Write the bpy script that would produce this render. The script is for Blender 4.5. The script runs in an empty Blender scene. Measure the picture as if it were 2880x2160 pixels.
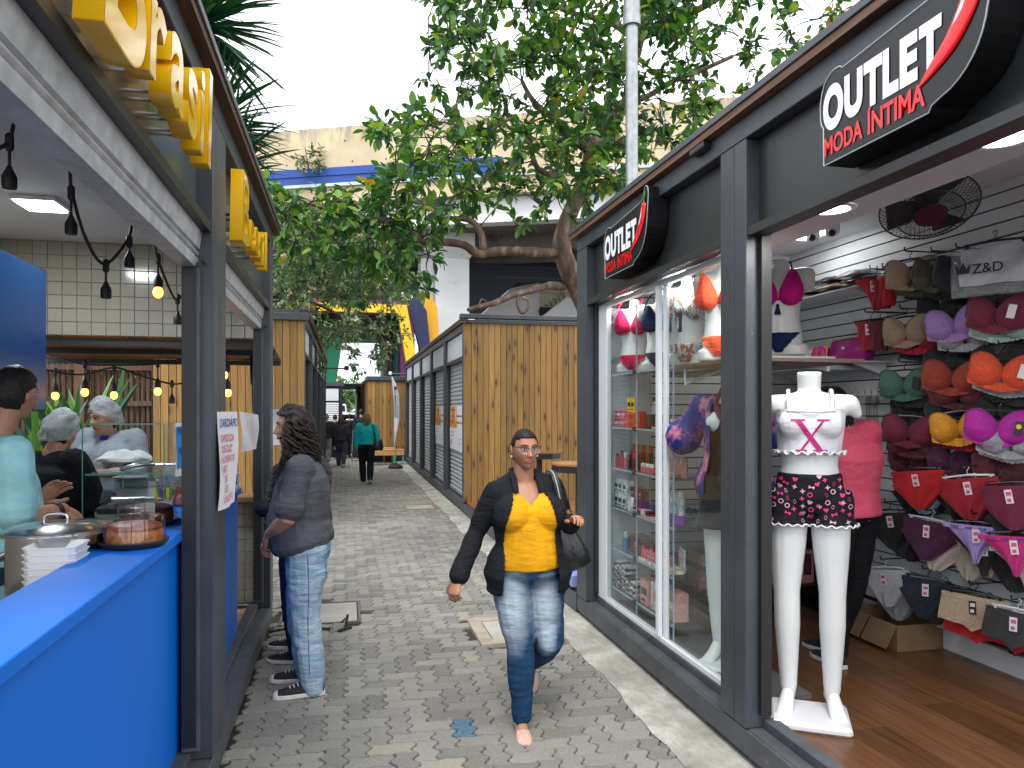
import bpy, bmesh, math, random
from mathutils import Vector as V, Matrix, noise
random.seed(7)
PI = math.pi
scene = bpy.context.scene
# ------------------------------------------------------------ camera, sky, sun, exposure
cam_data = bpy.data.cameras.new('camera')
cam_data.sensor_width = 36.0
cam_data.lens = 2080.0 / 2880.0 * 36.0
cam_data.shift_y = 72.0 / 2880.0
cam_data.clip_start = 0.05
cam_data.clip_end = 3000
cam = bpy.data.objects.new('camera', cam_data)
scene.collection.objects.link(cam)
cam.location = (0, 0, 1.70)
cam.rotation_euler = (PI / 2, 0, -math.atan(468.0 / 2080.0))
scene.camera = cam
world = bpy.data.worlds.new('World')
scene.world = world
world.use_nodes = True
wn = world.node_tree.nodes
wl = world.node_tree.links
bg = wn['Background']
sky_tex = wn.new('ShaderNodeTexSky')
sky_tex.sky_type = 'NISHITA'
sky_tex.sun_disc = False
sky_tex.sun_elevation = math.radians(58)
sky_tex.sun_rotation = math.radians(200)
w_tc = wn.new('ShaderNodeTexCoord')
w_no = wn.new('ShaderNodeTexNoise')
w_no.inputs['Scale'].default_value = 2.2
w_no.inputs['Detail'].default_value = 5
w_rp = wn.new('ShaderNodeValToRGB')
w_rp.color_ramp.elements[0].position = 0.37
w_rp.color_ramp.elements[0].color = (0.40, 0.42, 0.455, 1)
w_rp.color_ramp.elements[1].position = 0.56
w_rp.color_ramp.elements[1].color = (1, 1, 1, 1)
w_mul = wn.new('ShaderNodeMix')
w_mul.data_type = 'RGBA'
w_mul.blend_type = 'MULTIPLY'
w_mul.inputs[0].default_value = 1
w_mul.clamp_result = False
w_mul.inputs[7].default_value = (11.2, 11.4, 11.7, 1)
w_mix = wn.new('ShaderNodeMix')
w_mix.data_type = 'RGBA'
w_mix.inputs[0].default_value = 0.9
wl.new(w_tc.outputs['Generated'], w_no.inputs['Vector'])
wl.new(w_no.outputs['Fac'], w_rp.inputs['Fac'])
wl.new(w_rp.outputs['Color'], w_mul.inputs[6])
wl.new(sky_tex.outputs['Color'], w_mix.inputs[6])
wl.new(w_mul.outputs[2], w_mix.inputs[7])
wl.new(w_mix.outputs[2], bg.inputs['Color'])
bg.inputs['Strength'].default_value = 0.115
sun_data = bpy.data.lights.new('sun', 'SUN')
sun_data.energy = 1.1
sun_data.angle = math.radians(25)
sun_data.color = (1.0, 0.965, 0.91)
sun = bpy.data.objects.new('sun', sun_data)
scene.collection.objects.link(sun)
sun.location = (0, -5, 30)
sun.rotation_euler = (math.radians(32), 0, math.radians(-20))
vs = scene.view_settings
vs.view_transform = 'Standard'
try:
 vs.look = 'None'
except Exception:
 pass
vs.exposure = 1.12
vs.gamma = 1.0
vs.use_curve_mapping = False
scene.render.engine = 'CYCLES'
scene.cycles.use_denoising = True
scene.cycles.max_bounces = 8
scene.cycles.transparent_max_bounces = 16
scene.cycles.caustics_reflective = False
scene.cycles.caustics_refractive = False
scene.cycles.sample_clamp_indirect = 6
COL = scene.collection
tmp_scene = bpy.data.scenes.new('tmp_eval')

# ------------------------------------------------------------ materials
MATS = {}

def nd(t, kind, **kw):
 n = t.nodes.new('ShaderNode' + kind)
 for k, v in kw.items():
  if k in n.inputs:
   n.inputs[k].default_value = v
  else:
   setattr(n, k, v)
 return n

def mixc(t, fac, a, b, blend='MIX'):
 m = t.nodes.new('ShaderNodeMix')
 m.data_type = 'RGBA'
 m.blend_type = blend
 for s, val in ((0, fac), (6, a), (7, b)):
  if isinstance(val, (int, float)):
   m.inputs[s].default_value = val
  elif isinstance(val, tuple):
   m.inputs[s].default_value = val if len(val) == 4 else val + (1,)
  else:
   t.links.new(val, m.inputs[s])
 return m.outputs[2]

def math_n(t, op, a, b=0.0, c=None):
 m = t.nodes.new('ShaderNodeMath')
 m.operation = op
 for s, val in ((0, a), (1, b)) + (((2, c),) if c is not None else ()):
  if isinstance(val, (int, float)):
   m.inputs[s].default_value = val
  else:
   t.links.new(val, m.inputs[s])
 return m.outputs[0]

def ramp(t, fac, stops):
 r = t.nodes.new('ShaderNodeValToRGB')
 e = r.color_ramp.elements
 e[0].position, e[0].color = stops[0][0], tuple(stops[0][1]) + (1,)
 e[1].position, e[1].color = stops[-1][0], tuple(stops[-1][1]) + (1,)
 for p, c in stops[1:-1]:
  x = e.new(p)
  x.color = tuple(c) + (1,)
 t.links.new(fac, r.inputs['Fac'])
 return r.outputs['Color']

def rnd_out(t):
 oi = t.nodes.new('ShaderNodeObjectInfo')
 ge = t.nodes.new('ShaderNodeNewGeometry')
 s = math_n(t, 'ADD', oi.outputs['Random'], ge.outputs['Random Per Island'])
 return math_n(t, 'FRACT', s)

def coords(t, scale=(1, 1, 1), shift=None):
 tc = t.nodes.new('ShaderNodeTexCoord')
 mp = t.nodes.new('ShaderNodeMapping')
 mp.inputs['Scale'].default_value = scale
 t.links.new(tc.outputs['Object'], mp.inputs['Vector'])
 if shift is not None:
  cb = t.nodes.new('ShaderNodeCombineXYZ')
  for i in range(3):
   t.links.new(math_n(t, 'MULTIPLY', shift, (37.0, 53.0, 71.0)[i]), cb.inputs[i])
  t.links.new(cb.outputs[0], mp.inputs['Location'])
 return mp.outputs['Vector']

def noise_n(t, vec, scale, detail=3, rough=0.55):
 n = nd(t, 'TexNoise', Scale=scale, Detail=detail, Roughness=rough)
 t.links.new(vec, n.inputs['Vector'])
 return n.outputs['Fac']

def bump(t, h, strength, dist=0.01):
 b = nd(t, 'Bump', Strength=strength, Distance=dist)
 t.links.new(h, b.inputs['Height'])
 return b.outputs['Normal']

def new_mat(name):
 m = bpy.data.materials.new(name)
 m.use_nodes = True
 t = m.node_tree
 return m, t, t.nodes['Principled BSDF']

def mat(name, col=(0.5, 0.5, 0.5), rough=0.5, metal=0.0, nz=None, bp=None, var=0.0, spec=0.5, emit=None, trans=0.0, sheen=0.0, dirt=None, sub=0.0):
 """plain procedural material: nz=(scale, amount) colour noise, bp=(scale, strength) bump, var = per-object variation"""
 if name in MATS:
  return MATS[name]
 m, t, p = new_mat(name)
 p.inputs['Roughness'].default_value = rough
 p.inputs['Metallic'].default_value = metal
 p.inputs['Specular IOR Level'].default_value = spec
 c = tuple(col) + (1,)
 p.inputs['Base Color'].default_value = c
 out = None
 if nz or bp or dirt:
  vec = coords(t)
 if nz:
  f = noise_n(t, vec, nz[0], 5)
  a = tuple(max(0, x * (1 - nz[1])) for x in col)
  b = tuple(min(1, x * (1 + nz[1])) for x in col)
  out = ramp(t, f, [(0.3, a), (0.7, b)])
 if dirt:
  f2 = noise_n(t, vec, dirt[0], 6, 0.7)
  k = ramp(t, f2, [(dirt[1], (0, 0, 0)), (dirt[1] + 0.12, (1, 1, 1))])
  out = mixc(t, k, out if out is not None else c, dirt[2])
 if var:
  r = rnd_out(t)
  k = math_n(t, 'MULTIPLY_ADD', r, 2 * var, 1 - var)
  cb = t.nodes.new('ShaderNodeCombineColor')
  for i in range(3):
   t.links.new(k, cb.inputs[i])
  out = mixc(t, 1.0, out if out is not None else c, cb.outputs[0], 'MULTIPLY')
 if out is not None:
  t.links.new(out, p.inputs['Base Color'])
 if bp:
  t.links.new(bump(t, noise_n(t, vec, bp[0], 4), bp[1]), p.inputs['Normal'])
 if emit:
  p.inputs['Emission Color'].default_value = tuple(emit[0]) + (1,)
  p.inputs['Emission Strength'].default_value = emit[1]
 if trans:
  p.inputs['Transmission Weight'].default_value = trans
 if sheen:
  p.inputs['Sheen Weight'].default_value = sheen
 if sub:
  p.inputs['Subsurface Weight'].default_value = sub
  p.inputs['Subsurface Radius'].default_value = (0.01, 0.004, 0.002)
 MATS[name] = m
 return m

def fabric(name, col, rough=0.85, fine=260, wr=0.35):
 """cloth with folds and a fine weave"""
 if name in MATS:
  return MATS[name]
 m, t, p = new_mat(name)
 vec = coords(t)
 f = noise_n(t, vec, 9, 4)
 t.links.new(ramp(t, f, [(0.25, tuple(x * 0.8 for x in col)), (0.75, tuple(min(1, x * 1.14) for x in col))]), p.inputs['Base Color'])
 p.inputs['Roughness'].default_value = rough
 p.inputs['Specular IOR Level'].default_value = 0.2
 v2 = coords(t, (1, 1, 2.6))
 h = math_n(t, 'ADD', math_n(t, 'MULTIPLY', noise_n(t, v2, 13, 3), 1.0), math_n(t, 'MULTIPLY', noise_n(t, vec, fine, 1), 0.06))
 t.links.new(bump(t, h, wr, 0.03), p.inputs['Normal'])
 MATS[name] = m
 return m

def glass_mat(name, tint=(1, 1, 1), ior=1.45, rough=0.0, extra=0.0):
 if name in MATS:
  return MATS[name]
 m, t, p = new_mat(name)
 t.nodes.remove(p)
 tr = nd(t, 'BsdfTransparent')
 tr.inputs['Color'].default_value = tint + (1,)
 gl = nd(t, 'BsdfGlossy', Roughness=rough)
 lw = nd(t, 'LayerWeight', Blend=0.5)
 mx = nd(t, 'MixShader')
 fac = math_n(t, 'MULTIPLY_ADD', math_n(t, 'POWER', lw.outputs['Facing'], 5.0), 0.5, ((ior - 1) / (ior + 1)) ** 2 * 1.3)
 if extra:
  fac = math_n(t, 'ADD', fac, extra)
 t.links.new(fac, mx.inputs[0])
 t.links.new(tr.outputs[0], mx.inputs[1])
 t.links.new(gl.outputs[0], mx.inputs[2])
 t.links.new(mx.outputs[0], t.nodes['Material Output'].inputs['Surface'])
 MATS[name] = m
 return m

def film_mat(name, col, alpha, rough=0.25):
 """thin translucent plastic, net or mesh"""
 if name in MATS:
  return MATS[name]
 m, t, p = new_mat(name)
 p.inputs['Base Color'].default_value = tuple(col) + (1,)
 p.inputs['Roughness'].default_value = rough
 vec = coords(t)
 f = noise_n(t, vec, 40, 3)
 t.links.new(math_n(t, 'MULTIPLY_ADD', f, alpha * 0.9, alpha * 0.55), p.inputs['Alpha'])
 t.links.new(bump(t, noise_n(t, vec, 30, 3), 0.6), p.inputs['Normal'])
 MATS[name] = m
 return m

def wood_mat(name, a, b, knot=(0.06, 0.028, 0.01), axis=2, grey=0.0, rough=0.6, ring=1.0, knots=1.0):
 """pine board: grain along one axis, per-board shade, dark knots"""
 m, t, p = new_mat(name)
 r = rnd_out(t)
 sc = [9.0, 9.0, 9.0]
 sc[axis] = 0.55
 vec = coords(t, tuple(sc), r)
 f = noise_n(t, vec, 2.2, 5, 0.6)
 wv = nd(t, 'TexWave', Scale=1.6, Distortion=7.0, Detail=2.0)
 wv.bands_direction = 'DIAGONAL'
 t.links.new(vec, wv.inputs['Vector'])
 g = math_n(t, 'ADD', math_n(t, 'MULTIPLY', f, 0.65), math_n(t, 'MULTIPLY', wv.outputs['Fac'], 0.35 * ring))
 mid = tuple((x + y) / 2 for x, y in zip(a, b))
 c = ramp(t, g, [(0.2, a), (0.5, mid), (0.78, b)])
 if knots:
  sk = [9.0, 9.0, 9.0]
  sk[axis] = 2.6
  v2 = coords(t, tuple(sk), r)
  sx = t.nodes.new('ShaderNodeSeparateXYZ')
  t.links.new(v2, sx.inputs[0])
  cx = t.nodes.new('ShaderNodeCombineXYZ')
  for q, a_ in enumerate(((0, 2), (0, 1), (0, 1))[2 - axis]):
   t.links.new(sx.outputs[a_], cx.inputs[q])
  vo = nd(t, 'TexVoronoi', Scale=0.75)
  vo.voronoi_dimensions = '2D'
  t.links.new(cx.outputs[0], vo.inputs['Vector'])
  sel = math_n(t, 'LESS_THAN', nd_sep(t, vo.outputs['Color']), 0.5 * knots)
  kk = math_n(t, 'MULTIPLY', ramp(t, vo.outputs['Distance'], [(0.07, (1, 1, 1)), (0.15, (0, 0, 0))]), sel)
  halo = math_n(t, 'MULTIPLY', ramp(t, vo.outputs['Distance'], [(0.10, (1, 1, 1)), (0.40, (0, 0, 0))]), sel)
  c = mixc(t, math_n(t, 'MULTIPLY', halo, 0.45), c, tuple(x * 0.55 for x in a))
  c = mixc(t, kk, c, knot)
 k = math_n(t, 'MULTIPLY_ADD', r, 0.55, 0.70)
 cb = t.nodes.new('ShaderNodeCombineColor')
 for i in range(3):
  t.links.new(k, cb.inputs[i])
 c = mixc(t, 1.0, c, cb.outputs[0], 'MULTIPLY')
 if grey:
  v3 = coords(t, (1.5, 1.5, 0.6))
  c = mixc(t, math_n(t, 'MULTIPLY', ramp(t, noise_n(t, v3, 2.0, 4), [(0.45, (0, 0, 0)), (0.7, (1, 1, 1))]), grey), c, (0.13, 0.105, 0.075))
 t.links.new(c, p.inputs['Base Color'])
 p.inputs['Roughness'].default_value = rough
 t.links.new(bump(t, g, 0.25, 0.004), p.inputs['Normal'])
 MATS[name] = m
 return m

def nd_sep(t, col):
 s = t.nodes.new('ShaderNodeSeparateColor')
 t.links.new(col, s.inputs[0])
 return s.outputs[0]

# ------------------------------------------------------------ mesh builder
class MB:
 def __init__(self):
  self.v, self.f, self.m = [], [], []
  self.mi = 0

 def add(self, vs, fs):
  o = len(self.v)
  self.v.extend([tuple(x) for x in vs])
  for f in fs:
   self.f.append(tuple(i + o for i in f))
   self.m.append(self.mi)
  return o

 def box(self, x0, x1, y0, y1, z0, z1):
  vs = [(x, y, z) for z in (z0, z1) for y in (y0, y1) for x in (x0, x1)]
  return self.add(vs, [(0, 2, 3, 1), (4, 5, 7, 6), (0, 1, 5, 4), (2, 6, 7, 3), (0, 4, 6, 2), (1, 3, 7, 5)])

 def cbox(self, c, d, R=None):
  o = self.box(-d[0] / 2, d[0] / 2, -d[1] / 2, d[1] / 2, -d[2] / 2, d[2] / 2)
  self.xf((Matrix.Translation(V(c)) @ R.to_4x4()) if R else Matrix.Translation(V(c)), o)
  return o

 def xf(self, M, o=0):
  for i in range(o, len(self.v)):
   self.v[i] = tuple(M @ V(self.v[i]))

 def rings(self, rings, cap0=True, cap1=True, closed=True):
  n = len(rings[0])
  vs = [p for r in rings for p in r]
  fs = []
  for i in range(len(rings) - 1):
   for j in range(n if closed else n - 1):
    k = (j + 1) % n
    fs.append((i * n + j, i * n + k, (i + 1) * n + k, (i + 1) * n + j))
  if cap0:
   fs.append(tuple(range(n - 1, -1, -1)))
  if cap1:
   fs.append(tuple((len(rings) - 1) * n + j for j in range(n)))
  return self.add(vs, fs)

 def tube(self, pts, a, b=None, n=8, side=None, round_=True, cap=True):
  """tube along pts; a / b half widths per point (a along 'side')"""
  pts = [V(p) for p in pts]
  k = len(pts)
  if isinstance(a, (int, float)):
   a = [a] * k
  if b is None:
   b = a
  elif isinstance(b, (int, float)):
   b = [b] * k
  rs = []
  s = V(side) if side is not None else None
  P, A, B, Tn = [], [], [], []
  for i in range(k):
   tg = (pts[min(i + 1, k - 1)] - pts[max(i - 1, 0)])
   if tg.length < 1e-9:
    tg = V((0, 0, 1))
   Tn.append(tg.normalized())
   P.append(pts[i]); A.append(a[i]); B.append(b[i])
  if round_ and cap:
   for q, sg in ((0, -1), (k - 1, 1)):
    r = min(A[q], B[q])
    ex = [(P[q] + Tn[q] * sg * r * d, A[q] * sc_, B[q] * sc_, Tn[q]) for d, sc_ in ((0.5, 0.87), (0.87, 0.5), (0.98, 0.15))]
    if sg < 0:
     st = ex[::-1]
    else:
     en = ex
   P = [e[0] for e in st] + P + [e[0] for e in en]
   A = [e[1] for e in st] + A + [e[1] for e in en]
   B = [e[2] for e in st] + B + [e[2] for e in en]
   Tn = [e[3] for e in st] + Tn + [e[3] for e in en]
  prev = s
  for i in range(len(P)):
   tg = Tn[i]
   ref = prev if prev is not None else (V((1, 0, 0)) if abs(tg.x) < 0.9 else V((0, 1, 0)))
   u = ref - tg * ref.dot(tg)
   if u.length < 1e-6:
    u = tg.orthogonal()
   u.normalize()
   w = tg.cross(u)
   if s is None:
    prev = u
   rs.append([P[i] + u * A[i] * math.cos(2 * PI * j / n) + w * B[i] * math.sin(2 * PI * j / n) for j in range(n)])
  return self.rings(rs, cap, cap)

 def cyl(self, c, r, z0, z1, n=16, r1=None):
  return self.rings([[(c[0] + rr * math.cos(2 * PI * j / n), c[1] + rr * math.sin(2 * PI * j / n), z) for j in range(n)] for rr, z in ((r, z0), (r if r1 is None else r1, z1))])

 def lathe(self, c, prof, n=20, cap=True, sx=1.0, sy=1.0):
  return self.rings([[(c[0] + sx * r * math.cos(2 * PI * j / n), c[1] + sy * r * math.sin(2 * PI * j / n), c[2] + z) for j in range(n)] for r, z in prof], cap, cap)

 def ell(self, c, r, nu=14, nv=9, R=None):
  o = self.rings([[(r[0] * math.sin(PI * (i + 0.02) / (nv - 0.96 + 0.0)) * math.cos(2 * PI * j / nu), r[1] * math.sin(PI * (i + 0.02) / (nv - 0.96)) * math.sin(2 * PI * j / nu), -r[2] * math.cos(PI * (i + 0.02) / (nv - 0.96))) for j in range(nu)] for i in range(nv)])
  M = Matrix.Translation(V(c))
  if R is not None:
   M = M @ R.to_4x4()
  self.xf(M, o)
  return o

 def prism(self, poly, d0, d1, plane='yz'):
  """extrude a 2-D outline; plane names the outline's axes, d runs along the third"""
  def p3(p, d):
   return {'yz': (d, p[0], p[1]), 'xz': (p[0], d, p[1]), 'xy': (p[0], p[1], d)}[plane]
  n = len(poly)
  vs = [p3(p, d0) for p in poly] + [p3(p, d1) for p in poly]
  fs = [tuple(range(n - 1, -1, -1)), tuple(range(n, 2 * n))] + [(i, (i + 1) % n, n + (i + 1) % n, n + i) for i in range(n)]
  return self.add(vs, fs)

 def grid(self, fn, nu, nv):
  vs = [fn(i / nu, j / nv) for i in range(nu + 1) for j in range(nv + 1)]
  fs = [(i * (nv + 1) + j, (i + 1) * (nv + 1) + j, (i + 1) * (nv + 1) + j + 1, i * (nv + 1) + j + 1) for i in range(nu) for j in range(nv)]
  return self.add(vs, fs)

 def join(self, other):
  o = len(self.v)
  self.v.extend(other.v)
  self.f.extend([tuple(i + o for i in f) for f in other.f])
  self.m.extend(other.m)

 def mesh(self, name, mats, smooth=False, bevel=0.0, seg=1, fixn=True):
  me = bpy.data.meshes.new(name)
  me.from_pydata(self.v, [], self.f)
  mats = mats if isinstance(mats, (list, tuple)) else [mats]
  for m in mats:
   me.materials.append(m)
  if len(mats) > 1:
   me.polygons.foreach_set('material_index', self.m)
  if bevel or fixn:
   bm = bmesh.new()
   bm.from_mesh(me)
   if fixn:
    bmesh.ops.recalc_face_normals(bm, faces=bm.faces)
   if bevel:
    es = [e for e in bm.edges if len(e.link_faces) == 2 and e.calc_face_angle(0) > 0.5]
    bmesh.ops.bevel(bm, geom=es, offset=bevel, segments=seg, affect='EDGES', profile=0.5)
   bm.to_mesh(me)
   bm.free()
  if smooth:
   me.shade_smooth()
   if smooth is not True:
    me.set_sharp_from_angle(angle=math.radians(smooth))
  me.update()
  return me

def link(name, me, parent=None):
 o = bpy.data.objects.new(name, me)
 COL.objects.link(o)
 if parent is not None:
  o.parent = parent
  if parent.parent is None:
   o.matrix_parent_inverse = parent.matrix_basis.inverted()
 return o

def tag(o, label=None, cat=None, group=None, kind=None):
 if label: o['label'] = label
 if cat: o['category'] = cat
 if group: o['group'] = group
 if kind: o['kind'] = kind
 return o

def thing(name, label, cat, loc=(0, 0, 0), group=None):
 """an Empty at the thing's base that carries its parts"""
 o = bpy.data.objects.new(name, None)
 o.empty_display_size = 0.1
 COL.objects.link(o)
 o.location = loc
 o.matrix_basis = Matrix.Translation(V(loc))
 return tag(o, label, cat, group)

def part(name, mb, m, parent=None, smooth=False, bevel=0.0, **kw):
 me = mb.mesh(name, m, smooth, bevel)
 o = link(name, me, parent)
 tag(o, kw.get('label'), kw.get('cat'), kw.get('group'), kw.get('kind'))
 return o

def copy_tree(src, M, label=None, group=None, remap=None):
 """copy a thing with its parts and sub-parts; M is applied on top of the source's place"""
 r = src.copy()
 COL.objects.link(r)
 r.matrix_basis = M @ src.matrix_basis
 if label: r['label'] = label
 if group: r['group'] = group
 def rec(s, d):
  for ch in s.children:
   c = ch.copy()
   COL.objects.link(c)
   c.parent = d
   if remap and ch.data is not None:
    for k, slot in enumerate(ch.material_slots):
     if slot.material and slot.material.name in remap:
      c.material_slots[k].link = 'OBJECT'
      c.material_slots[k].material = remap[slot.material.name]
   rec(ch, c)
 rec(src, r)
 return r

def evaluated(o):
 tmp_scene.collection.objects.link(o)
 vl = tmp_scene.view_layers[0]
 vl.update()
 dg = vl.depsgraph
 me = bpy.data.meshes.new_from_object(o.evaluated_get(dg), depsgraph=dg)
 tmp_scene.collection.objects.unlink(o)
 return me

def remesh(mb, vox=0.01, it=4, fac=0.5):
 """weld overlapping volumes into one continuous skin; returns (verts, faces)"""
 me = mb.mesh('tmp', [mat('tmp')])
 o = bpy.data.objects.new('tmp', me)
 r = o.modifiers.new('r', 'REMESH')
 r.mode = 'VOXEL'
 r.voxel_size = vox
 if it:
  s = o.modifiers.new('s', 'SMOOTH')
  s.iterations = it
  s.factor = fac
 e = evaluated(o)
 vs = [v.co.copy() for v in e.vertices]
 fs = [tuple(p.vertices) for p in e.polygons]
 ns = [v.normal.copy() for v in e.vertices]
 bpy.data.objects.remove(o)
 bpy.data.meshes.remove(me)
 bpy.data.meshes.remove(e)
 return vs, fs, ns

def text_mb(s, size=1.0, depth=0.0, offset=0.0, align='LEFT', shear=0.0, sp=1.0, res=3):
 """lettering as mesh in the xy plane (z = depth)"""
 c = bpy.data.curves.new('t', 'FONT')
 c.body = s
 c.size = size
 c.extrude = depth
 c.offset = offset
 c.align_x = align
 c.shear = shear
 c.space_character = sp
 c.resolution_u = res
 o = bpy.data.objects.new('t', c)
 e = evaluated(o)
 mb = MB()
 mb.add([v.co for v in e.vertices], [tuple(p.vertices) for p in e.polygons])
 bpy.data.objects.remove(o)
 bpy.data.curves.remove(c)
 bpy.data.meshes.remove(e)
 return mb

def bounds(mb):
 return [(min(v[i] for v in mb.v), max(v[i] for v in mb.v)) for i in range(3)]

def frame(origin, ux, uy):
 """matrix that takes a drawing's x to ux, y to uy"""
 ux, uy = V(ux).normalized(), V(uy).normalized()
 uz = ux.cross(uy)
 M = Matrix((ux, uy, uz)).transposed().to_4x4()
 M.translation = V(origin)
 return M
ORD = ['first', 'second', 'third', 'fourth', 'fifth', 'sixth', 'seventh', 'eighth', 'ninth', 'tenth', 'eleventh', 'twelfth', 'thirteenth', 'fourteenth', 'fifteenth', 'sixteenth', 'seventeenth', 'eighteenth', 'nineteenth', 'twentieth', 'twenty-first', 'twenty-second', 'twenty-third']
# ------------------------------------------------------------ palette
FRAME = mat('frame_paint', (0.050, 0.057, 0.070), 0.42, nz=(3, 0.22), bp=(60, 0.06), dirt=(26, 0.655, (0.16, 0.165, 0.17)))
FASCIA = mat('fascia_paint', (0.020, 0.023, 0.024), 0.36, bp=(90, 0.05))
SILLP = mat('sill_paint', (0.066, 0.072, 0.082), 0.5, nz=(5, 0.3), dirt=(14, 0.62, (0.17, 0.17, 0.17)))
GALV = mat('galvanised', (0.50, 0.52, 0.54), 0.42, 0.35, nz=(14, 0.22), bp=(30, 0.08))
SHUT = mat('shutter_steel', (0.56, 0.59, 0.62), 0.45, 0.25, nz=(6, 0.12))
WHITE = mat('white_paint', (0.78, 0.79, 0.80), 0.45, nz=(4, 0.05))
CEILW = mat('ceiling_white', (0.70, 0.70, 0.73), 0.6)
SLAT = mat('slatwall_white', (0.66, 0.70, 0.72), 0.42)
GROOVE = mat('groove_brown', (0.045, 0.022, 0.018), 0.6)
BLACK = mat('black_metal', (0.016, 0.016, 0.018), 0.45)
RUBBER = mat('black_plastic', (0.014, 0.014, 0.016), 0.55)
PINE = wood_mat('pine_board', (0.245, 0.125, 0.030), (0.40, 0.225, 0.062), grey=0.22, ring=0.7)
DECKW = wood_mat('deck_board', (0.17, 0.072, 0.024), (0.34, 0.165, 0.065), axis=1, rough=0.5, knots=0.6)
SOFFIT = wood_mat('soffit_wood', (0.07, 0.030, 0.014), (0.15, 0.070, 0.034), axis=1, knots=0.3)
LAMIN = wood_mat('laminate', (0.085, 0.036, 0.015), (0.235, 0.108, 0.045), axis=1, rough=0.34, knots=0.25, knot=(0.05, 0.02, 0.01), ring=0.35)
TABLEW = wood_mat('table_wood', (0.22, 0.09, 0.028), (0.40, 0.19, 0.07), axis=1, rough=0.4)
BENCHW = wood_mat('bench_wood', (0.38, 0.19, 0.06), (0.62, 0.36, 0.14), axis=0, knots=0.4)
BLUE = mat('blue_laminate', (0.001, 0.165, 0.72), 0.5, nz=(1.2, 0.06), bp=(300, 0.02), spec=0.25, dirt=(9, 0.72, (0.02, 0.20, 0.70)))
GLASS = glass_mat('clear_glass', (0.95, 0.985, 0.97), 1.45)
GEDGE = mat('glass_edge', (0.10, 0.36, 0.30), 0.1, spec=0.8)
ROD = mat('steel', (0.62, 0.63, 0.64), 0.22, 1.0)
GREY = mat('grey_concrete', (0.38, 0.37, 0.345), 0.9, nz=(4, 0.22), bp=(40, 0.3))

# ------------------------------------------------------------ ground
def paver_material():
 m, t, p = new_mat('paver_concrete')
 r = rnd_out(t)
 vec = coords(t, (1, 1, 1), r)
 ge = t.nodes.new('ShaderNodeNewGeometry')
 mp = t.nodes.new('ShaderNodeMapping')
 t.links.new(ge.outputs['Position'], mp.inputs['Vector'])
 wp = mp.outputs['Vector']
 base = ramp(t, r, [(0.0, (0.172, 0.166, 0.150)), (0.35, (0.220, 0.212, 0.192)), (0.7, (0.258, 0.248, 0.222)), (0.95, (0.282, 0.270, 0.238)), (1.0, (0.31, 0.285, 0.23))])
 pat = noise_n(t, wp, 1.1, 4)
 base = mixc(t, ramp(t, pat, [(0.35, (0, 0, 0)), (0.7, (1, 1, 1))]), base, mixc(t, 1.0, base, (0.82, 0.82, 0.83), 'MULTIPLY'))
 fine = noise_n(t, wp, 55, 6, 0.75)
 base = mixc(t, 0.85, base, ramp(t, fine, [(0.3, (0.42, 0.42, 0.42)), (0.52, (0.5, 0.5, 0.5)), (0.72, (0.66, 0.65, 0.62))]), 'OVERLAY')
 vo = nd(t, 'TexVoronoi', Scale=70.0)
 t.links.new(wp, vo.inputs['Vector'])
 sp = math_n(t, 'MULTIPLY', ramp(t, vo.outputs['Distance'], [(0.14, (1, 1, 1)), (0.26, (0, 0, 0))]), math_n(t, 'LESS_THAN', nd_sep(t, vo.outputs['Color']), 0.15))
 base = mixc(t, math_n(t, 'MULTIPLY', sp, 0.6), base, (0.50, 0.48, 0.42))
 st = ramp(t, noise_n(t, wp, 6.0, 6, 0.7), [(0.60, (0, 0, 0)), (0.72, (1, 1, 1))])
 base = mixc(t, math_n(t, 'MULTIPLY', st, 0.35), base, (0.40, 0.37, 0.31))
 t.links.new(base, p.inputs['Base Color'])
 p.inputs['Roughness'].default_value = 0.82
 h = math_n(t, 'ADD', fine, math_n(t, 'MULTIPLY', noise_n(t, wp, 14, 3), 0.8))
 t.links.new(bump(t, h, 0.55, 0.006), p.inputs['Normal'])
 MATS['paver_concrete'] = m
 return m

PAVER = paver_material()
JOINT = mat('joint_sand', (0.040, 0.034, 0.028), 0.95, nz=(30, 0.35))
g = MB()
g.box(-400, 400, -30, 900, -0.30, -0.045)
part('ground', g, mat('earth', (0.115, 0.11, 0.10), 0.9, nz=(0.4, 0.2)), kind='structure')
pav = thing('pavement', 'grey interlocking zigzag concrete paving between the two rows of kiosks', 'pavement', (0.5, 3, 0))
pav['kind'] = 'structure'
g = MB()
g.box(-4.0, 1.80, -2, 40, -0.044, -0.020)
part('joint_bed', g, JOINT, pav)
U = 0.112
def zig(p, q, a):
 """wavy edge between two lattice points; the same curve whichever stone asks for it"""
 p, q = V(p), V(q)
 d = q - p
 flip = (d.x + d.y) < 0
 if flip:
  p, q = q, p
  d = q - p
 nrm = V((-d.y, d.x)).normalized()
 pts = [p + d * 0.22 + nrm * a, p + d * 0.42 + nrm * a * 0.55, p + d * 0.60 - nrm * a * 0.55, p + d * 0.80 - nrm * a]
 return pts[::-1] if flip else pts
def paver_outline(w, h):
 c = [(i, 0) for i in range(w)] + [(w, j) for j in range(h)] + [(i, h) for i in range(w, 0, -1)] + [(0, j) for j in range(h, 0, -1)]
 out = []
 for i in range(len(c)):
  a, b = c[i], c[(i + 1) % len(c)]
  out.append(V(a))
  hor = a[1] == b[1]
  out += zig(a, b, 0.055 if hor else 0.15)
 return [p * U for p in out]
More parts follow.
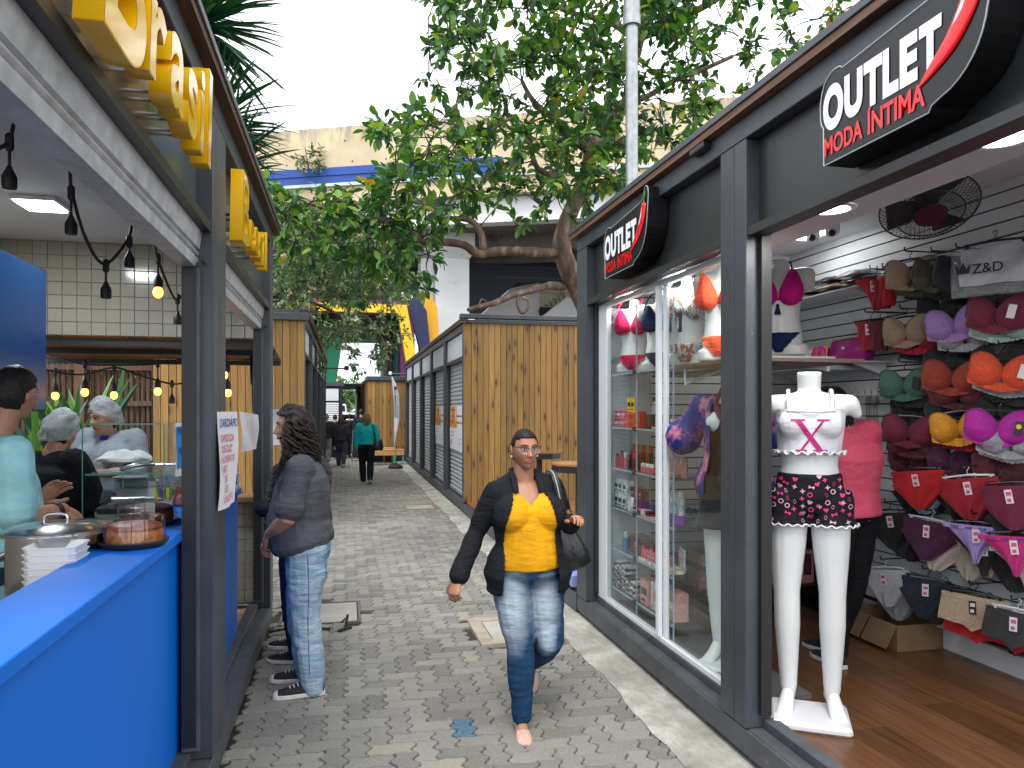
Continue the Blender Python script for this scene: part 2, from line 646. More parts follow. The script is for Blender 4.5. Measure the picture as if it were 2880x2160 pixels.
def paver_mesh(w, h):
 o = paver_outline(w, h)
 c = V((w * U / 2, h * U / 2))
 def inset(k):
  n = len(o)
  r = []
  for i in range(n):
   d = (o[(i + 1) % n] - o[i - 1])
   nn = V((-d.y, d.x)).normalized()
   r.append(o[i] + nn * k)
  return r
 mb = MB()
 mb.rings([[(p.x - c.x, p.y - c.y, z) for p in inset(k)] for k, z in ((0.0022, -0.03), (0.0032, -0.007), (0.0075, 0.0))], cap0=False)
 return mb
pm_h = paver_mesh(2, 1)
pm_v = paver_mesh(1, 2)
me_h = pm_h.mesh('paver_across', PAVER)
me_v = pm_v.mesh('paver_along', PAVER)
stones = []
rp = random.Random(3)
for i in range(-30, 40):
 for j in range(16, 235):
  k = (i - j) % 4
  if k == 0:
   stones.append(((i + 1) * U, (j + 0.5) * U, 1))
  elif k == 2:
   stones.append(((i + 0.5) * U, (j - 0.0) * U, 0))
def on_plate(x, y):
 return (-0.55 < x < 0.15 and 6.0 < y < 6.75) or (0.93 < x < 1.52 and 5.18 < y < 5.92)
keep = []
for x, y, hz in stones:
 lim = 1.74 + 0.035 * math.sin(y * 3.1) + 0.025 * math.sin(y * 7.7)
 left = -0.60 if y < 6.35 else (-2.6 if y < 11.2 else -0.62)
 if left < x < lim and y > 2.4 and not on_plate(x, y):
  keep.append((x, y, hz))
def in_view(x, y):
 t = x / max(y, 0.1)
 return 1 if y > 3.0 and -0.2 < t < 0.55 else 0
keep.sort(key=lambda s: (-in_view(s[0], s[1]), s[1]))
rest = MB()
for n, (x, y, hz) in enumerate(keep):
 dz = rp.uniform(-0.0045, 0.003)
 R = Matrix.Rotation(rp.uniform(-0.018, 0.018), 4, 'X') @ Matrix.Rotation(rp.uniform(-0.018, 0.018), 4, 'Y') @ Matrix.Rotation(rp.uniform(-0.012, 0.012), 4, 'Z')
 M = Matrix.Translation((x, y, dz)) @ R
 if n < 298:
  o = bpy.data.objects.new('paver', me_h if hz else me_v)
  COL.objects.link(o)
  o.parent = pav
  o.matrix_parent_inverse = pav.matrix_basis.inverted()
  o.matrix_basis = M
 else:
  rest.join(pm_h if hz else pm_v)
  rest.xf(M, len(rest.v) - len(pm_h.v))
part('paver_field', rest, PAVER, pav, kind='stuff')
bp_ = MB()
bp_.join(pm_v)
bp_.xf(Matrix.Translation((0, 0, 0)) @ Matrix.Scale(1.0, 4))
# one stone in the photo is painted blue
best = min((o for o in pav.children if o.name.startswith('paver') and o.data is me_v), key=lambda o: (o.matrix_basis.translation - V((0.635, 3.955, 0))).length)
best.data = me_v.copy()
best.data.materials[0] = mat('blue_stone', (0.075, 0.135, 0.20), 0.75, nz=(40, 0.35), bp=(60, 0.5))
tag(best, label='paving stone painted faded blue')

def strip_material():
 m, t, p = new_mat('cement_strip')
 vec = coords(t)
 a = ramp(t, noise_n(t, vec, 2.6, 6, 0.65), [(0.30, (0.23, 0.22, 0.20)), (0.47, (0.33, 0.32, 0.285)), (0.6, (0.46, 0.45, 0.41)), (0.75, (0.60, 0.585, 0.55))])
 b = noise_n(t, coords(t, (1, 0.35, 1)), 14, 5, 0.7)
 a = mixc(t, 0.6, a, ramp(t, b, [(0.3, (0.38, 0.38, 0.38)), (0.7, (0.62, 0.62, 0.61))]), 'OVERLAY')
 cr = ramp(t, noise_n(t, coords(t, (6, 0.8, 1)), 3.2, 5, 0.7), [(0.475, (0, 0, 0)), (0.497, (1, 1, 1)), (0.52, (0, 0, 0))])
 a = mixc(t, math_n(t, 'MULTIPLY', cr, 0.30), a, (0.12, 0.11, 0.10))
 t.links.new(a, p.inputs['Base Color'])
 p.inputs['Roughness'].default_value = 0.9
 t.links.new(bump(t, noise_n(t, vec, 22, 6, 0.7), 0.5, 0.012), p.inputs['Normal'])
 return m
g = MB()
def strip_fn(u, v):
 y = 2 + u * 38
 xl = 1.58 + 0.018 * math.sin(y * 1.7) + 0.012 * math.sin(y * 5.9 + 1) + 0.010 * math.sin(y * 17)
 x = xl + (2.6 - xl) * v
 z = 0.003 + min(1, v * 6) * 0.008 + 0.002 * math.sin(y * 9 + v * 20)
 return (x, y, z)
g.grid(strip_fn, 260, 10)
part('kerb_strip', g, strip_material(), smooth=True, kind='structure')
def cover(name, label, x0, x1, y0, y1, frame_w, m, mf, lift=0.004):
 r = thing(name, label, 'manhole cover', ((x0 + x1) / 2, (y0 + y1) / 2, 0))
 a = MB()
 a.box(x0, x1, y0, y0 + frame_w, -0.02, lift + 0.006); a.box(x0, x1, y1 - frame_w, y1, -0.02, lift + 0.006)
 a.box(x0, x0 + frame_w, y0 + frame_w, y1 - frame_w, -0.02, lift + 0.006); a.box(x1 - frame_w, x1, y0 + frame_w, y1 - frame_w, -0.02, lift + 0.006)
 part('frame', a, mf, r, bevel=0.004)
 a = MB()
 a.box(x0 + frame_w + 0.008, x1 - frame_w - 0.008, y0 + frame_w + 0.008, y1 - frame_w - 0.008, -0.02, lift)
 part('lid', a, m, r, bevel=0.003)
cover('manhole_cover', 'smooth pale cement access lid set in the paving behind the long haired man', -0.52, 0.12, 6.05, 6.70, 0.02, mat('pale_cement', (0.33, 0.315, 0.28), 0.9, nz=(3, 0.14), bp=(40, 0.2)), mat('cement_rim', (0.12, 0.115, 0.105), 0.9), 0.002)
cover('manhole_cover', 'square beige concrete inspection cover with dark seam behind the walking woman', 0.95, 1.50, 5.22, 5.90, 0.10, GREY, mat('beige_concrete', (0.36, 0.32, 0.255), 0.9, nz=(8, 0.2), bp=(40, 0.3)), 0.012)
cover('manhole_cover', 'small rust edged cover beside the shuttered kiosk base far along the alley', 0.98, 1.55, 12.6, 13.2, 0.05, GREY, mat('rust_rim', (0.27, 0.19, 0.13), 0.9, nz=(9, 0.3)), 0.006)

# ------------------------------------------------------------ kiosks
def kb(mb, sg, xf, d0, d1, y0, y1, z0, z1):
 a, b = xf + sg * d0, xf + sg * d1
 mb.box(min(a, b), max(a, b), y0, y1, z0, z1)

def kpart(root, name, sg, xf, boxes, m, bevel=0.003, **kw):
 mb = MB()
 for b in boxes:
  kb(mb, sg, xf, *b)
 return part(name, mb, m, root, bevel=bevel, **kw)

def steel_frame(root, sg, xf, y0, y1, posts, depth=2.0, hz=2.53, fm=None):
 """base beam, posts, top beam, fascia and roof edge shared by all four kiosks; posts = list of (ya, yb)"""
 kpart(root, 'base_beam', sg, xf, [(0.0, 0.10, y0, y1, 0.045, 0.165), (0.012, 0.09, y0 + 0.02, y1 - 0.02, 0.165, 0.170)], SILLP)
 kpart(root, 'foot', sg, xf, [(0.1, 0.2, y0 + 0.05, y0 + 0.2, -0.01, 0.045)], BLACK)
 kpart(root, 'foot', sg, xf, [(0.1, 0.2, y1 - 0.2, y1 - 0.05, -0.01, 0.045)], BLACK)
 kpart(root, 'floor_tray', sg, xf, [(0.101, depth, y0, y1, 0.07, 0.150)], BLACK)
 for a, b in posts:
  kpart(root, 'post', sg, xf, [(-0.004, 0.12, a, b, 0.171, 2.999)], FRAME, 0.005)
  for ja, jb in ((a - 0.035, a - 0.001), (b + 0.001, b + 0.035)):
   if y0 < ja and jb < y1 and not any(p < (ja + jb) / 2 < q or abs(ja - q) < 0.03 or abs(jb - p) < 0.03 for p, q in posts if (p, q) != (a, b)):
    kpart(root, 'jamb', sg, xf, [(0.06, 0.115, ja, jb, 0.24, 2.55)], BLACK, 0.002)
 kpart(root, 'top_beam', sg, xf, [(-0.004, 0.12, y0, y1, 3.0, 3.105)], FRAME, 0.004)
 for i in range(len(posts) - 1):
  a, b = posts[i][1] + 0.001, posts[i + 1][0] - 0.001
  if b - a < 0.3:
   continue
  kpart(root, 'fascia_panel', sg, xf, [(0.065, 0.085, a, b, hz + 0.046, 2.999)], fm or FASCIA)
  kpart(root, 'header', sg, xf, [(0.004, 0.10, a, b, hz, hz + 0.045)], FASCIA)
  kpart(root, 'sill', sg, xf, [(0.085, 0.155, a, b, 0.171, 0.215)], SILLP)
 kpart(root, 'roof_edge', sg, xf, [(-0.062, 0.06, y0 - 0.07, y1 + 0.07, 3.142, 3.178)], FRAME, 0.003)
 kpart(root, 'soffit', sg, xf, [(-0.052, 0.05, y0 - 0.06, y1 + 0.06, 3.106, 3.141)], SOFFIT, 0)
 kpart(root, 'roof', sg, xf, [(0.061, depth + 0.05, y0 - 0.06, y1 + 0.06, 3.107, 3.16)], FRAME, 0)

def board_wall(root, xa, xb, y, z0, z1, t, face=-1, w=0.1, name='board', m=None):
 """vertical pine boards side by side along x, front face at y"""
 n = max(1, round(abs(xb - xa) / w))
 w = (xb - xa) / n
 mb = MB()
 mb.prism([(-w / 2 + 0.0015, 0.0), (-w / 2 + 0.005, -0.012), (w / 2 - 0.005, -0.012), (w / 2 - 0.0015, 0.0), (w / 2 - 0.0015, t), (-w / 2 + 0.0015, t)], z0, z1, 'xy')
 me = mb.mesh(name, m or PINE)
 for i in range(n):
  o = bpy.data.objects.new(name, me)
  COL.objects.link(o)
  o.parent = root
  o.matrix_parent_inverse = root.matrix_basis.inverted()
  o.matrix_basis = Matrix.Translation((xa + (i + 0.5) * w, y + random.uniform(-0.0025, 0.002), 0)) @ (Matrix.Rotation(PI, 4, 'Z') if face > 0 else Matrix.Identity(4))

def pieces(root, name, me, mats4):
 for M in mats4:
  o = bpy.data.objects.new(name, me)
  COL.objects.link(o)
  o.parent = root
  if root.parent is None:
   o.matrix_parent_inverse = root.matrix_basis.inverted()
  o.matrix_basis = M

# --- right kiosk: the underwear shop
RX = 1.87
R1 = thing('kiosk', 'dark grey steel kiosk housing the underwear shop, white slat walls inside', 'kiosk', (RX, 3.3, 0))
steel_frame(R1, 1, RX, 0.75, 5.85, [(0.75, 1.09), (3.205, 3.315), (3.322, 3.45), (5.61, 5.85)])
kpart(R1, 'ceiling', 1, RX, [(0.101, 1.92, 0.8, 5.80, 3.035, 3.10)], CEILW, 0)
kpart(R1, 'ceiling_soffit', 1, RX, [(0.101, 0.16, 0.8, 5.80, 2.60, 3.03)], CEILW, 0)
kpart(R1, 'back_wall', 1, RX, [(1.915, 1.99, 0.8, 5.85, 0.15, 3.10)], GROOVE, 0)
kpart(R1, 'end_wall', 1, RX, [(0.121, 1.914, 5.74, 5.85, 0.15, 3.10)], GROOVE, 0)
kpart(R1, 'skirting', 1, RX, [(1.86, 1.90, 0.8, 5.70, 0.171, 0.30)], mat('skirting', (0.62, 0.63, 0.65), 0.4), 0.003)
mb = MB(); mb.box(-0.007, 0.007, 0, 4.95, 0, 0.078)
me = mb.mesh('slat', SLAT)
zs = [0.33 + 0.0885 * i for i in range(31)]
pieces(R1, 'slat', me, [Matrix.Translation((RX + 1.90, 0.8, z)) for z in zs])
mb = MB(); mb.box(0, 1.77, -0.007, 0.007, 0, 0.078)
me = mb.mesh('slat', SLAT)
pieces(R1, 'slat', me, [Matrix.Translation((RX + 0.122, 5.725, z)) for z in zs])
mb = MB(); mb.box(-0.0925, 0.0925, -0.61, 0.61, 0, 0.012)
me = mb.mesh('floor_plank', LAMIN)
fl = []
for i in range(10):
 for j in range(5):
  y = 0.9 + j * 1.222 + (i * 0.47) % 1.222 - 0.6
  if y + 0.61 < 5.8:
   fl.append(Matrix.Translation((RX + 0.2 + i * 0.186, y, 0.1625)))
pieces(R1, 'floor_plank', me, fl)
# outside end cladding of the shop (pine, seen as a thin strip)
board_wall(R1, RX + 0.002, RX + 1.98, 5.853, 0.2, 3.1, 0.02, face=1, w=0.1)
# shop window: white frame, two panes
kpart(R1, 'window_frame', 1, RX, [(0.09, 0.13, 5.40, 5.60, 0.22, 2.525), (0.09, 0.13, 3.44, 5.40, 2.49, 2.525), (0.09, 0.13, 3.441, 5.40, 0.217, 0.250)], mat('window_white', (0.76, 0.79, 0.82), 0.35), 0.003)
mull = kpart(R1, 'mullion', 1, RX, [(0.075, 0.105, 4.395, 4.440, 0.251, 2.489), (0.106, 0.128, 4.345, 4.394, 0.251, 2.489)], mat('window_white'), 0.003)
kpart(R1, 'window_pane', 1, RX, [(0.094, 0.10, 4.44, 5.39, 0.25, 2.489)], GLASS, 0)
kpart(R1, 'window_pane', 1, RX, [(0.112, 0.118, 3.445, 4.345, 0.25, 2.489)], GLASS, 0)

# --- second right kiosk with five roller shutters
R2 = thing('kiosk', 'closed kiosk with five grey roller shutters and pine end wall beside the deck', 'kiosk', (RX, 11.9, 0))
BAY = 2.4
posts = [(11.9, 12.03)] + [(11.9 + BAY * k - 0.12, 11.9 + BAY * k + 0.12) for k in range(1, 5)] + [(23.77, 23.9)]
steel_frame(R2, 1, RX, 11.9, 23.9, posts)
board_wall(R2, RX + 0.125, RX + 2.06, 11.885, 0.2, 3.105, 0.02, w=0.098)
mb = MB(); mb.box(RX - 0.002, RX + 0.12, 11.876, 11.899, 0.2, 3.1)
part('corner_board', mb, PINE, R2, bevel=0.003)
mb = MB(); mb.box(RX - 0.066, RX + 2.1, 11.80, 11.95, 3.179, 3.25)
part('roof_flashing', mb, FRAME, R2, bevel=0.008)
kpart(R2, 'back_wall', 1, RX, [(1.95, 2.0, 11.91, 23.9, 0.15, 3.10)], FRAME, 0)
kpart(R2, 'end_wall', 1, RX, [(0.121, 1.95, 23.85, 23.9, 0.15, 3.10)], FRAME, 0)
kpart(R2, 'inner_wall', 1, RX, [(0.2, 1.94, 11.906, 11.95, 0.15, 3.10)], FRAME, 0)
def shutter(root, sg, xf, a, b, z0=0.22, z1=2.56):
 mb = MB()
 prof, z = [], z0
 while z < z1 - 0.07:
  prof += [(0.118, z), (0.104, z + 0.012), (0.100, z + 0.034), (0.104, z + 0.056), (0.118, z + 0.068), (0.121, z + 0.0745)]
  z += 0.075
 vs = [(xf + sg * d, y, zz) for y in (a, b) for d, zz in prof]
 n = len(prof)
 mb.add(vs, [(i, i + 1, n + i + 1, n + i) for i in range(n - 1)])
 part('shutter_curtain', mb, SHUT, root, smooth=40, kind='stuff')
 kpart(root, 'shutter_rail', sg, xf, [(0.09, 0.13, a, b, z0 - 0.004, z0 + 0.05)], GALV)
PANELW = mat('panel_white', (0.60, 0.64, 0.69), 0.45, nz=(3, 0.06))
for k in range(5):
 a, b = posts[k][1] + 0.002, posts[k + 1][0] - 0.002
 shutter(R2, 1, RX, a, b)
 kpart(R2, 'name_panel', 1, RX, [(0.045, 0.06, a + 0.02, b - 0.02, 2.60, 2.985)], PANELW)
 mb = MB()
 rr = random.Random(k)
 for q in range(9 if k < 3 else 3):
  y = a + 0.18 + q * 0.215
  for s in range(3 if k == 1 else 1):
   kb(mb, 1, RX, 0.043, 0.0445, y + s * 0.03, y + s * 0.03 + 0.02, 2.90 - 0.10 * s - rr.random() * 0.05, 2.95 - 0.09 * s)
 part('panel_stain', mb, mat('stain', (0.30, 0.32, 0.34), 0.8), R2, kind='stuff')

# --- left kiosk: the food stall
LX = -0.57
L1 = thing('kiosk', 'dark grey steel food kiosk with open shutters and blue counters inside', 'kiosk', (LX, 3.6, 0))
steel_frame(L1, -1, LX, 1.1, 6.19, [(1.1, 1.35), (3.45, 3.622), (3.628, 3.80), (5.98, 6.19)], hz=2.475, fm=mat('fascia_gloss', (0.085, 0.092, 0.090), 0.16, bp=(4, 0.03), spec=0.7))
kpart(L1, 'ceiling', -1, LX, [(0.101, 1.95, 1.15, 6.18, 2.965, 3.0)], mat('ceiling_grey', (0.60, 0.62, 0.66), 0.7), 0)
kpart(L1, 'back_wall', -1, LX, [(1.95, 2.0, 1.1, 6.19, 0.15, 3.1)], mat('cream_wall', (0.56, 0.53, 0.45), 0.4), 0)
FLT = mat('floor_tile', (0.52, 0.33, 0.22), 0.35, nz=(5, 0.1), var=0.08)
mb = MB(); mb.box(-0.196, 0.196, -0.196, 0.196, 0, 0.016)
pieces(L1, 'floor_tile', mb.mesh('floor_tile', FLT), [Matrix.Translation((LX - 0.30 - 0.4 * i, 1.4 + 0.4 * j, 0.156)) for i in range(5) for j in range(12)])
for za, zb in ((2.26, 2.97), (0.16, 0.985)):
 mb = MB(); mb.box(LX - 1.94, LX - 0.1, 6.165, 6.19, za, zb)
 part('end_wall', mb, mat('grout', (0.33, 0.315, 0.275), 0.8), L1)
TILE = mat('cream_tile', (0.37, 0.345, 0.285), 0.10, var=0.05, spec=0.6)
mb = MB(); mb.box(-0.0485, 0.0485, -0.006, 0.006, 0.0015, 0.0985)
me = mb.mesh('wall_tile', TILE, bevel=0.003)
tl = [Matrix.Translation((LX - 0.155 - 0.1 * i, 6.160, 2.26 + 0.1 * j)) for i in range(18) for j in range(7)]
tl += [Matrix.Translation((LX - 0.155 - 0.1 * i, 6.160, 0.175 + 0.1 * j)) for i in range(9) for j in range(8)]
pieces(L1, 'wall_tile', me, tl)
mb = MB(); mb.box(LX - 1.94, LX - 0.1, 6.02, 6.30, 0.985, 1.025)
part('end_shelf', mb, wood_mat('shelf_wood', (0.26, 0.115, 0.04), (0.42, 0.21, 0.08), axis=0), L1, bevel=0.004)
# rolled-up shutters: galvanised rails below the fascia
for a, b in ((1.352, 3.448), (3.802, 5.978)):
 mb = MB()
 prof = [(0.040, 2.474), (0.052, 2.40), (0.060, 2.396)] + [(0.068 - 0.015 * math.sin(q * PI / 6), 2.394 - 0.005 * q) for q in range(7)] + [(0.058, 2.360), (0.062, 2.318), (0.13, 2.318), (0.13, 2.474)]
 mb.prism([(LX - d, z) for d, z in prof], a, b, 'xz')
 part('rolled_shutter', mb, GALV, L1, smooth=35)
 kpart(L1, 'guide_rail', -1, LX, [(0.055, 0.12, a, a + 0.03, 0.22, 2.315)], BLACK)
 kpart(L1, 'guide_rail', -1, LX, [(0.045, 0.12, b - 0.03, b, 0.22, 2.315)], SILLP)
 kpart(L1, 'latch', -1, LX, [(0.02, 0.035, b - 0.08, b - 0.02, 2.33, 2.345)], BLACK)

# --- second left kiosk, closed
L2X = -0.585
L2 = thing('kiosk', 'closed pine clad kiosk standing behind the food stall, metal roof edge', 'kiosk', (L2X, 11.24, 0))
posts2 = [(11.24, 11.37)] + [(11.24 + BAY * k - 0.12, 11.24 + BAY * k + 0.12) for k in range(1, 5)] + [(23.11, 23.24)]
steel_frame(L2, -1, L2X, 11.24, 23.24, posts2)
board_wall(L2, L2X - 2.05, L2X - 0.002, 11.222, 0.2, 3.0, 0.018, w=0.1035)
mb = MB(); mb.box(L2X - 2.1, L2X + 0.06, 11.15, 11.26, 3.0, 3.105)
part('roof_flashing', mb, FRAME, L2, bevel=0.006)
kpart(L2, 'back_wall', -1, L2X, [(1.95, 2.0, 11.25, 23.2, 0.15, 3.1)], FRAME, 0)
kpart(L2, 'inner_wall', -1, L2X, [(0.13, 1.94, 11.245, 11.3, 0.15, 3.1)], FRAME, 0)
for k in range(5):
 a, b = posts2[k][1] + 0.002, posts2[k + 1][0] - 0.002
 shutter(L2, -1, L2X, a, b)
 kpart(L2, 'name_panel', -1, L2X, [(0.045, 0.06, a + 0.02, b - 0.02, 2.60, 2.985)], PANELW)

# --- far kiosks
R3 = thing('kiosk', 'pine boarded end of a far kiosk behind the feather flag', 'kiosk', (0.9, 24.4, 0))
board_wall(R3, 0.70, 2.85, 24.4, 0.33, 2.64, 0.03, w=0.12)
mb = MB(); mb.box(0.66, 2.9, 24.32, 31, 2.641, 2.78)
part('roof', mb, FRAME, R3, bevel=0.01)
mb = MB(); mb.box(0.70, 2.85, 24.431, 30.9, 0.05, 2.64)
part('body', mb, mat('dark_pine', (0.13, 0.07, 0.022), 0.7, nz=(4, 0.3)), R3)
mb = MB(); mb.box(0.72, 2.83, 24.405, 24.43, 0.02, 0.33)
part('plinth', mb, BLACK, R3)
for q, (yy, xx) in enumerate(((32.0, 0.62), (38.5, 0.60), (45.0, 0.62))):
 r = thing('kiosk', ['dark pine kiosk just behind the boarded one, next to the far opening', 'narrow pine kiosk edge further back along the far alley', 'farthest pine kiosk edge beside the bright street'][q], 'kiosk', (xx, yy, 0))
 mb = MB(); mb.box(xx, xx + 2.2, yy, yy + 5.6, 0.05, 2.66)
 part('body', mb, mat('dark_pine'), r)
 mb = MB(); mb.box(xx - 0.08, xx + 2.3, yy - 0.08, yy + 5.7, 2.661, 2.80)
 part('roof', mb, FRAME, r)
L3 = thing('kiosk', 'dark far kiosk facing the camera with a white roller shutter', 'kiosk', (-1.0, 27.5, 0))
mb = MB(); mb.box(-2.6, -0.12, 27.5, 31.0, 0.05, 2.55)
part('body', mb, BLACK, L3)
mb = MB(); mb.box(-2.7, -0.05, 27.4, 31.1, 2.551, 2.68)
part('roof', mb, FRAME, L3)
mb = MB()
for k in range(22):
 mb.box(-0.78, -0.25, 27.455, 27.478, 0.25 + k * 0.078, 0.25 + k * 0.078 + 0.058)
part('shutter_curtain', mb, WHITE, L3, kind='stuff')
mb = MB(); mb.box(-0.78, -0.25, 27.46, 27.49, 2.02, 2.45)
part('name_panel', mb, PANELW, L3)
mb = MB()
for x in (-0.9, -0.22):
 mb.box(x, x + 0.09, 27.44, 27.495, 0.05, 2.55)
part('door_frame', mb, BLACK, L3)

# --- deck between the two right kiosks
deck = thing('deck', 'raised wooden deck between the two right hand kiosks under the tables', 'deck', (2.8, 5.9, 0))
mb = MB(); mb.box(-0.058, 0.058, 5.90, 11.86, 0.172, 0.2)
pieces(deck, 'deck_board', mb.mesh('deck_board', DECKW, bevel=0.003), [Matrix.Translation((RX + 0.10 + 0.1215 * i, 0, 0)) for i in range(16)])
mb = MB(); mb.box(RX, RX + 0.04, 5.88, 11.88, 0.02, 0.171); mb.box(RX + 0.04, 3.85, 5.9, 11.8, 0.02, 0.165)
part('deck_frame', mb, FRAME, deck)
mb = MB(); mb.box(RX - 0.01, RX + 0.10, 5.97, 6.25, 0.2005, 0.30)
tag(part('box', mb, mat('lilac_box', (0.22, 0.28, 0.62), 0.5), bevel=0.005), 'small lilac blue box on the deck edge beside the shop corner', 'box')
def tall_table(label, cx, cy, r=0.33, z=1.10):
 t = thing('bar_table', label, 'bar table', (cx, cy, 0.2), 'octagonal bar tables on the deck')
 def octo(rr, rot=PI / 8):
  return [(cx + rr * math.cos(rot + k * PI / 4), cy + rr * math.sin(rot + k * PI / 4)) for k in range(8)]
 mb = MB(); mb.prism(octo(r), z - 0.028, z, 'xy')
 part('tabletop', mb, TABLEW, t, bevel=0.004)
 mb = MB(); mb.prism(octo(r * 0.94), z - 0.10, z - 0.029, 'xy')
 part('apron', mb, BLACK, t)
 mb = MB(); mb.box(cx - 0.035, cx + 0.035, cy - 0.035, cy + 0.035, 0.215, z - 0.10)
 part('column', mb, BLACK, t)
 mb = MB(); mb.box(cx - 0.2, cx + 0.2, cy - 0.2, cy + 0.2, 0.2005, 0.215)
 part('base_plate', mb, BLACK, t)
tall_table('octagonal wooden bar table right behind the walking woman, half hidden by the shop', 2.58, 8.0)
tall_table('farther octagonal wooden bar table near the pine wall', 2.72, 10.3)

# ------------------------------------------------------------ viaduct
def oblique(s, off, z):
 e = V((0.918, -0.396)); n = V((0.396, 0.918))
 p = V((-3.74, 30.5)) + e * s + n * off
 return (p.x, p.y, z)
def ob_box(mb, s0, s1, o0, o1, z0, z1):
 vs = [oblique(s, o, z) for z in (z0, z1) for o in (o0, o1) for s in (s0, s1)]
 mb.add(vs, [(0, 2, 3, 1), (4, 5, 7, 6), (0, 1, 5, 4), (2, 6, 7, 3), (0, 4, 6, 2), (1, 3, 7, 5)])
def ob_part(name, boxes, m, root, bevel=0.0):
 mb = MB()
 for b in boxes:
  ob_box(mb, *b)
 return part(name, mb, m, root, bevel=bevel)
def parapet_material():
 m, t, p = new_mat('parapet')
 vec = coords(t)
 c = ramp(t, noise_n(t, vec, 0.9, 6, 0.65), [(0.3, (0.50, 0.40, 0.245)), (0.6, (0.60, 0.50, 0.32)), (0.8, (0.52, 0.47, 0.36))])
 sep = t.nodes.new('ShaderNodeSeparateXYZ')
 t.links.new(coords(t), sep.inputs[0])
 band = ramp(t, math_n(t, 'MULTIPLY_ADD', sep.outputs[2], 1.0, -11.6), [(0.05, (0, 0, 0)), (0.85, (1, 1, 1))])
 st = ramp(t, noise_n(t, coords(t, (1, 1, 0.22)), 2.3, 6, 0.72), [(0.44, (0, 0, 0)), (0.64, (1, 1, 1))])
 c = mixc(t, math_n(t, 'MULTIPLY', math_n(t, 'MULTIPLY', band, st), 0.85), c, (0.17, 0.16, 0.145))
 c = mixc(t, math_n(t, 'MULTIPLY', st, 0.22), c, (0.33, 0.30, 0.25))
 t.links.new(c, p.inputs['Base Color'])
 p.inputs['Roughness'].default_value = 0.9
 MATS['parapet'] = m
 return m
VIA = thing('viaduct', 'concrete road viaduct with stained beige parapet and blue stripe crossing behind the trees', 'viaduct', oblique(0, 0, 0))
PARA = parapet_material()
ob_part('parapet', [(-30, 60, 0, 0.25, 10.9, 12.5), (-30, 60, 0.02, 0.3, 9.62, 10.9)], PARA, VIA)
ob_part('blue_band', [(-30, 10.2, -0.14, 0.0, 10.62, 10.92), (-30, 10.2, -0.10, 0.0, 10.34, 10.612)], mat('viaduct_blue', (0.006, 0.055, 0.30), 0.5, nz=(1.5, 0.1)), VIA)
ob_part('pale_band', [(-30, 60, -0.10, 0.0, 10.22, 10.335)], mat('pale_cyan', (0.48, 0.60, 0.60), 0.7), VIA)
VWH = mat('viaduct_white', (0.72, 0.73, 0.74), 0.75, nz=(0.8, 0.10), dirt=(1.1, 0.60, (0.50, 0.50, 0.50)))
ob_part('edge_beam', [(-30, 60, 0.5, 1.1, 8.7, 9.62)], VWH, VIA)
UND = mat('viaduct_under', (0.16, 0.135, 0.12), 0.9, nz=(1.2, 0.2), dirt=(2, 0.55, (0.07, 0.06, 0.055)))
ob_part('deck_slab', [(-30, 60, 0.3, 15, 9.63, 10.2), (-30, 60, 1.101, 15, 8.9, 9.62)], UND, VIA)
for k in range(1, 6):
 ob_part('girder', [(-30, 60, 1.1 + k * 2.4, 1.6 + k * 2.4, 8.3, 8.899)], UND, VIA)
mb = MB()
for s in range(-8, 30):
 for z in (11.95, 11.15):
  p = oblique(s * 1.35 + (0.3 if z < 11.5 else 0), -0.003, z)
  mb.cbox(p, (0.05, 0.03, 0.05))
part('drain_hole', mb, BLACK, VIA, kind='stuff')
pl = thing('pillar', 'thick white viaduct pillar with a flared capital behind the shuttered kiosk', 'pillar', (4.25, 30, 0))
def xbox(name, bs, m, root, bevel=0.03):
 mb = MB()
 for b in bs:
  mb.box(*b)
 return part(name, mb, m, root, bevel=bevel)
xbox('shaft', [(3.56, 4.96, 30.0, 31.6, 0, 7.9)], VWH, pl)
mb = MB()
mb.rings([[(3.56, 30.0, 7.9), (4.96, 30.0, 7.9), (4.96, 31.6, 7.9), (3.56, 31.6, 7.9)], [(2.9, 29.7, 8.22), (5.22, 29.7, 8.22), (5.22, 31.8, 8.22), (2.9, 31.8, 8.22)], [(2.9, 29.7, 8.30), (5.22, 29.7, 8.30), (5.22, 31.8, 8.30), (2.9, 31.8, 8.30)]])
part('capital', mb, VWH, pl)
xbox('upper_block', [(3.05, 5.16, 29.78, 31.75, 8.301, 9.9)], VWH, pl)
mb = MB()
mb.prism([(3.55, 6.6), (3.55, 3.6), (3.05, 5.2), (2.5, 5.6), (2.5, 6.1), (3.0, 6.7)], 30.6, 31.4, 'xz')
part('corbel', mb, VWH, pl, bevel=0.03)
xbox('side_web', [(3.0, 3.555, 30.3, 31.5, 0, 7.9)], mat('web_shaded', (0.60, 0.61, 0.62), 0.8, nz=(0.8, 0.12)), pl)  # greyer white: the shade on the pillar's left side is in the colour
nv = thing('shadow_screen', 'dark navy screen under the viaduct, coloured for its shadowed far interior', 'wall', (6.5, 33, 0))
NAVYP = mat('navy_shadow', (0.008, 0.011, 0.028), 0.6, nz=(0.7, 0.4))  # dark navy stands in for the underside and the far interior's shadows
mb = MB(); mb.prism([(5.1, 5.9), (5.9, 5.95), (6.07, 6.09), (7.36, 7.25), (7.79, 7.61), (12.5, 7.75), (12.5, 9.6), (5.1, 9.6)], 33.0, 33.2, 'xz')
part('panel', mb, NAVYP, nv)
xbox('rail', [(6.6, 12, 32.96, 32.99, 7.72, 7.78), (5.2, 12, 32.96, 32.99, 8.2, 8.25)], mat('navy_rail', (0.02, 0.03, 0.06), 0.5), nv, 0)
bd = thing('building', 'cream building with a flat eave glimpsed under the viaduct', 'building', (9.5, 40, 0))
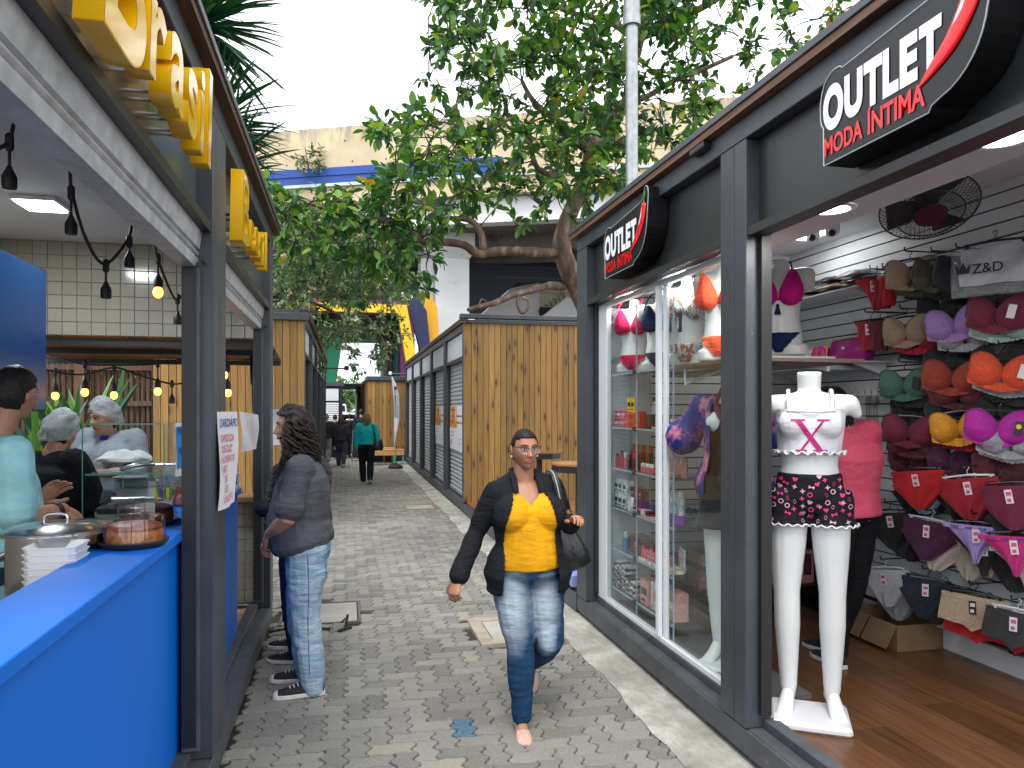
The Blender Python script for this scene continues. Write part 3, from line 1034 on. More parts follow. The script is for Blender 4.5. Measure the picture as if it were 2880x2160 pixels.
CREAM = mat('cream_render', (0.58, 0.55, 0.40), 0.85, nz=(1, 0.06))
xbox('wall', [(9.55, 17, 40, 46, 0, 8.2)], CREAM, bd, 0)
xbox('eave', [(9.4, 17, 39.5, 40.4, 8.201, 8.85)], mat('cream_light', (0.66, 0.64, 0.52), 0.85), bd, 0.02)
xbox('window', [(9.9, 11.3, 39.92, 39.99, 6.9, 7.42)], BLACK, bd, 0)
b2 = thing('building', 'white gable building with anti climb spikes beside the cream one', 'building', (10, 35, 0))
mb = MB(); mb.prism([(9.2, 0), (9.2, 6.1), (9.62, 6.45), (10.61, 7.22), (15.0, 7.3), (15.0, 0)], 35.0, 35.4, 'xz')
part('gable', mb, VWH, b2)
mb = MB()
for k in range(14):
 x = 9.3 + k * 0.10
 z = 6.19 + (x - 9.3) * 0.78
 mb.tube([(x, 35.2, z), (x - 0.22 if k % 2 else x + 0.03, 35.2, z + 0.36)], 0.012, n=4)
 mb.tube([(x, 35.2, z), (x - 0.05, 35.1, z + 0.40)], 0.012, n=4)
part('spike', mb, BLACK, b2, kind='stuff')
b3 = thing('building', 'plain white wall with a sloping top rising behind the pine end wall', 'building', (7, 36, 0))
mb = MB(); mb.prism([(5.4, 0), (5.4, 5.5), (6.66, 6.50), (8.05, 7.75), (8.4, 7.85), (9.5, 8.1), (9.5, 0)], 36.0, 36.3, 'xz')
part('wall', mb, mat('offwhite', (0.66, 0.66, 0.64), 0.85), b3)

# painted tunnel of coloured portal frames under the viaduct
PC = {'yellow': (0.72, 0.46, 0.004), 'navy': (0.006, 0.013, 0.065), 'green': (0.006, 0.18, 0.075), 'purple': (0.13, 0.018, 0.11), 'ochre': (0.42, 0.25, 0.006), 'maroon': (0.11, 0.008, 0.028), 'dark_green': (0.008, 0.075, 0.045)}
tun = thing('tunnel_arch', 'striped tunnel arch of yellow, blue, green and purple frames under the viaduct', 'archway', (0.6, 28, 0))
seq = [('yellow', 28.0, 28.5, 0.32), ('purple', 28.6, 30.2, 0.5), ('green', 30.2, 32.2, 0.5), ('navy', 32.2, 34.6, 0.5), ('ochre', 34.6, 37.4, 0.5), ('maroon', 37.4, 40.4, 0.5), ('dark_green', 40.4, 44.5, 0.5)]
for i, (cn, ya, yb, th) in enumerate(seq):
 k = i / 6.0
 xl0, xl1 = -2.9 + 1.9 * k ** 0.6, -2.3 + 2.1 * k ** 0.6
 xr0, xr1, zt = (2.82, 1.92, 5.32) if i == 0 else ((2.065, 1.99, 1.96, 1.93, 1.95, 2.0)[i - 1],) * 2 + (5.33 + 0.05 * i,)
 m = mat('mural_' + cn, PC[cn], 0.6, nz=(0.8, 0.08))
 mb = MB()
 mb.prism([(xl0 - th, 0), (xl0, 0), (xl1, zt), (xl1 - th, zt + th)], ya, yb - 0.01, 'xz')
 mb.prism([(xl1 - th, zt + th), (xl1, zt), (xr1, zt), (xr1 + th, zt + th)], ya, yb - 0.01, 'xz')
 mb.prism([(xr1, zt), (xr0, 0), (xr0 + th + 0.1, 0), (xr1 + th, zt + th)], ya, yb - 0.01, 'xz')
 part('portal_frame', mb, m, tun, label=cn.replace('_', ' ') + ' painted frame')
mb = MB(); mb.prism([(-0.98, 0), (-0.72, 0), (-0.14, 4.75), (-0.72, 4.75), (-0.95, 3.2)], 29.7, 30.2, 'xz')
part('portal_leg', mb, mat('mural_bright_green', (0.005, 0.23, 0.10), 0.6), tun, label='wide green painted leg')
mb = MB(); mb.prism([(-1.5, 0), (-0.98, 0), (-0.72, 5.0), (-1.35, 5.0)], 30.3, 30.8, 'xz')
part('portal_leg', mb, mat('mural_purple2', (0.24, 0.04, 0.17), 0.6), tun, label='leaning purple painted leg')
mb = MB(); mb.prism([(2.35, 5.7), (3.0, 3.2), (3.0, 0), (3.6, 0), (3.05, 5.5), (2.6, 6.2)], 28.52, 28.9, 'xz')
part('portal_frame', mb, mat('mural_navy'), tun, label='navy outer frame')
mb = MB(); mb.prism([(2.75, 6.3), (2.95, 5.9), (3.02, 4.85), (3.05, 4.5), (3.5, 3.4), (3.5, 0), (3.9, 0), (3.55, 4.9), (3.5, 5.7), (3.2, 6.25)], 28.91, 29.2, 'xz')
part('portal_frame', mb, mat('mural_orange', (0.70, 0.34, 0.005), 0.6), tun, label='orange outer frame')
mb = MB(); mb.prism([(-3.2, 5.95), (2.3, 5.75), (2.6, 6.6), (-3.2, 7.0)], 29.3, 29.6, 'xz')
part('portal_head', mb, mat('mural_dark', (0.010, 0.012, 0.022), 0.7), tun)
# end gantry, lamp arms and far street
gn = thing('gantry', 'grey steel beam across the far end of the alley', 'gantry', (0, 34, 0))
xbox('beam', [(-1.4, 0.75, 33.6, 33.8, 2.60, 2.85)], FRAME, gn, 0.01)
xbox('post', [(-1.4, -1.25, 33.6, 33.8, 0, 2.6)], FRAME, gn, 0.01)
for (x0, x1, y, z, lab) in ((1.36, 1.88, 23.3, 2.82, 'small white spotlight on an arm at the far end of the shuttered kiosk'), (0.02, -0.62, 17.0, 2.62, 'small dark spotlight on an arm over the alley from the left kiosk')):
 r = thing('spotlight', lab, 'lamp', (x1, y, z))
 mb = MB(); mb.tube([(x1, y, z), (x0, y, z)], 0.018, n=6)
 part('arm', mb, FRAME, r)
 mb = MB(); mb.cbox((x0, y, z + 0.01), (0.10, 0.12, 0.10))
 part('head', mb, WHITE if 'white' in lab else BLACK, r, bevel=0.015)
# ------------------------------------------------------------ trees
_c, _s = math.cos(math.atan(0.225)), math.sin(math.atan(0.225))
def at(x, y, Y):
 """the point of the plane at distance Y down the alley that shows at this place of the photograph"""
 u, v = (x - 1440) / 2080.0, (1152 - y) / 2080.0
 k = Y / (-u * _s + _c)
 return V((k * (u * _c + _s), Y, 1.70 + k * v))
def leaf_material(name, stops, trans=0.35, rough=0.35, gloss=0.5):
 m, t, p = new_mat(name)
 r = rnd_out(t)
 c = ramp(t, r, stops)
 t.links.new(c, p.inputs['Base Color'])
 p.inputs['Roughness'].default_value = rough
 p.inputs['Specular IOR Level'].default_value = gloss
 tl = nd(t, 'BsdfTranslucent')
 t.links.new(mixc(t, 1.0, c, (1.5, 1.5, 0.7), 'MULTIPLY'), tl.inputs['Color'])
 mx = nd(t, 'MixShader')
 mx.inputs[0].default_value = trans
 t.links.new(p.outputs[0], mx.inputs[1])
 t.links.new(tl.outputs[0], mx.inputs[2])
 t.links.new(mx.outputs[0], t.nodes['Material Output'].inputs['Surface'])
 MATS[name] = m
 return m
def bark_material():
 m, t, p = new_mat('bark')
 c = ramp(t, noise_n(t, coords(t, (1, 1, 0.35)), 11, 5), [(0.3, (0.055, 0.036, 0.026)), (0.5, (0.12, 0.073, 0.050)), (0.58, (0.17, 0.115, 0.085)), (0.64, (0.23, 0.21, 0.17))])
 t.links.new(c, p.inputs['Base Color'])
 p.inputs['Roughness'].default_value = 0.75
 t.links.new(bump(t, noise_n(t, coords(t, (1, 1, 0.3)), 22, 5), 0.6, 0.02), p.inputs['Normal'])
 return m
BARK = bark_material()
TWIG = mat('twig', (0.045, 0.034, 0.026), 0.8)
LEAF1 = leaf_material('broad_leaf', [(0.0, (0.018, 0.068, 0.026)), (0.35, (0.034, 0.118, 0.030)), (0.65, (0.065, 0.185, 0.034)), (0.88, (0.15, 0.30, 0.040)), (0.985, (0.26, 0.33, 0.03)), (1.0, (0.40, 0.24, 0.03))])
LEAF2 = leaf_material('small_leaf', [(0.0, (0.045, 0.105, 0.046)), (0.5, (0.10, 0.18, 0.072)), (0.85, (0.18, 0.26, 0.11)), (1.0, (0.27, 0.32, 0.17))], 0.3, 0.45)
BLADE = leaf_material('sword_leaf', [(0.0, (0.008, 0.045, 0.022)), (0.6, (0.014, 0.082, 0.036)), (1.0, (0.040, 0.130, 0.050))], 0.15, 0.35)
BLOS = mat('blossom', (0.50, 0.44, 0.27), 0.8, var=0.2)

def leaf_mb(L=1.0, W=0.42, fold=0.12, droop=0.18):
 mb = MB()
 xs = [0, 0.12, 0.32, 0.58, 0.82, 1.0]
 ws = [0.015, 0.26, 0.46, 0.5, 0.30, 0.0]
 vs, fs = [], []
 for x, w in zip(xs, ws):
  z = -droop * x * x
  vs += [(x * L, -w * W * L, (z + fold * w) * L), (x * L, 0, z * L), (x * L, w * W * L, (z + fold * w) * L)]
 for i in range(5):
  a, b = i * 3, i * 3 + 3
  fs += [(a, b, b + 1, a + 1), (a + 1, b + 1, b + 2, a + 2)]
 mb.add(vs, fs)
 return mb
def orient(p, d, up, roll=0.0, s=1.0):
 d = V(d).normalized()
 up = V(up)
 y = up.cross(d)
 if y.length < 1e-4:
  y = d.orthogonal()
 y.normalize()
 z = d.cross(y)
 M = Matrix((d, y, z)).transposed().to_4x4() @ Matrix.Rotation(roll, 4, 'X') @ Matrix.Diagonal((s, s, s, 1))
 M.translation = V(p)
 return M
def in_poly(x, y, poly):
 c = False
 j = len(poly) - 1
 for i in range(len(poly)):
  if (poly[i][1] > y) != (poly[j][1] > y) and x < (poly[j][0] - poly[i][0]) * (y - poly[i][1]) / (poly[j][1] - poly[i][1]) + poly[i][0]:
   c = not c
  j = i
 return c
def smooth_path(pts, k=4):
 pts = [V(p) for p in pts]
 out = []
 n = len(pts)
 for i in range(n - 1):
  p0, p1, p2, p3 = pts[max(i - 1, 0)], pts[i], pts[i + 1], pts[min(i + 2, n - 1)]
  for q in range(k):
   t = q / k
   out.append(0.5 * ((2 * p1) + (p2 - p0) * t + (2 * p0 - 5 * p1 + 4 * p2 - p3) * t * t + (3 * p1 - p0 - 3 * p2 + p3) * t ** 3))
 out.append(pts[-1])
 return out

class Tree:
 def __init__(self, root, seed):
  self.root, self.nodes, self.leaves, self.rng = root, [], [], random.Random(seed)
  self.tw = MB()
 def limb(self, pts, r0, r1, name='limb', rough=0.0):
  P = smooth_path(pts)
  n = len(P)
  rs = [(r0 + (r1 - r0) * (i / (n - 1)) ** 0.8) * (1 + rough * self.rng.uniform(-1, 1)) for i in range(n)]
  mb = MB()
  mb.tube(P, rs, n=10)
  self.nodes += P
  return part(name, mb, BARK, self.root, smooth=True)
 def cluster(self, c, size, nl, ls, spread=0.5, far=0.9, thin=0.0045):
  rng = self.rng
  near = min(self.nodes, key=lambda q: (q - c).length)
  d = c - near
  if d.length > far:
   near = c - d.normalized() * far
   d = c - near
  mid = near + d * 0.5 + V((rng.uniform(-1, 1), rng.uniform(-1, 1), rng.uniform(-0.6, 1))) * d.length * 0.14
  P = smooth_path([near, mid, c], 3)
  self.tw.tube(P, [thin * (2.0 - 1.2 * i / (len(P) - 1)) for i in range(len(P))], n=4, round_=False)
  self.nodes.append(c)
  d0 = (c - mid).normalized()
  for b in range(3):
   dd = (d0 + V((rng.uniform(-1, 1), rng.uniform(-1, 1), rng.uniform(-0.7, 0.9))) * spread * 1.6).normalized()
   e = c + dd * size * rng.uniform(0.6, 1.1)
   self.tw.tube([c, (c + e) / 2 + V((0, 0, 0.02)), e], [thin * 0.8, thin * 0.6, thin * 0.4], n=3, round_=False)
   k = max(2, nl // 3)
   for q in range(k):
    f = 0.25 + 0.75 * (q + rng.random() * 0.5) / k
    p = c + (e - c) * min(1, f)
    ang = q * 2.4 + rng.uniform(-0.4, 0.4)
    sd = dd.orthogonal().normalized()
    sd.rotate(Matrix.Rotation(ang, 3, dd))
    ld = (dd * (0.45 + 0.5 * f) + sd * 0.8 + V((0, 0, rng.uniform(-0.45, 0.25)))).normalized()
    up = (V((0, 0, 1)) + V((rng.uniform(-1, 1), rng.uniform(-1, 1), 0)) * 0.55).normalized()
    self.leaves.append(orient(p, ld, up, rng.uniform(-0.5, 0.5), ls * rng.uniform(0.65, 1.2)))
 def finish(self, mats, individual=0, mesh_args=((1.0, 0.50, 0.12, 0.18), (1.0, 0.58, 0.2, 0.05), (1.0, 0.44, 0.05, 0.35)), twig=True):
  protos = [leaf_mb(*a) for a in mesh_args]
  if twig:
   part('twig', self.tw, TWIG, self.root, kind='stuff')
  cam_p = V((0, 0, 1.7))
  def px_size(M):
   p = M.translation
   t = p.x / p.y
   vis = -0.38 < t < 0.98 and (p.z - 1.7) / p.y < 0.53
   return M.to_scale().x / (p - cam_p).length * (1 if vis else 0)
  ls = sorted(self.leaves, key=px_size, reverse=True)
  mes = [p.mesh('leaf', mats) for p in protos] if individual else []
  big = MB()
  for i, M in enumerate(ls):
   if i < individual:
    o = bpy.data.objects.new('leaf', mes[i % len(mes)])
    COL.objects.link(o)
    o.parent = self.root
    o.matrix_parent_inverse = self.root.matrix_basis.inverted()
    o.matrix_basis = M
   else:
    p = protos[i % len(protos)]
    o = len(big.v)
    big.join(p)
    big.xf(M, o)
  me = big.mesh('foliage', mats, fixn=False)
  me.shade_smooth()
  o = link('foliage', me, self.root)
  o['kind'] = 'stuff'

# the broad-leaved tree over the right kiosk
T1 = Tree(thing('tree', 'broad leaved tree with peeling bark leaning over the right hand kiosks', 'tree', (3.5, 8.5, 0.2)), 11)
def E_(x, y, Y): return at(1200 + x / 2.074, y / 2.074, Y)
def B_(x, y, Y): return at(600 + x / 2.074, y / 2.074, Y)
def F_(x, y, Y): return at(1200 + x / 2.37, 700 + y / 2.37, Y)
T1.limb([(3.6, 8.5, 0.2), (3.35, 8.4, 1.6), E_(905, 1730, 8.1), E_(835, 1590, 8), E_(790, 1450, 8), E_(800, 1350, 8), E_(850, 1210, 8), E_(930, 1020, 8.05), E_(960, 880, 8.1), E_(1020, 780, 8.15)], 0.145, 0.070, 'trunk', 0.03)
T1.limb([E_(1000, 800, 8.14), E_(1090, 700, 8.2), E_(1160, 600, 8.25), E_(1190, 450, 8.3), E_(1230, 300, 8.3), E_(1260, 215, 8.3), E_(1370, 175, 8.2), E_(1500, 100, 8.1), E_(1680, 0, 8.0), E_(1900, -160, 7.9)], 0.072, 0.036)
T1.limb([E_(790, 1480, 8), E_(700, 1478, 7.95), E_(560, 1468, 7.85), E_(430, 1465, 7.8), E_(300, 1480, 7.75), E_(220, 1430, 7.7), E_(100, 1412, 7.7), E_(-40, 1412, 7.65), B_(1180, 1385, 7.6)], 0.060, 0.036, rough=0.06)
T1.limb([B_(1190, 1390, 7.6), B_(1100, 1330, 7.55), B_(1010, 1285, 7.5), B_(850, 1290, 7.45), B_(760, 1250, 7.4), B_(620, 1205, 7.4), B_(480, 1150, 7.4)], 0.05, 0.016)
T1.limb([E_(330, 1450, 7.76), E_(320, 1370, 7.8), E_(275, 1300, 7.85), E_(200, 1275, 7.9), E_(80, 1272, 7.9), B_(1290, 1240, 7.9)], 0.045, 0.018)
T1.limb([F_(905, 255, 8.03), F_(820, 245, 7.9), F_(700, 275, 7.7), F_(560, 315, 7.6), F_(440, 365, 7.5), F_(350, 385, 7.45), F_(280, 405, 7.4)], 0.05, 0.020, 'dead_limb', 0.12)
T1.limb([F_(610, 310, 7.62), F_(605, 370, 7.6), F_(630, 425, 7.6), F_(670, 400, 7.6), F_(680, 345, 7.6), F_(640, 325, 7.6)], 0.016, 0.018, 'dead_limb', 0.1)
T1.limb([F_(420, 375, 7.5), F_(370, 335, 7.45), F_(350, 370, 7.4)], 0.010, 0.006, 'dead_limb')
T1.limb([E_(945, 880, 8.1), E_(860, 810, 8.0), E_(800, 760, 7.9), E_(740, 690, 7.8), E_(640, 610, 7.7), E_(590, 540, 7.7), E_(555, 470, 7.7)], 0.06, 0.02)
T1.limb([E_(1015, 770, 8.15), E_(1060, 690, 8.0), E_(1160, 610, 7.9), E_(1300, 555, 7.8), E_(1420, 480, 7.7), E_(1590, 415, 7.6), E_(1780, 330, 7.5)], 0.045, 0.022)
T1.limb([E_(820, 1090, 8), E_(740, 1030, 7.8), E_(650, 985, 7.7), E_(610, 880, 7.6), E_(580, 760, 7.6), E_(500, 690, 7.6), E_(380, 760, 7.7)], 0.04, 0.015)
T1.limb([E_(1180, 195, 8.3), E_(1060, 120, 8.4), E_(960, 100, 8.6), E_(800, 60, 8.8), E_(600, -40, 9.0)], 0.055, 0.02)
T1.limb([E_(1010, 800, 8.2), E_(1150, 820, 8.7), E_(1300, 760, 9.2), E_(1450, 740, 9.6)], 0.05, 0.02)
T1.limb([E_(1240, 250, 8.3), E_(1300, 50, 8.8), E_(1280, -200, 9.2)], 0.05, 0.02)
crown = [(1225, -330), (1215, 0), (1225, 120), (1205, 225), (1235, 260), (1300, 290), (1200, 330), (1075, 340), (1055, 365), (1100, 400), (1085, 470), (1060, 525), (1110, 560), (1200, 585), (1260, 640), (1330, 600), (1430, 560), (1560, 640), (1620, 600), (1700, 545), (1800, 470), (2010, 300), (2400, 0), (2500, -330)]
holes = [((1490, 230), 40), ((1460, 320), 36), ((1330, 330), 30), ((1440, 80), 34), ((1820, 150), 42), ((1980, 60), 48), ((2130, 60), 52), ((1730, 60), 36), ((1560, 300), 26), ((1270, 520), 24), ((1880, 250), 30), ((1500, 470), 30), ((1380, 440), 28), ((1300, 170), 26), ((2050, 180), 46), ((2250, -20), 55), ((1640, 430), 22)]
rg = random.Random(5)
cnt = 0
while cnt < 800:
 x, y = rg.uniform(1050, 2500), rg.uniform(-330, 650)
 if not in_poly(x, y, crown):
  continue
 if y < -120 and rg.random() < 0.5:
  continue
 if x > 1760 and rg.random() < 0.15:
  continue
 if any((x - hx) ** 2 + (y - hy) ** 2 < (hr * 1.25) ** 2 for (hx, hy), hr in holes):
  continue
 Y = rg.uniform(6.7, 9.6)
 if x > 1750:
  Y = rg.uniform(6.8, 8.4)
 T1.cluster(at(x, y, Y), 0.20, rg.choice((9, 12, 15)), 0.128)
 cnt += 1
low = [(735, 580), (745, 515), (860, 535), (960, 560), (1060, 520), (1150, 570), (1240, 640), (1235, 720), (1150, 720), (1075, 770), (985, 775), (930, 700), (820, 700), (770, 650)]
cnt = 0
while cnt < 150:
 x, y = rg.uniform(730, 1250), rg.uniform(500, 840)
 if in_poly(x, y, low):
  T1.cluster(at(x, y, rg.uniform(6.9, 7.9)), 0.18, rg.choice((6, 9, 9)), 0.12)
  cnt += 1
for x, y in ((1010, 830), (1130, 760), (1165, 790), (1200, 760), (1190, 810), (1120, 700), (900, 735), (790, 650), (760, 625), (1450, 630), (1470, 640), (1590, 600), (1390, 590), (1350, 560), (1230, 600)):
 T1.cluster(at(x, y, rg.uniform(7.2, 7.7)), 0.10, 9, 0.14)
T1.finish(LEAF1, 296)
fl = MB()
for k in range(90):
 M = rg.choice(T1.leaves)
 fl.ell(M.translation + V((0, 0, 0.02)), (0.016, 0.016, 0.014), 6, 4)
part('blossom', fl, BLOS, T1.root, kind='stuff')

# the fine-leaved tree over the alley
T2 = Tree(thing('tree', 'fine leaved tree with pale blossoms hanging over the alley behind the left kiosk', 'tree', (-3.4, 15, 0)), 23)
C_ = lambda x, y, Y: at(650 + x / 2.212, 600 + y / 2.212, Y)
T2.limb([(-3.4, 15, 0), (-3.2, 15, 2.2), (-2.6, 15, 3.4), C_(230, 560, 15), C_(330, 330, 15.3)], 0.16, 0.06, 'trunk')
T2.limb([(-2.9, 15, 2.9), C_(330, 470, 15), C_(500, 300, 15.5), C_(700, 190, 16)], 0.06, 0.02)
T2.limb([C_(300, 420, 15), C_(420, 420, 15.5), C_(600, 420, 16), C_(800, 430, 16.5), C_(1000, 460, 17)], 0.05, 0.015)
T2.limb([C_(300, 520, 15), C_(520, 560, 15.5), C_(700, 640, 16), C_(840, 640, 16.5), C_(930, 760, 17), C_(960, 850, 17)], 0.04, 0.012)
T2.limb([C_(300, 380, 15), C_(260, 260, 14.5), C_(300, 120, 14.5)], 0.05, 0.015)
fine = [(757, 700), (800, 640), (880, 590), (980, 600), (1080, 680), (1140, 740), (1190, 800), (1160, 830), (1100, 840), (1145, 900), (1150, 950), (1100, 960), (1110, 1010), (1085, 1040), (1055, 990), (1040, 935), (970, 940), (960, 960), (900, 985), (895, 930), (870, 900), (830, 890), (757, 885)]
rg = random.Random(9)
cnt = 0
while cnt < 760:
 x, y = rg.uniform(750, 1200), rg.uniform(580, 1050)
 if in_poly(x, y, fine):
  if y > 850 and rg.random() < 0.35 or (838 < y < 905 and 890 < x < 1140 and rg.random() < 0.8) or (x > 1085 and y > 850 and rg.random() < 0.7):
   continue
  T2.cluster(at(x, y, rg.uniform(13.5, 18)), 0.24, 15, 0.105, 0.6, 0.7, 0.005)
  cnt += 1
for x, y in ((975, 975), (985, 1000), (1000, 1015), (1010, 1035), (990, 985), (900, 1010), (910, 1030), (905, 995), (1060, 1000), (1075, 1010), (1050, 960), (1070, 980)):
 for k in range(2):
  T2.cluster(at(x + rg.uniform(-8, 8), y + rg.uniform(-8, 8), rg.uniform(15, 16.5)), 0.18, 9, 0.11, 0.5, 0.5, 0.004)
T2.finish(LEAF2, 0)
fl = MB()
for k in range(120):
 M = rg.choice(T2.leaves)
 for q in range(4):
  fl.ell(M.translation + V((rg.uniform(-0.05, 0.05), -0.05, rg.uniform(-0.05, 0.05))), (0.03, 0.03, 0.03), 6, 4)
part('blossom', fl, BLOS, T2.root, kind='stuff')

# yucca behind the food kiosk
yu = thing('yucca', 'tall yucca with stiff sword leaves rising behind the food kiosk roof', 'yucca', (-2.0, 8.8, 0))
mb = MB(); mb.tube(smooth_path([(-4.2, 8.9, 0), (-3.8, 8.9, 2), (-2.6, 8.9, 4), (-1.75, 9.0, 5.9)]), 0.13, n=9)
part('trunk', mb, BARK, yu, smooth=True)
mb = MB(); mb.tube(smooth_path([(-3.3, 8.9, 2.8), (-2.2, 8.9, 3.7), (-1.5, 9.0, 4.6)]), 0.09, n=9)
part('trunk', mb, BARK, yu, smooth=True)
bl = MB()
xs = [0, 0.15, 0.4, 0.7, 0.9, 1.0]; wd = [0.5, 0.8, 1.0, 0.75, 0.35, 0.0]
vs, fs = [], []
for x, w in zip(xs, wd):
 vs += [(x, -w * 0.034, 0.012 * w - 0.10 * x ** 3), (x, 0, -0.10 * x ** 3), (x, w * 0.034, 0.012 * w - 0.10 * x ** 3)]
for i in range(5):
 a, b = i * 3, i * 3 + 3
 fs += [(a, b, b + 1, a + 1), (a + 1, b + 1, b + 2, a + 2)]
bl.add(vs, fs)
bme = bl.mesh('blade', BLADE, fixn=False)
bme.shade_smooth()
rg = random.Random(2)
for c, n, L, zlo in (((-1.62, 9.0, 6.15), 118, 1.02, -0.75), ((-1.42, 9.0, 4.98), 92, 0.86, -0.6), ((-1.25, 8.9, 4.42), 84, 0.72, -0.6)):
 for k in range(n):
  zz = zlo + (1.0 - zlo) * (k + 0.5) / n
  a = k * 2.39996
  d = V((math.cos(a) * math.sqrt(max(0, 1 - min(1, abs(zz)) ** 2)), math.sin(a) * math.sqrt(max(0, 1 - min(1, abs(zz)) ** 2)), zz))
  p = V(c) + V((0, 0, 0.22 * (zz - 0.2))) + d * 0.05
  o = bpy.data.objects.new('blade', bme)
  COL.objects.link(o)
  o.parent = yu
  o.matrix_parent_inverse = yu.matrix_basis.inverted()
  o.matrix_basis = orient(p, d, (0, 0, 1), rg.uniform(-0.4, 0.4), L * rg.uniform(0.75, 1.1))
more = MB()
for c, n, L in (((-1.62, 9.0, 6.15), 150, 1.0), ((-1.42, 9.0, 4.98), 110, 0.84), ((-1.25, 8.9, 4.42), 90, 0.7)):
 for k in range(n):
  d = V((rg.gauss(0, 1), rg.gauss(0, 1), rg.gauss(0.15, 0.8))).normalized()
  n0 = len(more.v)
  more.join(bl)
  more.xf(orient(V(c) + d * 0.05 + V((0, 0, -0.1)), d, (0, 0, 1), rg.uniform(-0.5, 0.5), L * rg.uniform(0.7, 1.05)), n0)
me = more.mesh('foliage', BLADE, fixn=False)
me.shade_smooth()
tag(link('foliage', me, yu), kind='stuff')
# sprig growing out of the parapet
T4 = Tree(thing('shrub', 'small wild shrub sprouting from the viaduct wall', 'shrub', at(868, 470, 29)), 4)
T4.limb([at(868, 475, 29), at(862, 440, 29), at(858, 415, 29)], 0.04, 0.015, 'stem')
for k in range(20):
 T4.cluster(at(rg.uniform(832, 905), rg.uniform(412, 475), 29), 0.3, 7, 0.20, 0.5, 0.8, 0.008)
T4.finish(LEAF2, 0)
# far trees at the end of the alley
for i, (X, Y, h, r) in enumerate(((-1.5, 90, 5.0, 2.6), (2.5, 105, 5.2, 3.0), (5.5, 95, 4.6, 2.6), (-6, 100, 5.5, 3.2), (0.5, 140, 6.5, 4))):
 T = Tree(thing('tree', ['rounded green street tree at the far left end of the alley', 'rounded green street tree at the centre of the far street', 'bushy street tree at the right of the far street', 'street tree far behind the green tunnel leg', 'hazy tree farthest down the street'][i], 'tree', (X, Y, 0)), 40 + i)
 T.limb([(X, Y, 0), (X + 0.2, Y, h * 0.35), (X, Y, h * 0.7)], 0.22, 0.08, 'trunk')
 for k in range(70):
  d = V((rg.gauss(0, 1), rg.gauss(0, 1), rg.gauss(0, 0.8))).normalized() * r * rg.uniform(0.5, 1)
  T.cluster(V((X, Y, h * 0.68)) + V((d.x, d.y, d.z * 0.75)), 0.9, 12, 0.75, 0.6, 1.5, 0.03)
 T.finish(LEAF2, 0)
# low planting and bamboo fence seen through the food kiosk
fe = thing('bamboo_fence', 'brown slatted bamboo fence behind the food kiosk', 'fence', (-3.6, 11.3, 0))
FW = wood_mat('fence_wood', (0.045, 0.022, 0.012), (0.13, 0.065, 0.035), knots=0)
mb = MB(); mb.tube([(0, 0, 0.1), (0, 0, 2.35)], 0.03, n=8, round_=False)
pieces(fe, 'slat', mb.mesh('slat', FW), [Matrix.Translation((-2.72 - 0.072 * k, 11.35 + 0.01 * (k % 3), 0.03 * (k % 4))) for k in range(38)])
for z in (0.7, 1.75, 2.25):
 mb = MB(); mb.box(-5.5, -2.66, 11.27, 11.31, z, z + 0.07)
 part('rail', mb, FW, fe)
mb = MB(); mb.box(-3.62, -3.5, 11.18, 11.265, 0, 2.5)
part('post', mb, mat('fence_post', (0.12, 0.055, 0.032), 0.7, nz=(6, 0.2)), fe)
hw = MB(); hw.box(-6.5, -2.7, 12.6, 12.7, 0, 2.7)  # dark backing, added to close off the bright gaps between the bamboo slats
tag(part('dark_backing', hw, mat('backing_brown', (0.05, 0.034, 0.024), 0.9, nz=(9, 0.5))), 'added dark brown backing that darkens the gaps of the bamboo fence', 'fence')
th = MB()
for k in range(150):
 x, z = rg.uniform(-5.4, -2.7), rg.uniform(0.9, 2.5)
 th.tube([(x, 11.6 + rg.uniform(0, 0.4), z), (x + rg.uniform(-0.5, 0.5), 11.7, z + rg.uniform(0.3, 0.8))], 0.012, n=3, round_=False)
tag(part('dry_leaves', th, mat('straw', (0.30, 0.24, 0.14), 0.8, var=0.4), kind='stuff'), 'dry straw and cane stalks behind the bamboo fence')
pln = thing('plant', 'green sword leaved plant behind the women with hairnets', 'plant', (-3.0, 8.6, 0))
for k in range(46):
 o = bpy.data.objects.new('blade', bme)
 COL.objects.link(o)
 o.parent = pln
 o.matrix_parent_inverse = pln.matrix_basis.inverted()
 a = rg.uniform(0, 6.28)
 o.matrix_basis = orient((-3.0 + rg.uniform(-0.45, 0.5), 8.6 + rg.uniform(-0.2, 0.2), rg.uniform(0.7, 1.3)), (math.cos(a) * 0.7, math.sin(a) * 0.5 - 0.2, 1.1), (0.2, -1, 0.3), rg.uniform(-0.6, 0.6), rg.uniform(0.8, 1.25))
 o.material_slots[0].link = 'OBJECT'
 o.material_slots[0].material = LEAF1 if k % 3 else BLADE
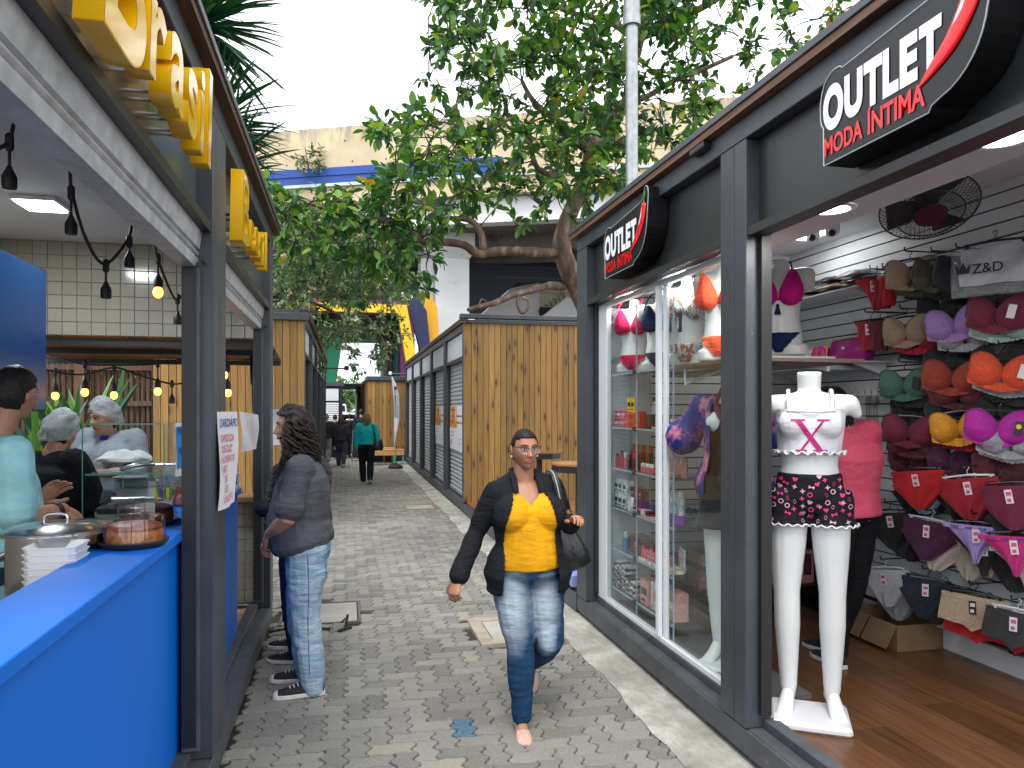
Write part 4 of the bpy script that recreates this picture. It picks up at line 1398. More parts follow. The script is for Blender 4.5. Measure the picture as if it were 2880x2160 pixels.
# ------------------------------------------------------------ food kiosk: signs, counters, goods
YEL = mat('sign_yellow', (0.90, 0.50, 0.002), 0.25, spec=0.5)
YFACE = mat('sign_yellow_face', (0.86, 0.50, 0.03), 0.10, spec=0.9)
def script_sign(name, label, y_start, z_base, size, stand, kb_=1.3, gap=0.05):
 r = thing(name, label, 'sign', (LX, y_start, z_base))
 x0 = LX - 0.065 + stand
 y = y_start
 for ch, k in (('B', kb_), ('r', 1.0), ('a', 1.0), ('s', 1.0), ('i', 1.0), ('l', 1.15)):
  t = text_mb(ch, size * k, 0.0, size * 0.030, res=8)
  flat = MB()
  (ax, bx), (ay, by), _ = bounds(t)
  t2 = text_mb(ch, size * k, 0.030, size * 0.030, shear=0.12, res=8)
  (ax, bx), (ay, by), _ = bounds(t2)
  w = bx - ax
  zb = z_base - (0.20 * size if ch == 'B' else 0.06 * size if ch == 'r' else 0)
  M = frame((x0, y - ax, zb), (0, 1, 0), (0, 0, 1))
  t2.xf(M)
  f2 = text_mb(ch, size * k, 0.0, size * 0.022, shear=0.12, res=8)
  f2.xf(frame((x0 + 0.0312, y - ax, zb), (0, 1, 0), (0, 0, 1)))
  lt = part('letter', t2, YEL, r, smooth=50, bevel=0.004)
  part('letter_face', f2, YFACE, lt)
  for q in range(2):
   mb = MB(); mb.tube([(LX - 0.064, y + w * (0.3 + 0.4 * q), z_base + size * 0.25), (x0 - 0.028, y + w * (0.3 + 0.4 * q), z_base + size * 0.25)], 0.006, n=6)
   part('peg', mb, ROD, r)
  y += w * 0.93 + gap
 return y
yy = script_sign('letter_sign', 'near yellow raised letter sign Brasil on the food kiosk fascia', 1.70, 2.615, 0.44, 0.11, 1.45)
yy2 = script_sign('letter_sign', 'far yellow raised letter sign Brasil on the food kiosk fascia', 3.84, 2.60, 0.30, 0.11, 1.7, 0.09)

def counter(label, y0, y1):
 r = thing('counter', label, 'counter', (LX - 0.2, (y0 + y1) / 2, 0.17))
 mb = MB(); mb.box(LX - 0.165, LX - 0.142, y0, y1, 0.172, 1.132)
 part('front_panel', mb, BLUE, r, bevel=0.002)
 mb = MB(); mb.box(LX - 0.36, LX - 0.118, y0 - 0.01, y1 + 0.01, 1.133, 1.175)
 part('top', mb, BLUE, r, bevel=0.003)
 mb = MB(); mb.box(LX - 0.345, LX - 0.325, y0, y1, 0.172, 1.132)
 part('inner_panel', mb, BLUE, r)
 return r
counter('long bright blue service counter in the near bay of the food kiosk', 1.15, 3.60)
counter('short bright blue counter in the far bay of the food kiosk', 3.85, 5.28)
# steel work table behind the counter
wt = thing('work_table', 'steel work table behind the blue counter under the pot and trays', 'table', (-1.3, 3, 0.17))
mb = MB(); mb.box(-1.30, -0.94, 1.6, 5.6, 0.99, 1.02)
part('top', mb, mat('brushed_steel', (0.55, 0.56, 0.57), 0.28, 1.0, nz=(30, 0.1)), wt, bevel=0.004)
for y in (1.7, 3.6, 5.5):
 for x in (-1.26, -0.98):
  mb = MB(); mb.box(x - 0.02, x + 0.02, y - 0.02, y + 0.02, 0.173, 0.989)
  part('leg', mb, ROD, wt)
STEEL = mat('pot_steel', (0.50, 0.50, 0.51), 0.16, 1.0, bp=(8, 0.03))
pot = thing('stock_pot', 'large steel stock pot with lid and ring handles behind the counter', 'pot', (-1.14, 3.02, 1.02))
cx, cy = -1.06, 3.08
mb = MB(); mb.lathe((cx, cy, 1.021), [(0.155, 0), (0.16, 0.01), (0.16, 0.215), (0.182, 0.22), (0.182, 0.226), (0.15, 0.226)], 32)
part('body', mb, STEEL, pot, smooth=40)
mb = MB(); mb.lathe((cx, cy, 1.246), [(0.174, 0), (0.174, 0.008), (0.13, 0.026), (0.05, 0.037), (0.0, 0.039)], 32)
part('lid', mb, STEEL, pot, smooth=40)
mb = MB(); mb.tube(smooth_path([(cx - 0.04, cy, 1.278), (cx - 0.032, cy, 1.306), (cx + 0.032, cy, 1.306), (cx + 0.04, cy, 1.278)]), 0.007, n=6, side=(0, 1, 0))
part('lid_handle', mb, STEEL, pot, smooth=True)
for a in (-0.35, 2.8):
 c = V((cx + 0.16 * math.cos(a), cy + 0.16 * math.sin(a), 1.17))
 t = V((-math.sin(a), math.cos(a), 0)); n = V((math.cos(a), math.sin(a), 0))
 mb = MB(); mb.tube(smooth_path([c - t * 0.05, c - t * 0.055 + n * 0.05 - V((0, 0, .03)), c + t * 0.055 + n * 0.05 - V((0, 0, .03)), c + t * 0.05]), 0.010, n=6)
 part('handle', mb, STEEL, pot, smooth=True)
FOAM = mat('foam_white', (0.80, 0.80, 0.80), 0.6, bp=(200, 0.05))
def foam_tray(label, c, w, n_edge=0.0):
 mb = MB()
 def ring(s, z):
  k = 0.22
  pts = [(-1 + k, -1), (1 - k, -1), (1, -1 + k), (1, 1 - k), (1 - k, 1), (-1 + k, 1), (-1, 1 - k), (-1, -1 + k)]
  return [(c[0] + p[0] * s * w, c[1] + p[1] * s * w, c[2] + z) for p in pts]
 mb.rings([ring(0.86, 0), ring(0.97, 0.026), ring(1.0, 0.027), ring(1.0, 0.030), ring(0.95, 0.030), ring(0.84, 0.004)])
 return tag(part('foam_tray', mb, FOAM), label, 'tray', 'stacked white foam trays')
for k in range(9):
 foam_tray(f'white foam food tray, {ORD[k]} from the bottom of the tall stack beside the pot', (-0.985, 2.87, 1.021 + k * 0.0225), 0.085)
for k in range(3):
 foam_tray(f'white foam tray, {ORD[k]} from the bottom of the low stack nearest the counter edge', (-0.985, 2.64, 1.021 + k * 0.02), 0.085)
# cakes under clear domes
CAKE = mat('cake_red', (0.24, 0.050, 0.008), 0.4, nz=(26, 0.45), bp=(40, 0.5))
CAKE2 = mat('cake_dark', (0.055, 0.012, 0.010), 0.35, nz=(22, 0.4), bp=(30, 0.5))
DOME = glass_mat('clear_plastic', (0.90, 0.90, 0.93), 1.5, 0.03, 0.03)
def cake(label, c, r, mt, side):
 t = thing('cake', label, 'cake', c)
 mb = MB(); mb.lathe((c[0], c[1], c[2] + 0.001), [(r * 1.03, 0), (r * 1.15, 0.012), (r * 1.19, 0.022), (r * 1.17, 0.026), (r * 1.02, 0.012)], 32)
 part('tray', mb, RUBBER, t, smooth=40)
 mb = MB(); mb.lathe((c[0], c[1], c[2] + 0.014), [(r * 0.92, 0), (r * 0.97, 0.01), (r * 0.97, 0.052)], 32)
 part('sponge', mb, side, t, smooth=40)
 mb = MB(); mb.lathe((c[0], c[1], c[2] + 0.066), [(r * 0.97, 0), (r * 0.94, 0.016), (r * 0.7, 0.025), (r * 0.2, 0.026), (0.001, 0.026)], 32)
 part('icing', mb, mt, t, smooth=True)
 mb = MB(); mb.lathe((c[0], c[1], c[2] + 0.022), [(r * 1.10, 0), (r * 1.06, 0.075), (r * 1.03, 0.090), (r * 0.9, 0.094), (r * 0.55, 0.089), (0.001, 0.087)], 40, cap=False)
 part('dome', mb, DOME, t, smooth=45)
SPONGE = mat('sponge', (0.50, 0.16, 0.025), 0.7, nz=(50, 0.4), bp=(60, 0.5))
cake('round orange brown cake under a clear dome, nearer one on the blue counter', (-0.795, 3.10, 1.175), 0.104, CAKE, SPONGE)
cake('round dark chocolate cake under a clear dome, farther one by the post', (-0.885, 3.66, 1.175), 0.115, CAKE2, mat('sponge_dark', (0.11, 0.022, 0.012), 0.6, nz=(40, 0.4)))
cake('small cake in a clear box glimpsed beside the showcase behind the post', (-0.85, 4.62, 1.175), 0.11, CAKE, SPONGE)
# glass showcase
gc = thing('glass_showcase', 'frameless glass food showcase with two shelves on the work table', 'showcase', (-1.2, 4.1, 1.02))
def pane(x0, x1, y0, y1, z0, z1, name='pane'):
 mb = MB(); mb.box(x0, x1, y0, y1, z0, z1)
 o = part(name, mb, glass_mat('showcase_glass', (0.96, 0.985, 0.975), 1.12), gc)
 return o
gx0, gx1, gy0, gy1, gz0, gz1 = -1.32, -0.936, 4.20, 4.72, 1.16, 1.62
for args in ((gx0, gx1, gy0, gy0 + 0.006, 1.06, gz1), (gx1, gx1 + 0.006, gy0, gy1, gz0, gz1), (gx0, gx1, gy1, gy1 + 0.006, gz0, gz1)):
 pane(*args)
pane(gx0, gx1 + 0.006, gy0, gy1, gz1 + 0.001, gz1 + 0.008, 'top_pane')
pane(gx0 + 0.01, gx1 - 0.01, gy0 + 0.01, gy1 - 0.02, 1.36, 1.367, 'shelf')
pane(gx0 + 0.01, gx1 - 0.01, gy0 + 0.01, gy1 - 0.02, 1.13, 1.137, 'shelf')
for nm, b in (('edge_trim', (gx0, gx1, gy0 - 0.002, gy0 - 0.0005, gz1 + 0.001, gz1 + 0.008)), ('edge_trim', (gx0 + 0.01, gx1 - 0.01, gy0 + 0.004, gy0 + 0.0095, 1.359, 1.368)), ('edge_trim', (gx1 + 0.0005, gx1 + 0.0065, gy0 - 0.004, gy0 - 0.0005, 1.06, gz1)), ('edge_trim', (gx0 + 0.01, gx1 - 0.01, gy0 + 0.004, gy0 + 0.0095, 1.129, 1.138)), ('edge_trim', (gx0 - 0.004, gx0, gy0 - 0.003, gy0 + 0.003, 1.06, gz1))):
 mb = MB(); mb.box(*b)
 part(nm, mb, GEDGE if nm == 'edge_trim' else GLASS, gc)
# things on and behind the counter
def cup(label, c, r, h, m, parts=()):
 t = thing('cup', label, 'cup', c)
 mb = MB(); mb.lathe((c[0], c[1], c[2] + 0.001), [(r * 0.75, 0), (r, h), (r * 0.96, h), (r * 0.72, 0.004)], 18)
 part('body', mb, m, t, smooth=40)
 for i, (col, dx, dy, tilt) in enumerate(parts):
  mb = MB(); mb.cbox((0, 0, h * 0.9), (0.014, 0.006, h * 1.7))
  mb.xf(Matrix.Translation((c[0] + dx, c[1] + dy, c[2] + 0.02)) @ Matrix.Rotation(tilt, 4, 'Y'))
  s = part('spoon', mb, mat('spoon_' + col, {'yellow': (0.75, 0.6, 0.02), 'green': (0.02, 0.33, 0.05), 'blue': (0.02, 0.06, 0.36), 'red': (0.5, 0.02, 0.02)}[col], 0.4), t, label=col + ' plastic spoon')
cup('white paper cup of coloured plastic spoons on the blue counter', (-0.90, 4.08, 1.175), 0.038, 0.06, FOAM, (('yellow', -0.03, 0, -0.2), ('green', -0.02, 0.01, -0.25), ('blue', -0.012, 0, -0.12), ('yellow', 0.008, 0, 0.05), ('green', 0.012, 0.01, 0.15), ('red', 0.028, 0, 0.35)))
cup('translucent plastic cup beside the sanitiser bottle', (-0.725, 5.255, 1.175), 0.030, 0.10, mat('cup_plastic', (0.7, 0.7, 0.7), 0.3))
bt = thing('bottle', 'clear hand sanitiser bottle with red flip cap on the far blue counter', 'bottle', (-0.735, 5.18, 1.175))
mb = MB(); mb.lathe((-0.735, 5.18, 1.176), [(0.034, 0), (0.036, 0.01), (0.036, 0.12), (0.026, 0.15), (0.013, 0.16), (0.013, 0.168)], 18, sy=0.7)
part('body', mb, mat('bottle_clear', (0.62, 0.66, 0.72), 0.1, spec=0.8), bt, smooth=40)
mb = MB(); mb.lathe((-0.735, 5.18, 1.206), [(0.0365, 0), (0.0365, 0.07)], 18, cap=False, sy=0.72)
part('sticker', mb, mat('sticker_blue', (0.04, 0.10, 0.34), 0.4, nz=(60, 0.8)), bt)
mb = MB(); mb.lathe((-0.735, 5.18, 1.345), [(0.014, 0), (0.014, 0.02), (0.007, 0.024), (0.005, 0.05)], 12)
part('cap', mb, mat('cap_red', (0.6, 0.01, 0.01), 0.35), bt, smooth=40)
FILM = film_mat('cling_film', (0.8, 0.82, 0.84), 0.25)
def cloth_lump(name, label, cat, c, r, m, seed):
 mb = MB()
 def fn(u, v):
  a = u * 2 * PI
  k = math.sin(v * PI / 2)
  rr = 1 + 0.3 * noise.noise(V((math.cos(a) * 1.6, math.sin(a) * 1.6, seed + v * 2)))
  z = math.cos(v * PI / 2) * (1 + 0.5 * noise.noise(V((math.cos(a) * 3 * k, math.sin(a) * 3 * k, seed))))
  return (c[0] + r[0] * k * rr * math.cos(a), c[1] + r[1] * k * rr * math.sin(a), c[2] + r[2] * z)
 mb.grid(fn, 36, 12)
 return tag(part(name, mb, m, smooth=True), label, cat)
cloth_lump('cleaning_cloth', 'crumpled mint green cloth at the left end of the counter', 'cloth', (-0.98, 2.36, 1.021), (0.07, 0.08, 0.035), fabric('mint_cloth', (0.12, 0.55, 0.40)), 3)
cloth_lump('napkin_pack', 'white and yellow napkin bag lying at the near counter corner', 'napkins', (-1.00, 2.18, 1.021), (0.08, 0.12, 0.05), mat('napkin_yellow', (0.72, 0.66, 0.10), 0.6, dirt=(5, 0.5, (0.75, 0.75, 0.72))), 8)
cloth_lump('dish_towel', 'crumpled white checked towel behind the showcase', 'towel', (-1.42, 5.35, 1.36), (0.17, 0.12, 0.07), fabric('white_towel', (0.62, 0.60, 0.62)), 12)
bs = thing('bain_marie', 'steel bain marie with open lids behind the glass showcase', 'food warmer', (-1.2, 4.9, 1.02))
mb = MB(); mb.box(-1.45, -1.0, 4.78, 5.5, 1.021, 1.18)
part('body', mb, mat('brushed_steel'), bs, bevel=0.008)
mb = MB(); mb.box(-1.45, -1.02, 5.36, 5.5, 1.18, 1.34)
part('splash_back', mb, mat('brushed_steel'), bs, bevel=0.01)
tr = thing('food_box', 'clear plastic box with dark rim and chrome tongs in the showcase', 'food box', (-1.18, 4.2, 1.137))
mb = MB(); mb.rings([[(-1.13 + sx * w, 4.47 + sy * w * 0.8, z) for sx, sy in ((-1, -1), (1, -1), (1, 1), (-1, 1))] for w, z in ((0.165, 1.18), (0.135, 1.33))])
part('lid', mb, DOME, tr, bevel=0.02)
mb = MB(); mb.box(-1.30, -0.96, 4.33, 4.61, 1.139, 1.178)
part('base', mb, RUBBER, tr, bevel=0.008)
mb = MB(); mb.tube(smooth_path([(-1.19, 4.40, 1.375), (-1.12, 4.40, 1.395), (-1.04, 4.43, 1.40)]), 0.012, n=6)
part('tongs', mb, ROD, tr, smooth=True)
for k, (x, y, lab) in enumerate(((-1.02, 4.80, 'clear tub of sliced food behind the right end of the glass showcase'), (-0.86, 4.36, 'small clear tub with red lid on the counter behind the blue notice'))):
 r = thing('tub', lab, 'tub', (x, y, 1.176))
 mb = MB(); mb.box(x - 0.06, x + 0.06, y - 0.06, y + 0.06, 1.177, 1.235)
 part('body', mb, mat('food_tan', (0.42, 0.20, 0.12), 0.5, nz=(30, 0.5)), r, bevel=0.01)
 mb = MB(); mb.box(x - 0.066, x + 0.066, y - 0.066, y + 0.066, 1.236, 1.26)
 part('lid', mb, DOME, r, bevel=0.006)
# notices
PAPER = mat('paper', (0.80, 0.80, 0.84), 0.75)
def notice(name, label, cat, O, ux, uy, w, h, m=PAPER, lines=(), wav=0.012, blank=None):
 r = thing(name, label, cat, O)
 M = frame(O, ux, uy)
 mb = MB()
 mb.grid(lambda u, v: M @ V((u * w, v * h, wav * math.sin(u * 5 + v * 4) * (1 - v * 0.5))), 10, 14)
 part('sheet', mb, m, r, smooth=True)
 if blank:
  mb = MB()
  mb.grid(lambda u, v: M @ V((blank[0] + u * blank[2], blank[1] + v * blank[3], 0.003 + wav * math.sin((blank[0] + u * blank[2]) / w * 5 + (blank[1] + v * blank[3]) / h * 4) * (1 - (blank[1] + v * blank[3]) / h * 0.5))), 8, 10)
  part('coloured_sheet', mb, blank[4], r, smooth=True)
 for s, x, y, size, mt in lines:
  t = text_mb(s, size, 0, size * 0.012, shear=0.1)
  z = 0.0065
  for i, v in enumerate(t.v):
   px, py = v[0] + x, v[1] + y
   t.v[i] = tuple(M @ V((px, py, z + wav * math.sin(px / w * 5 + py / h * 4) * (1 - py / h * 0.5))))
  part('lettering', t, mt, r)
 return r
INKR = mat('ink_red', (0.60, 0.12, 0.16), 0.7); INKB = mat('ink_blue', (0.02, 0.05, 0.30), 0.7); INK = mat('ink_black', (0.02, 0.02, 0.03), 0.7)
notice('menu_sheet', 'long white handwritten menu sheet taped to the grey post', 'notice', (LX + 0.012, 3.52, 1.245), (0.1, 1, 0), (0, 0, 1), 0.34, 0.445, PAPER, (('CARDÁPIO', 0.03, 0.375, 0.055, INKB), ('TAPIOCA', 0.04, 0.305, 0.05, INKR), ('CUSCUZ', 0.04, 0.255, 0.05, INKR), ('PÃO QUENTE', 0.02, 0.21, 0.042, INKR), ('MISTO', 0.04, 0.165, 0.045, INKR), ('CAFÉ', 0.06, 0.12, 0.045, INKR), ('LEITE', 0.06, 0.075, 0.045, INKR), ('CHOCOLATE', 0.04, 0.03, 0.04, INKR)))
notice('paper_sheet', 'blank white sheet hanging tilted in the far food kiosk opening', 'notice', (LX - 0.02, 4.50, 1.455), (0.0, 1, -0.03), (0, -0.06, 1), 0.86, 0.235)
notice('paper_sheet', 'blank white sheet hanging just beyond the kiosk corner beside the curly haired man', 'notice', (-0.605, 6.26, 1.41), (1, 0, 0.05), (0.0, 0, 1), 0.10, 0.29)
notice('price_notice', 'bright blue price note on white paper stuck to the glass showcase', 'notice', (-0.926, 4.43, 1.325), (0.12, 0.99, 0), (0, 0, 1), 0.24, 0.30, PAPER, (('PEDAÇO', 0.03, 0.235, 0.05, INKB), ('BOLO', 0.14, 0.19, 0.05, INKB), ('R$ 2,50', 0.04, 0.12, 0.06, INKB)), 0.006, (0.012, 0.045, 0.20, 0.235, mat('blue_card', (0.01, 0.30, 0.70), 0.6)))
# menu screen
def screen_material():
 m, t, p = new_mat('screen_image')
 sep = t.nodes.new('ShaderNodeSeparateXYZ')
 tc = t.nodes.new('ShaderNodeTexCoord')
 t.links.new(tc.outputs['Object'], sep.inputs[0])
 z = math_n(t, 'MULTIPLY_ADD', sep.outputs[2], 1.0 / 0.95, -1.66 / 0.95)
 c = ramp(t, z, [(0.08, (0.016, 0.03, 0.06)), (0.14, (0.09, 0.055, 0.04)), (0.24, (0.02, 0.035, 0.07)), (0.4, (0.0, 0.022, 0.09)), (1.0, (0.0, 0.05, 0.17))])
 t.links.new(c, p.inputs['Emission Color'])
 p.inputs['Emission Strength'].default_value = 0.55
 p.inputs['Base Color'].default_value = (0.01, 0.02, 0.05, 1)
 p.inputs['Roughness'].default_value = 0.3
 return m
scn = thing('screen', 'big dark blue menu screen hanging inside the food kiosk', 'screen', (-1.85, 4.4, 1.7))
mb = MB(); mb.box(-1.865, -1.86, 3.35, 5.245, 1.70, 2.58)
part('display', mb, screen_material(), scn)
mb = MB(); mb.box(-1.90, -1.866, 3.33, 5.26, 1.69, 2.59)
part('casing', mb, RUBBER, scn)
mb = MB(); mb.tube([(-1.89, 4.3, 2.58), (-1.89, 4.3, 2.96)], 0.015, n=6)
part('hanger', mb, BLACK, scn)
# ceiling light panel
lp = thing('ceiling_light', 'square white light panel lit on the food kiosk ceiling', 'ceiling light', (-1.8, 5.0, 2.96))
mb = MB(); mb.box(-1.93, -1.68, 4.87, 5.15, 2.938, 2.964)
part('casing', mb, WHITE, lp, bevel=0.004)
mb = MB(); mb.box(-1.91, -1.70, 4.89, 5.13, 2.930, 2.937)
part('diffuser', mb, mat('panel_glow', (0.9, 0.95, 1), 0.5, emit=((0.85, 0.95, 1.0), 9.0)), lp)
def area_lamp(name, loc, size, power, col, shape='DISK'):
 d = bpy.data.lights.new(name, 'AREA')
 d.shape = shape
 d.size = size
 d.energy = power
 d.color = col
 o = bpy.data.objects.new(name, d)
 COL.objects.link(o)
 o.location = loc
 return o
area_lamp('panel_lamp', (-1.8, 5.0, 2.92), 0.2, 10, (0.9, 0.96, 1.0), 'SQUARE')
# festoon lights
WARM = mat('bulb_glow', (1, 0.7, 0.3), 0.3, emit=((1.0, 0.42, 0.04), 3.2))
def festoon(label, cable, drops):
 r = thing('string_lights', label, 'string lights', cable[0])
 mb = MB(); mb.tube(smooth_path(cable, 6), 0.008, n=6)
 part('cable', mb, RUBBER, r, smooth=True)
 for p, L, lit in drops:
  p = V(p)
  mb = MB(); mb.tube([p + V((0, 0, 0.02)), p - V((0, 0, 0.02))], 0.016, n=8)
  mb.tube([p, p - V((0, 0, L))], 0.006, n=6)
  e = p - V((0, 0, L))
  mb.lathe(tuple(e - V((0, 0, 0.075))), [(0.024, 0), (0.026, 0.01), (0.026, 0.045), (0.014, 0.07), (0.008, 0.085)], 12)
  s = part('socket', mb, RUBBER, r, smooth=40)
  if lit:
   mb = MB(); mb.ell(e - V((0, 0, 0.105)), (0.03, 0.03, 0.036), 12, 8)
   part('bulb', mb, WARM, s, smooth=True)
A0_ = lambda x, y, Y: at(x / 2.074, y / 2.074, Y)
A1_ = lambda x, y, Y: at(x / 2.074, 600 + y / 2.074, Y)
festoon('black festoon cable looping below the food kiosk ceiling with one lit bulb', [A0_(-60, 880, 3.0), A0_(50, 830, 3.15), A0_(125, 680, 3.3), A0_(380, 900, 3.5), A0_(420, 1120, 3.65), A0_(500, 1390, 3.9), A0_(610, 1540, 4.1), A0_(745, 1400, 4.25), A0_(785, 1285, 4.4), A0_(890, 1385, 4.7), A0_(920, 1510, 4.9), A0_(1000, 1710, 5.1), A0_(1038, 1745, 5.2), A0_(1095, 1680, 5.35)],
  [(A0_(55, 830, 3.15), 0.10, False), (A0_(415, 1125, 3.65), 0.11, False), (A0_(618, 1550, 4.1), 0.09, False), (A0_(755, 1410, 4.25), 0.06, False), (A0_(922, 1510, 4.9), 0.10, True), (A0_(1036, 1745, 5.2), 0.09, False)])
festoon('festoon string with four glowing bulbs under the raised wooden flap', [A1_(180, 840, 7.1), A1_(340, 850, 6.9), A1_(495, 880, 6.8), A1_(700, 885, 6.8), A1_(920, 878, 6.8), A1_(1100, 840, 6.9)],
  [(A1_(495, 880, 6.8), 0.13, True), (A1_(920, 878, 6.8), 0.13, True)])
festoon('sagging festoon string lower down behind the women, glowing bulbs', [A1_(200, 890, 7.0), A1_(320, 925, 7.05), A1_(480, 940, 7.1), A1_(665, 900, 7.1), A1_(800, 940, 7.1), A1_(1005, 995, 7.1), A1_(1110, 975, 7.1)],
  [(A1_(322, 925, 7.05), 0.10, True), (A1_(665, 905, 7.1), 0.13, True), (A1_(1003, 995, 7.1), 0.10, False)])
festoon('short festoon string at the far kiosk opening with two glowing bulbs', [A1_(1240, 900, 6.7), A1_(1310, 790, 6.7), A1_(1330, 880, 6.8), A1_(1460, 850, 6.7)],
  [(A1_(1308, 790, 6.7), 0.12, True), (A1_(1330, 905, 6.9), 0.11, True)])
# raised flap at the kiosk end
fp = thing('awning_flap', 'raised wooden flap with black frame over the end opening of the food kiosk', 'awning', (-1.5, 6.3, 2.2))
FLP = wood_mat('flap_wood', (0.13, 0.052, 0.018), (0.26, 0.12, 0.045), axis=1, knots=0.4)
mb = MB(); mb.prism([(6.22, 2.245), (7.35, 2.165), (7.35, 2.185), (6.22, 2.265)], -0.073, 0.073, 'yz')
pieces(fp, 'board', mb.mesh('board', FLP, bevel=0.003), [Matrix.Translation((LX - 0.10 - 0.15 * k, 0, 0)) for k in range(13)])
for y, z in ((6.24, 2.19), (6.75, 2.165), (7.32, 2.115)):
 mb = MB(); mb.box(LX - 2.0, LX - 0.03, y - 0.02, y + 0.02, z, z + 0.045)
 part('frame_bar', mb, BLACK, fp)
mb = MB(); mb.tube([A1_(1468, 800, 6.9), A1_(1472, 990, 6.5)], 0.018, n=8); mb.tube([A1_(1472, 985, 6.5), A1_(1476, 1150, 6.25)], 0.008, n=6)
part('gas_strut', mb, BLACK, fp, smooth=True)
# ------------------------------------------------------------ shop signs
SIGNK = mat('sign_black', (0.010, 0.010, 0.011), 0.28, spec=0.3)
SIGNE = mat('sign_edge', (0.40, 0.42, 0.44), 0.3)
SW = mat('sign_white', (0.86, 0.86, 0.90), 0.25, emit=((0.9, 0.9, 1), 0.06))
SR = mat('sign_red', (0.72, 0.004, 0.010), 0.22, emit=((1, 0.0, 0.01), 0.05))
SG = mat('sign_green', (0.03, 0.22, 0.04), 0.3)
def bez(p0, p1, p2, n=8):
 return [((1 - t) ** 2 * p0[0] + 2 * t * (1 - t) * p1[0] + t * t * p2[0], (1 - t) ** 2 * p0[1] + 2 * t * (1 - t) * p1[1] + t * t * p2[1]) for t in [i / n for i in range(n + 1)]]
def fit(s, w, h, off):
 t = text_mb(s, 1.0, 0, off, res=6)
 (x0, x1), (y0, y1), _ = bounds(t)
 for i, v in enumerate(t.v):
  t.v[i] = ((v[0] - x0) / (x1 - x0) * w, (v[1] - y0) / (y1 - y0) * h, 0)
 return t
def outlet_sign(label, y_left, z0, k=1.0):
 xf = RX - 0.075
 r = thing('shop_sign', label, 'sign', (xf, y_left - 0.4, z0))
 M = frame((xf, y_left, z0), (0, -1, 0), (0, 0, 1)) @ Matrix.Scale(k, 4)
 out = [(0.02, 0.0), (0.545, 0.0), (0.555, 0.018), (0.585, 0.028)] + bez((0.60, 0.03), (0.74, 0.07), (0.765, 0.23))[1:] + [(0.785, 0.36)] + bez((0.785, 0.40), (0.78, 0.445), (0.745, 0.445), 4) + bez((0.725, 0.435), (0.712, 0.375), (0.66, 0.365), 4) + [(0.13, 0.33)] + bez((0.115, 0.342), (0.02, 0.36), (0.0, 0.245), 6) + bez((0.0, 0.20), (0.0, 0.16), (0.018, 0.145), 3)
 mb = MB(); mb.prism([(p[0], p[1]) for p in out], -0.135, 0.0, 'xy'); mb.xf(M)
 part('sign_box', mb, SIGNK, r, bevel=0.004)
 mb = MB()
 n = len(out)
 mb.tube([(p[0], p[1], 0.002) for p in out + out[:1]], 0.0028, n=5, cap=False); mb.xf(M)
 part('trim', mb, SIGNE, r, smooth=True)
 x = 0.018
 for ch, w, h, dy in (('O', 0.118, 0.172, -0.004), ('U', 0.098, 0.165, 0), ('T', 0.092, 0.165, 0), ('L', 0.074, 0.165, 0), ('E', 0.078, 0.165, 0), ('T', 0.092, 0.165, 0)):
  t = fit(ch, w, h, 0.055)
  t.xf(M @ Matrix.Translation((x, 0.125 + dy, 0.0035)))
  part('letter', t, SW, r)
  x += w + (0.006 if ch != 'T' else 0.003)
 x = 0.025
 t = fit('MODA', 0.215, 0.072, 0.028); t.xf(M @ Matrix.Translation((x, 0.030, 0.0035)))
 part('lettering', t, SR, r)
 t = fit('\u00cdNTIMA', 0.265, 0.097, 0.028); t.xf(M @ Matrix.Translation((x + 0.24, 0.030, 0.0035)))
 part('lettering', t, SR, r)
 # red chilli
 mid = smooth_path([(0.505, 0.098, 0), (0.56, 0.132, 0), (0.635, 0.185, 0), (0.695, 0.262, 0), (0.722, 0.342, 0)], 5)
 wd = [0.003 + 0.035 * math.sin(PI * min(1, (i / (len(mid) - 1)) * 0.62)) for i in range(len(mid))]
 mb = MB(); mb.tube([p + V((0, 0, 0.004)) for p in mid], wd, [w * 0.18 for w in wd], n=12, side=(1, -1, 0)); mb.xf(M)
 c = part('chilli', mb, SR, r, smooth=True)
 mb = MB(); mb.tube(smooth_path([(0.722, 0.345, 0.006), (0.732, 0.375, 0.006), (0.748, 0.41, 0.006)]), [0.022, 0.012, 0.010, 0.009, 0.008, 0.007, 0.007, 0.006, 0.005], 0.004, n=8, side=(1, -1, 0)); mb.xf(M)
 part('stalk', mb, SG, c, smooth=True)
 mb = MB(); mb.tube(smooth_path([(0.648, 0.225, 0.0105), (0.682, 0.272, 0.0105), (0.700, 0.322, 0.0105)]), [0.001, 0.004, 0.006, 0.007, 0.007, 0.006, 0.004, 0.002, 0.001], 0.001, n=6, side=(1, -1, 0)); mb.xf(M)
 part('highlight', mb, mat('sign_pale', (0.8, 0.8, 0.84), 0.4), c)
outlet_sign('near black OUTLET MODA INTIMA sign with red chilli above the shop door', 2.53, 2.635, 1.0)
outlet_sign('far black OUTLET MODA INTIMA sign with red chilli above the shop window', 4.985, 2.625, 1.0)
# floodlight and bracket on the roof edge
r = thing('floodlight', 'small black floodlight under the roof edge above the shop', 'lamp', (RX - 0.03, 3.55, 3.09))
mb = MB(); mb.cbox((RX - 0.03, 3.62, 3.085), (0.05, 0.16, 0.035)); part('head', mb, BLACK, r, bevel=0.006)
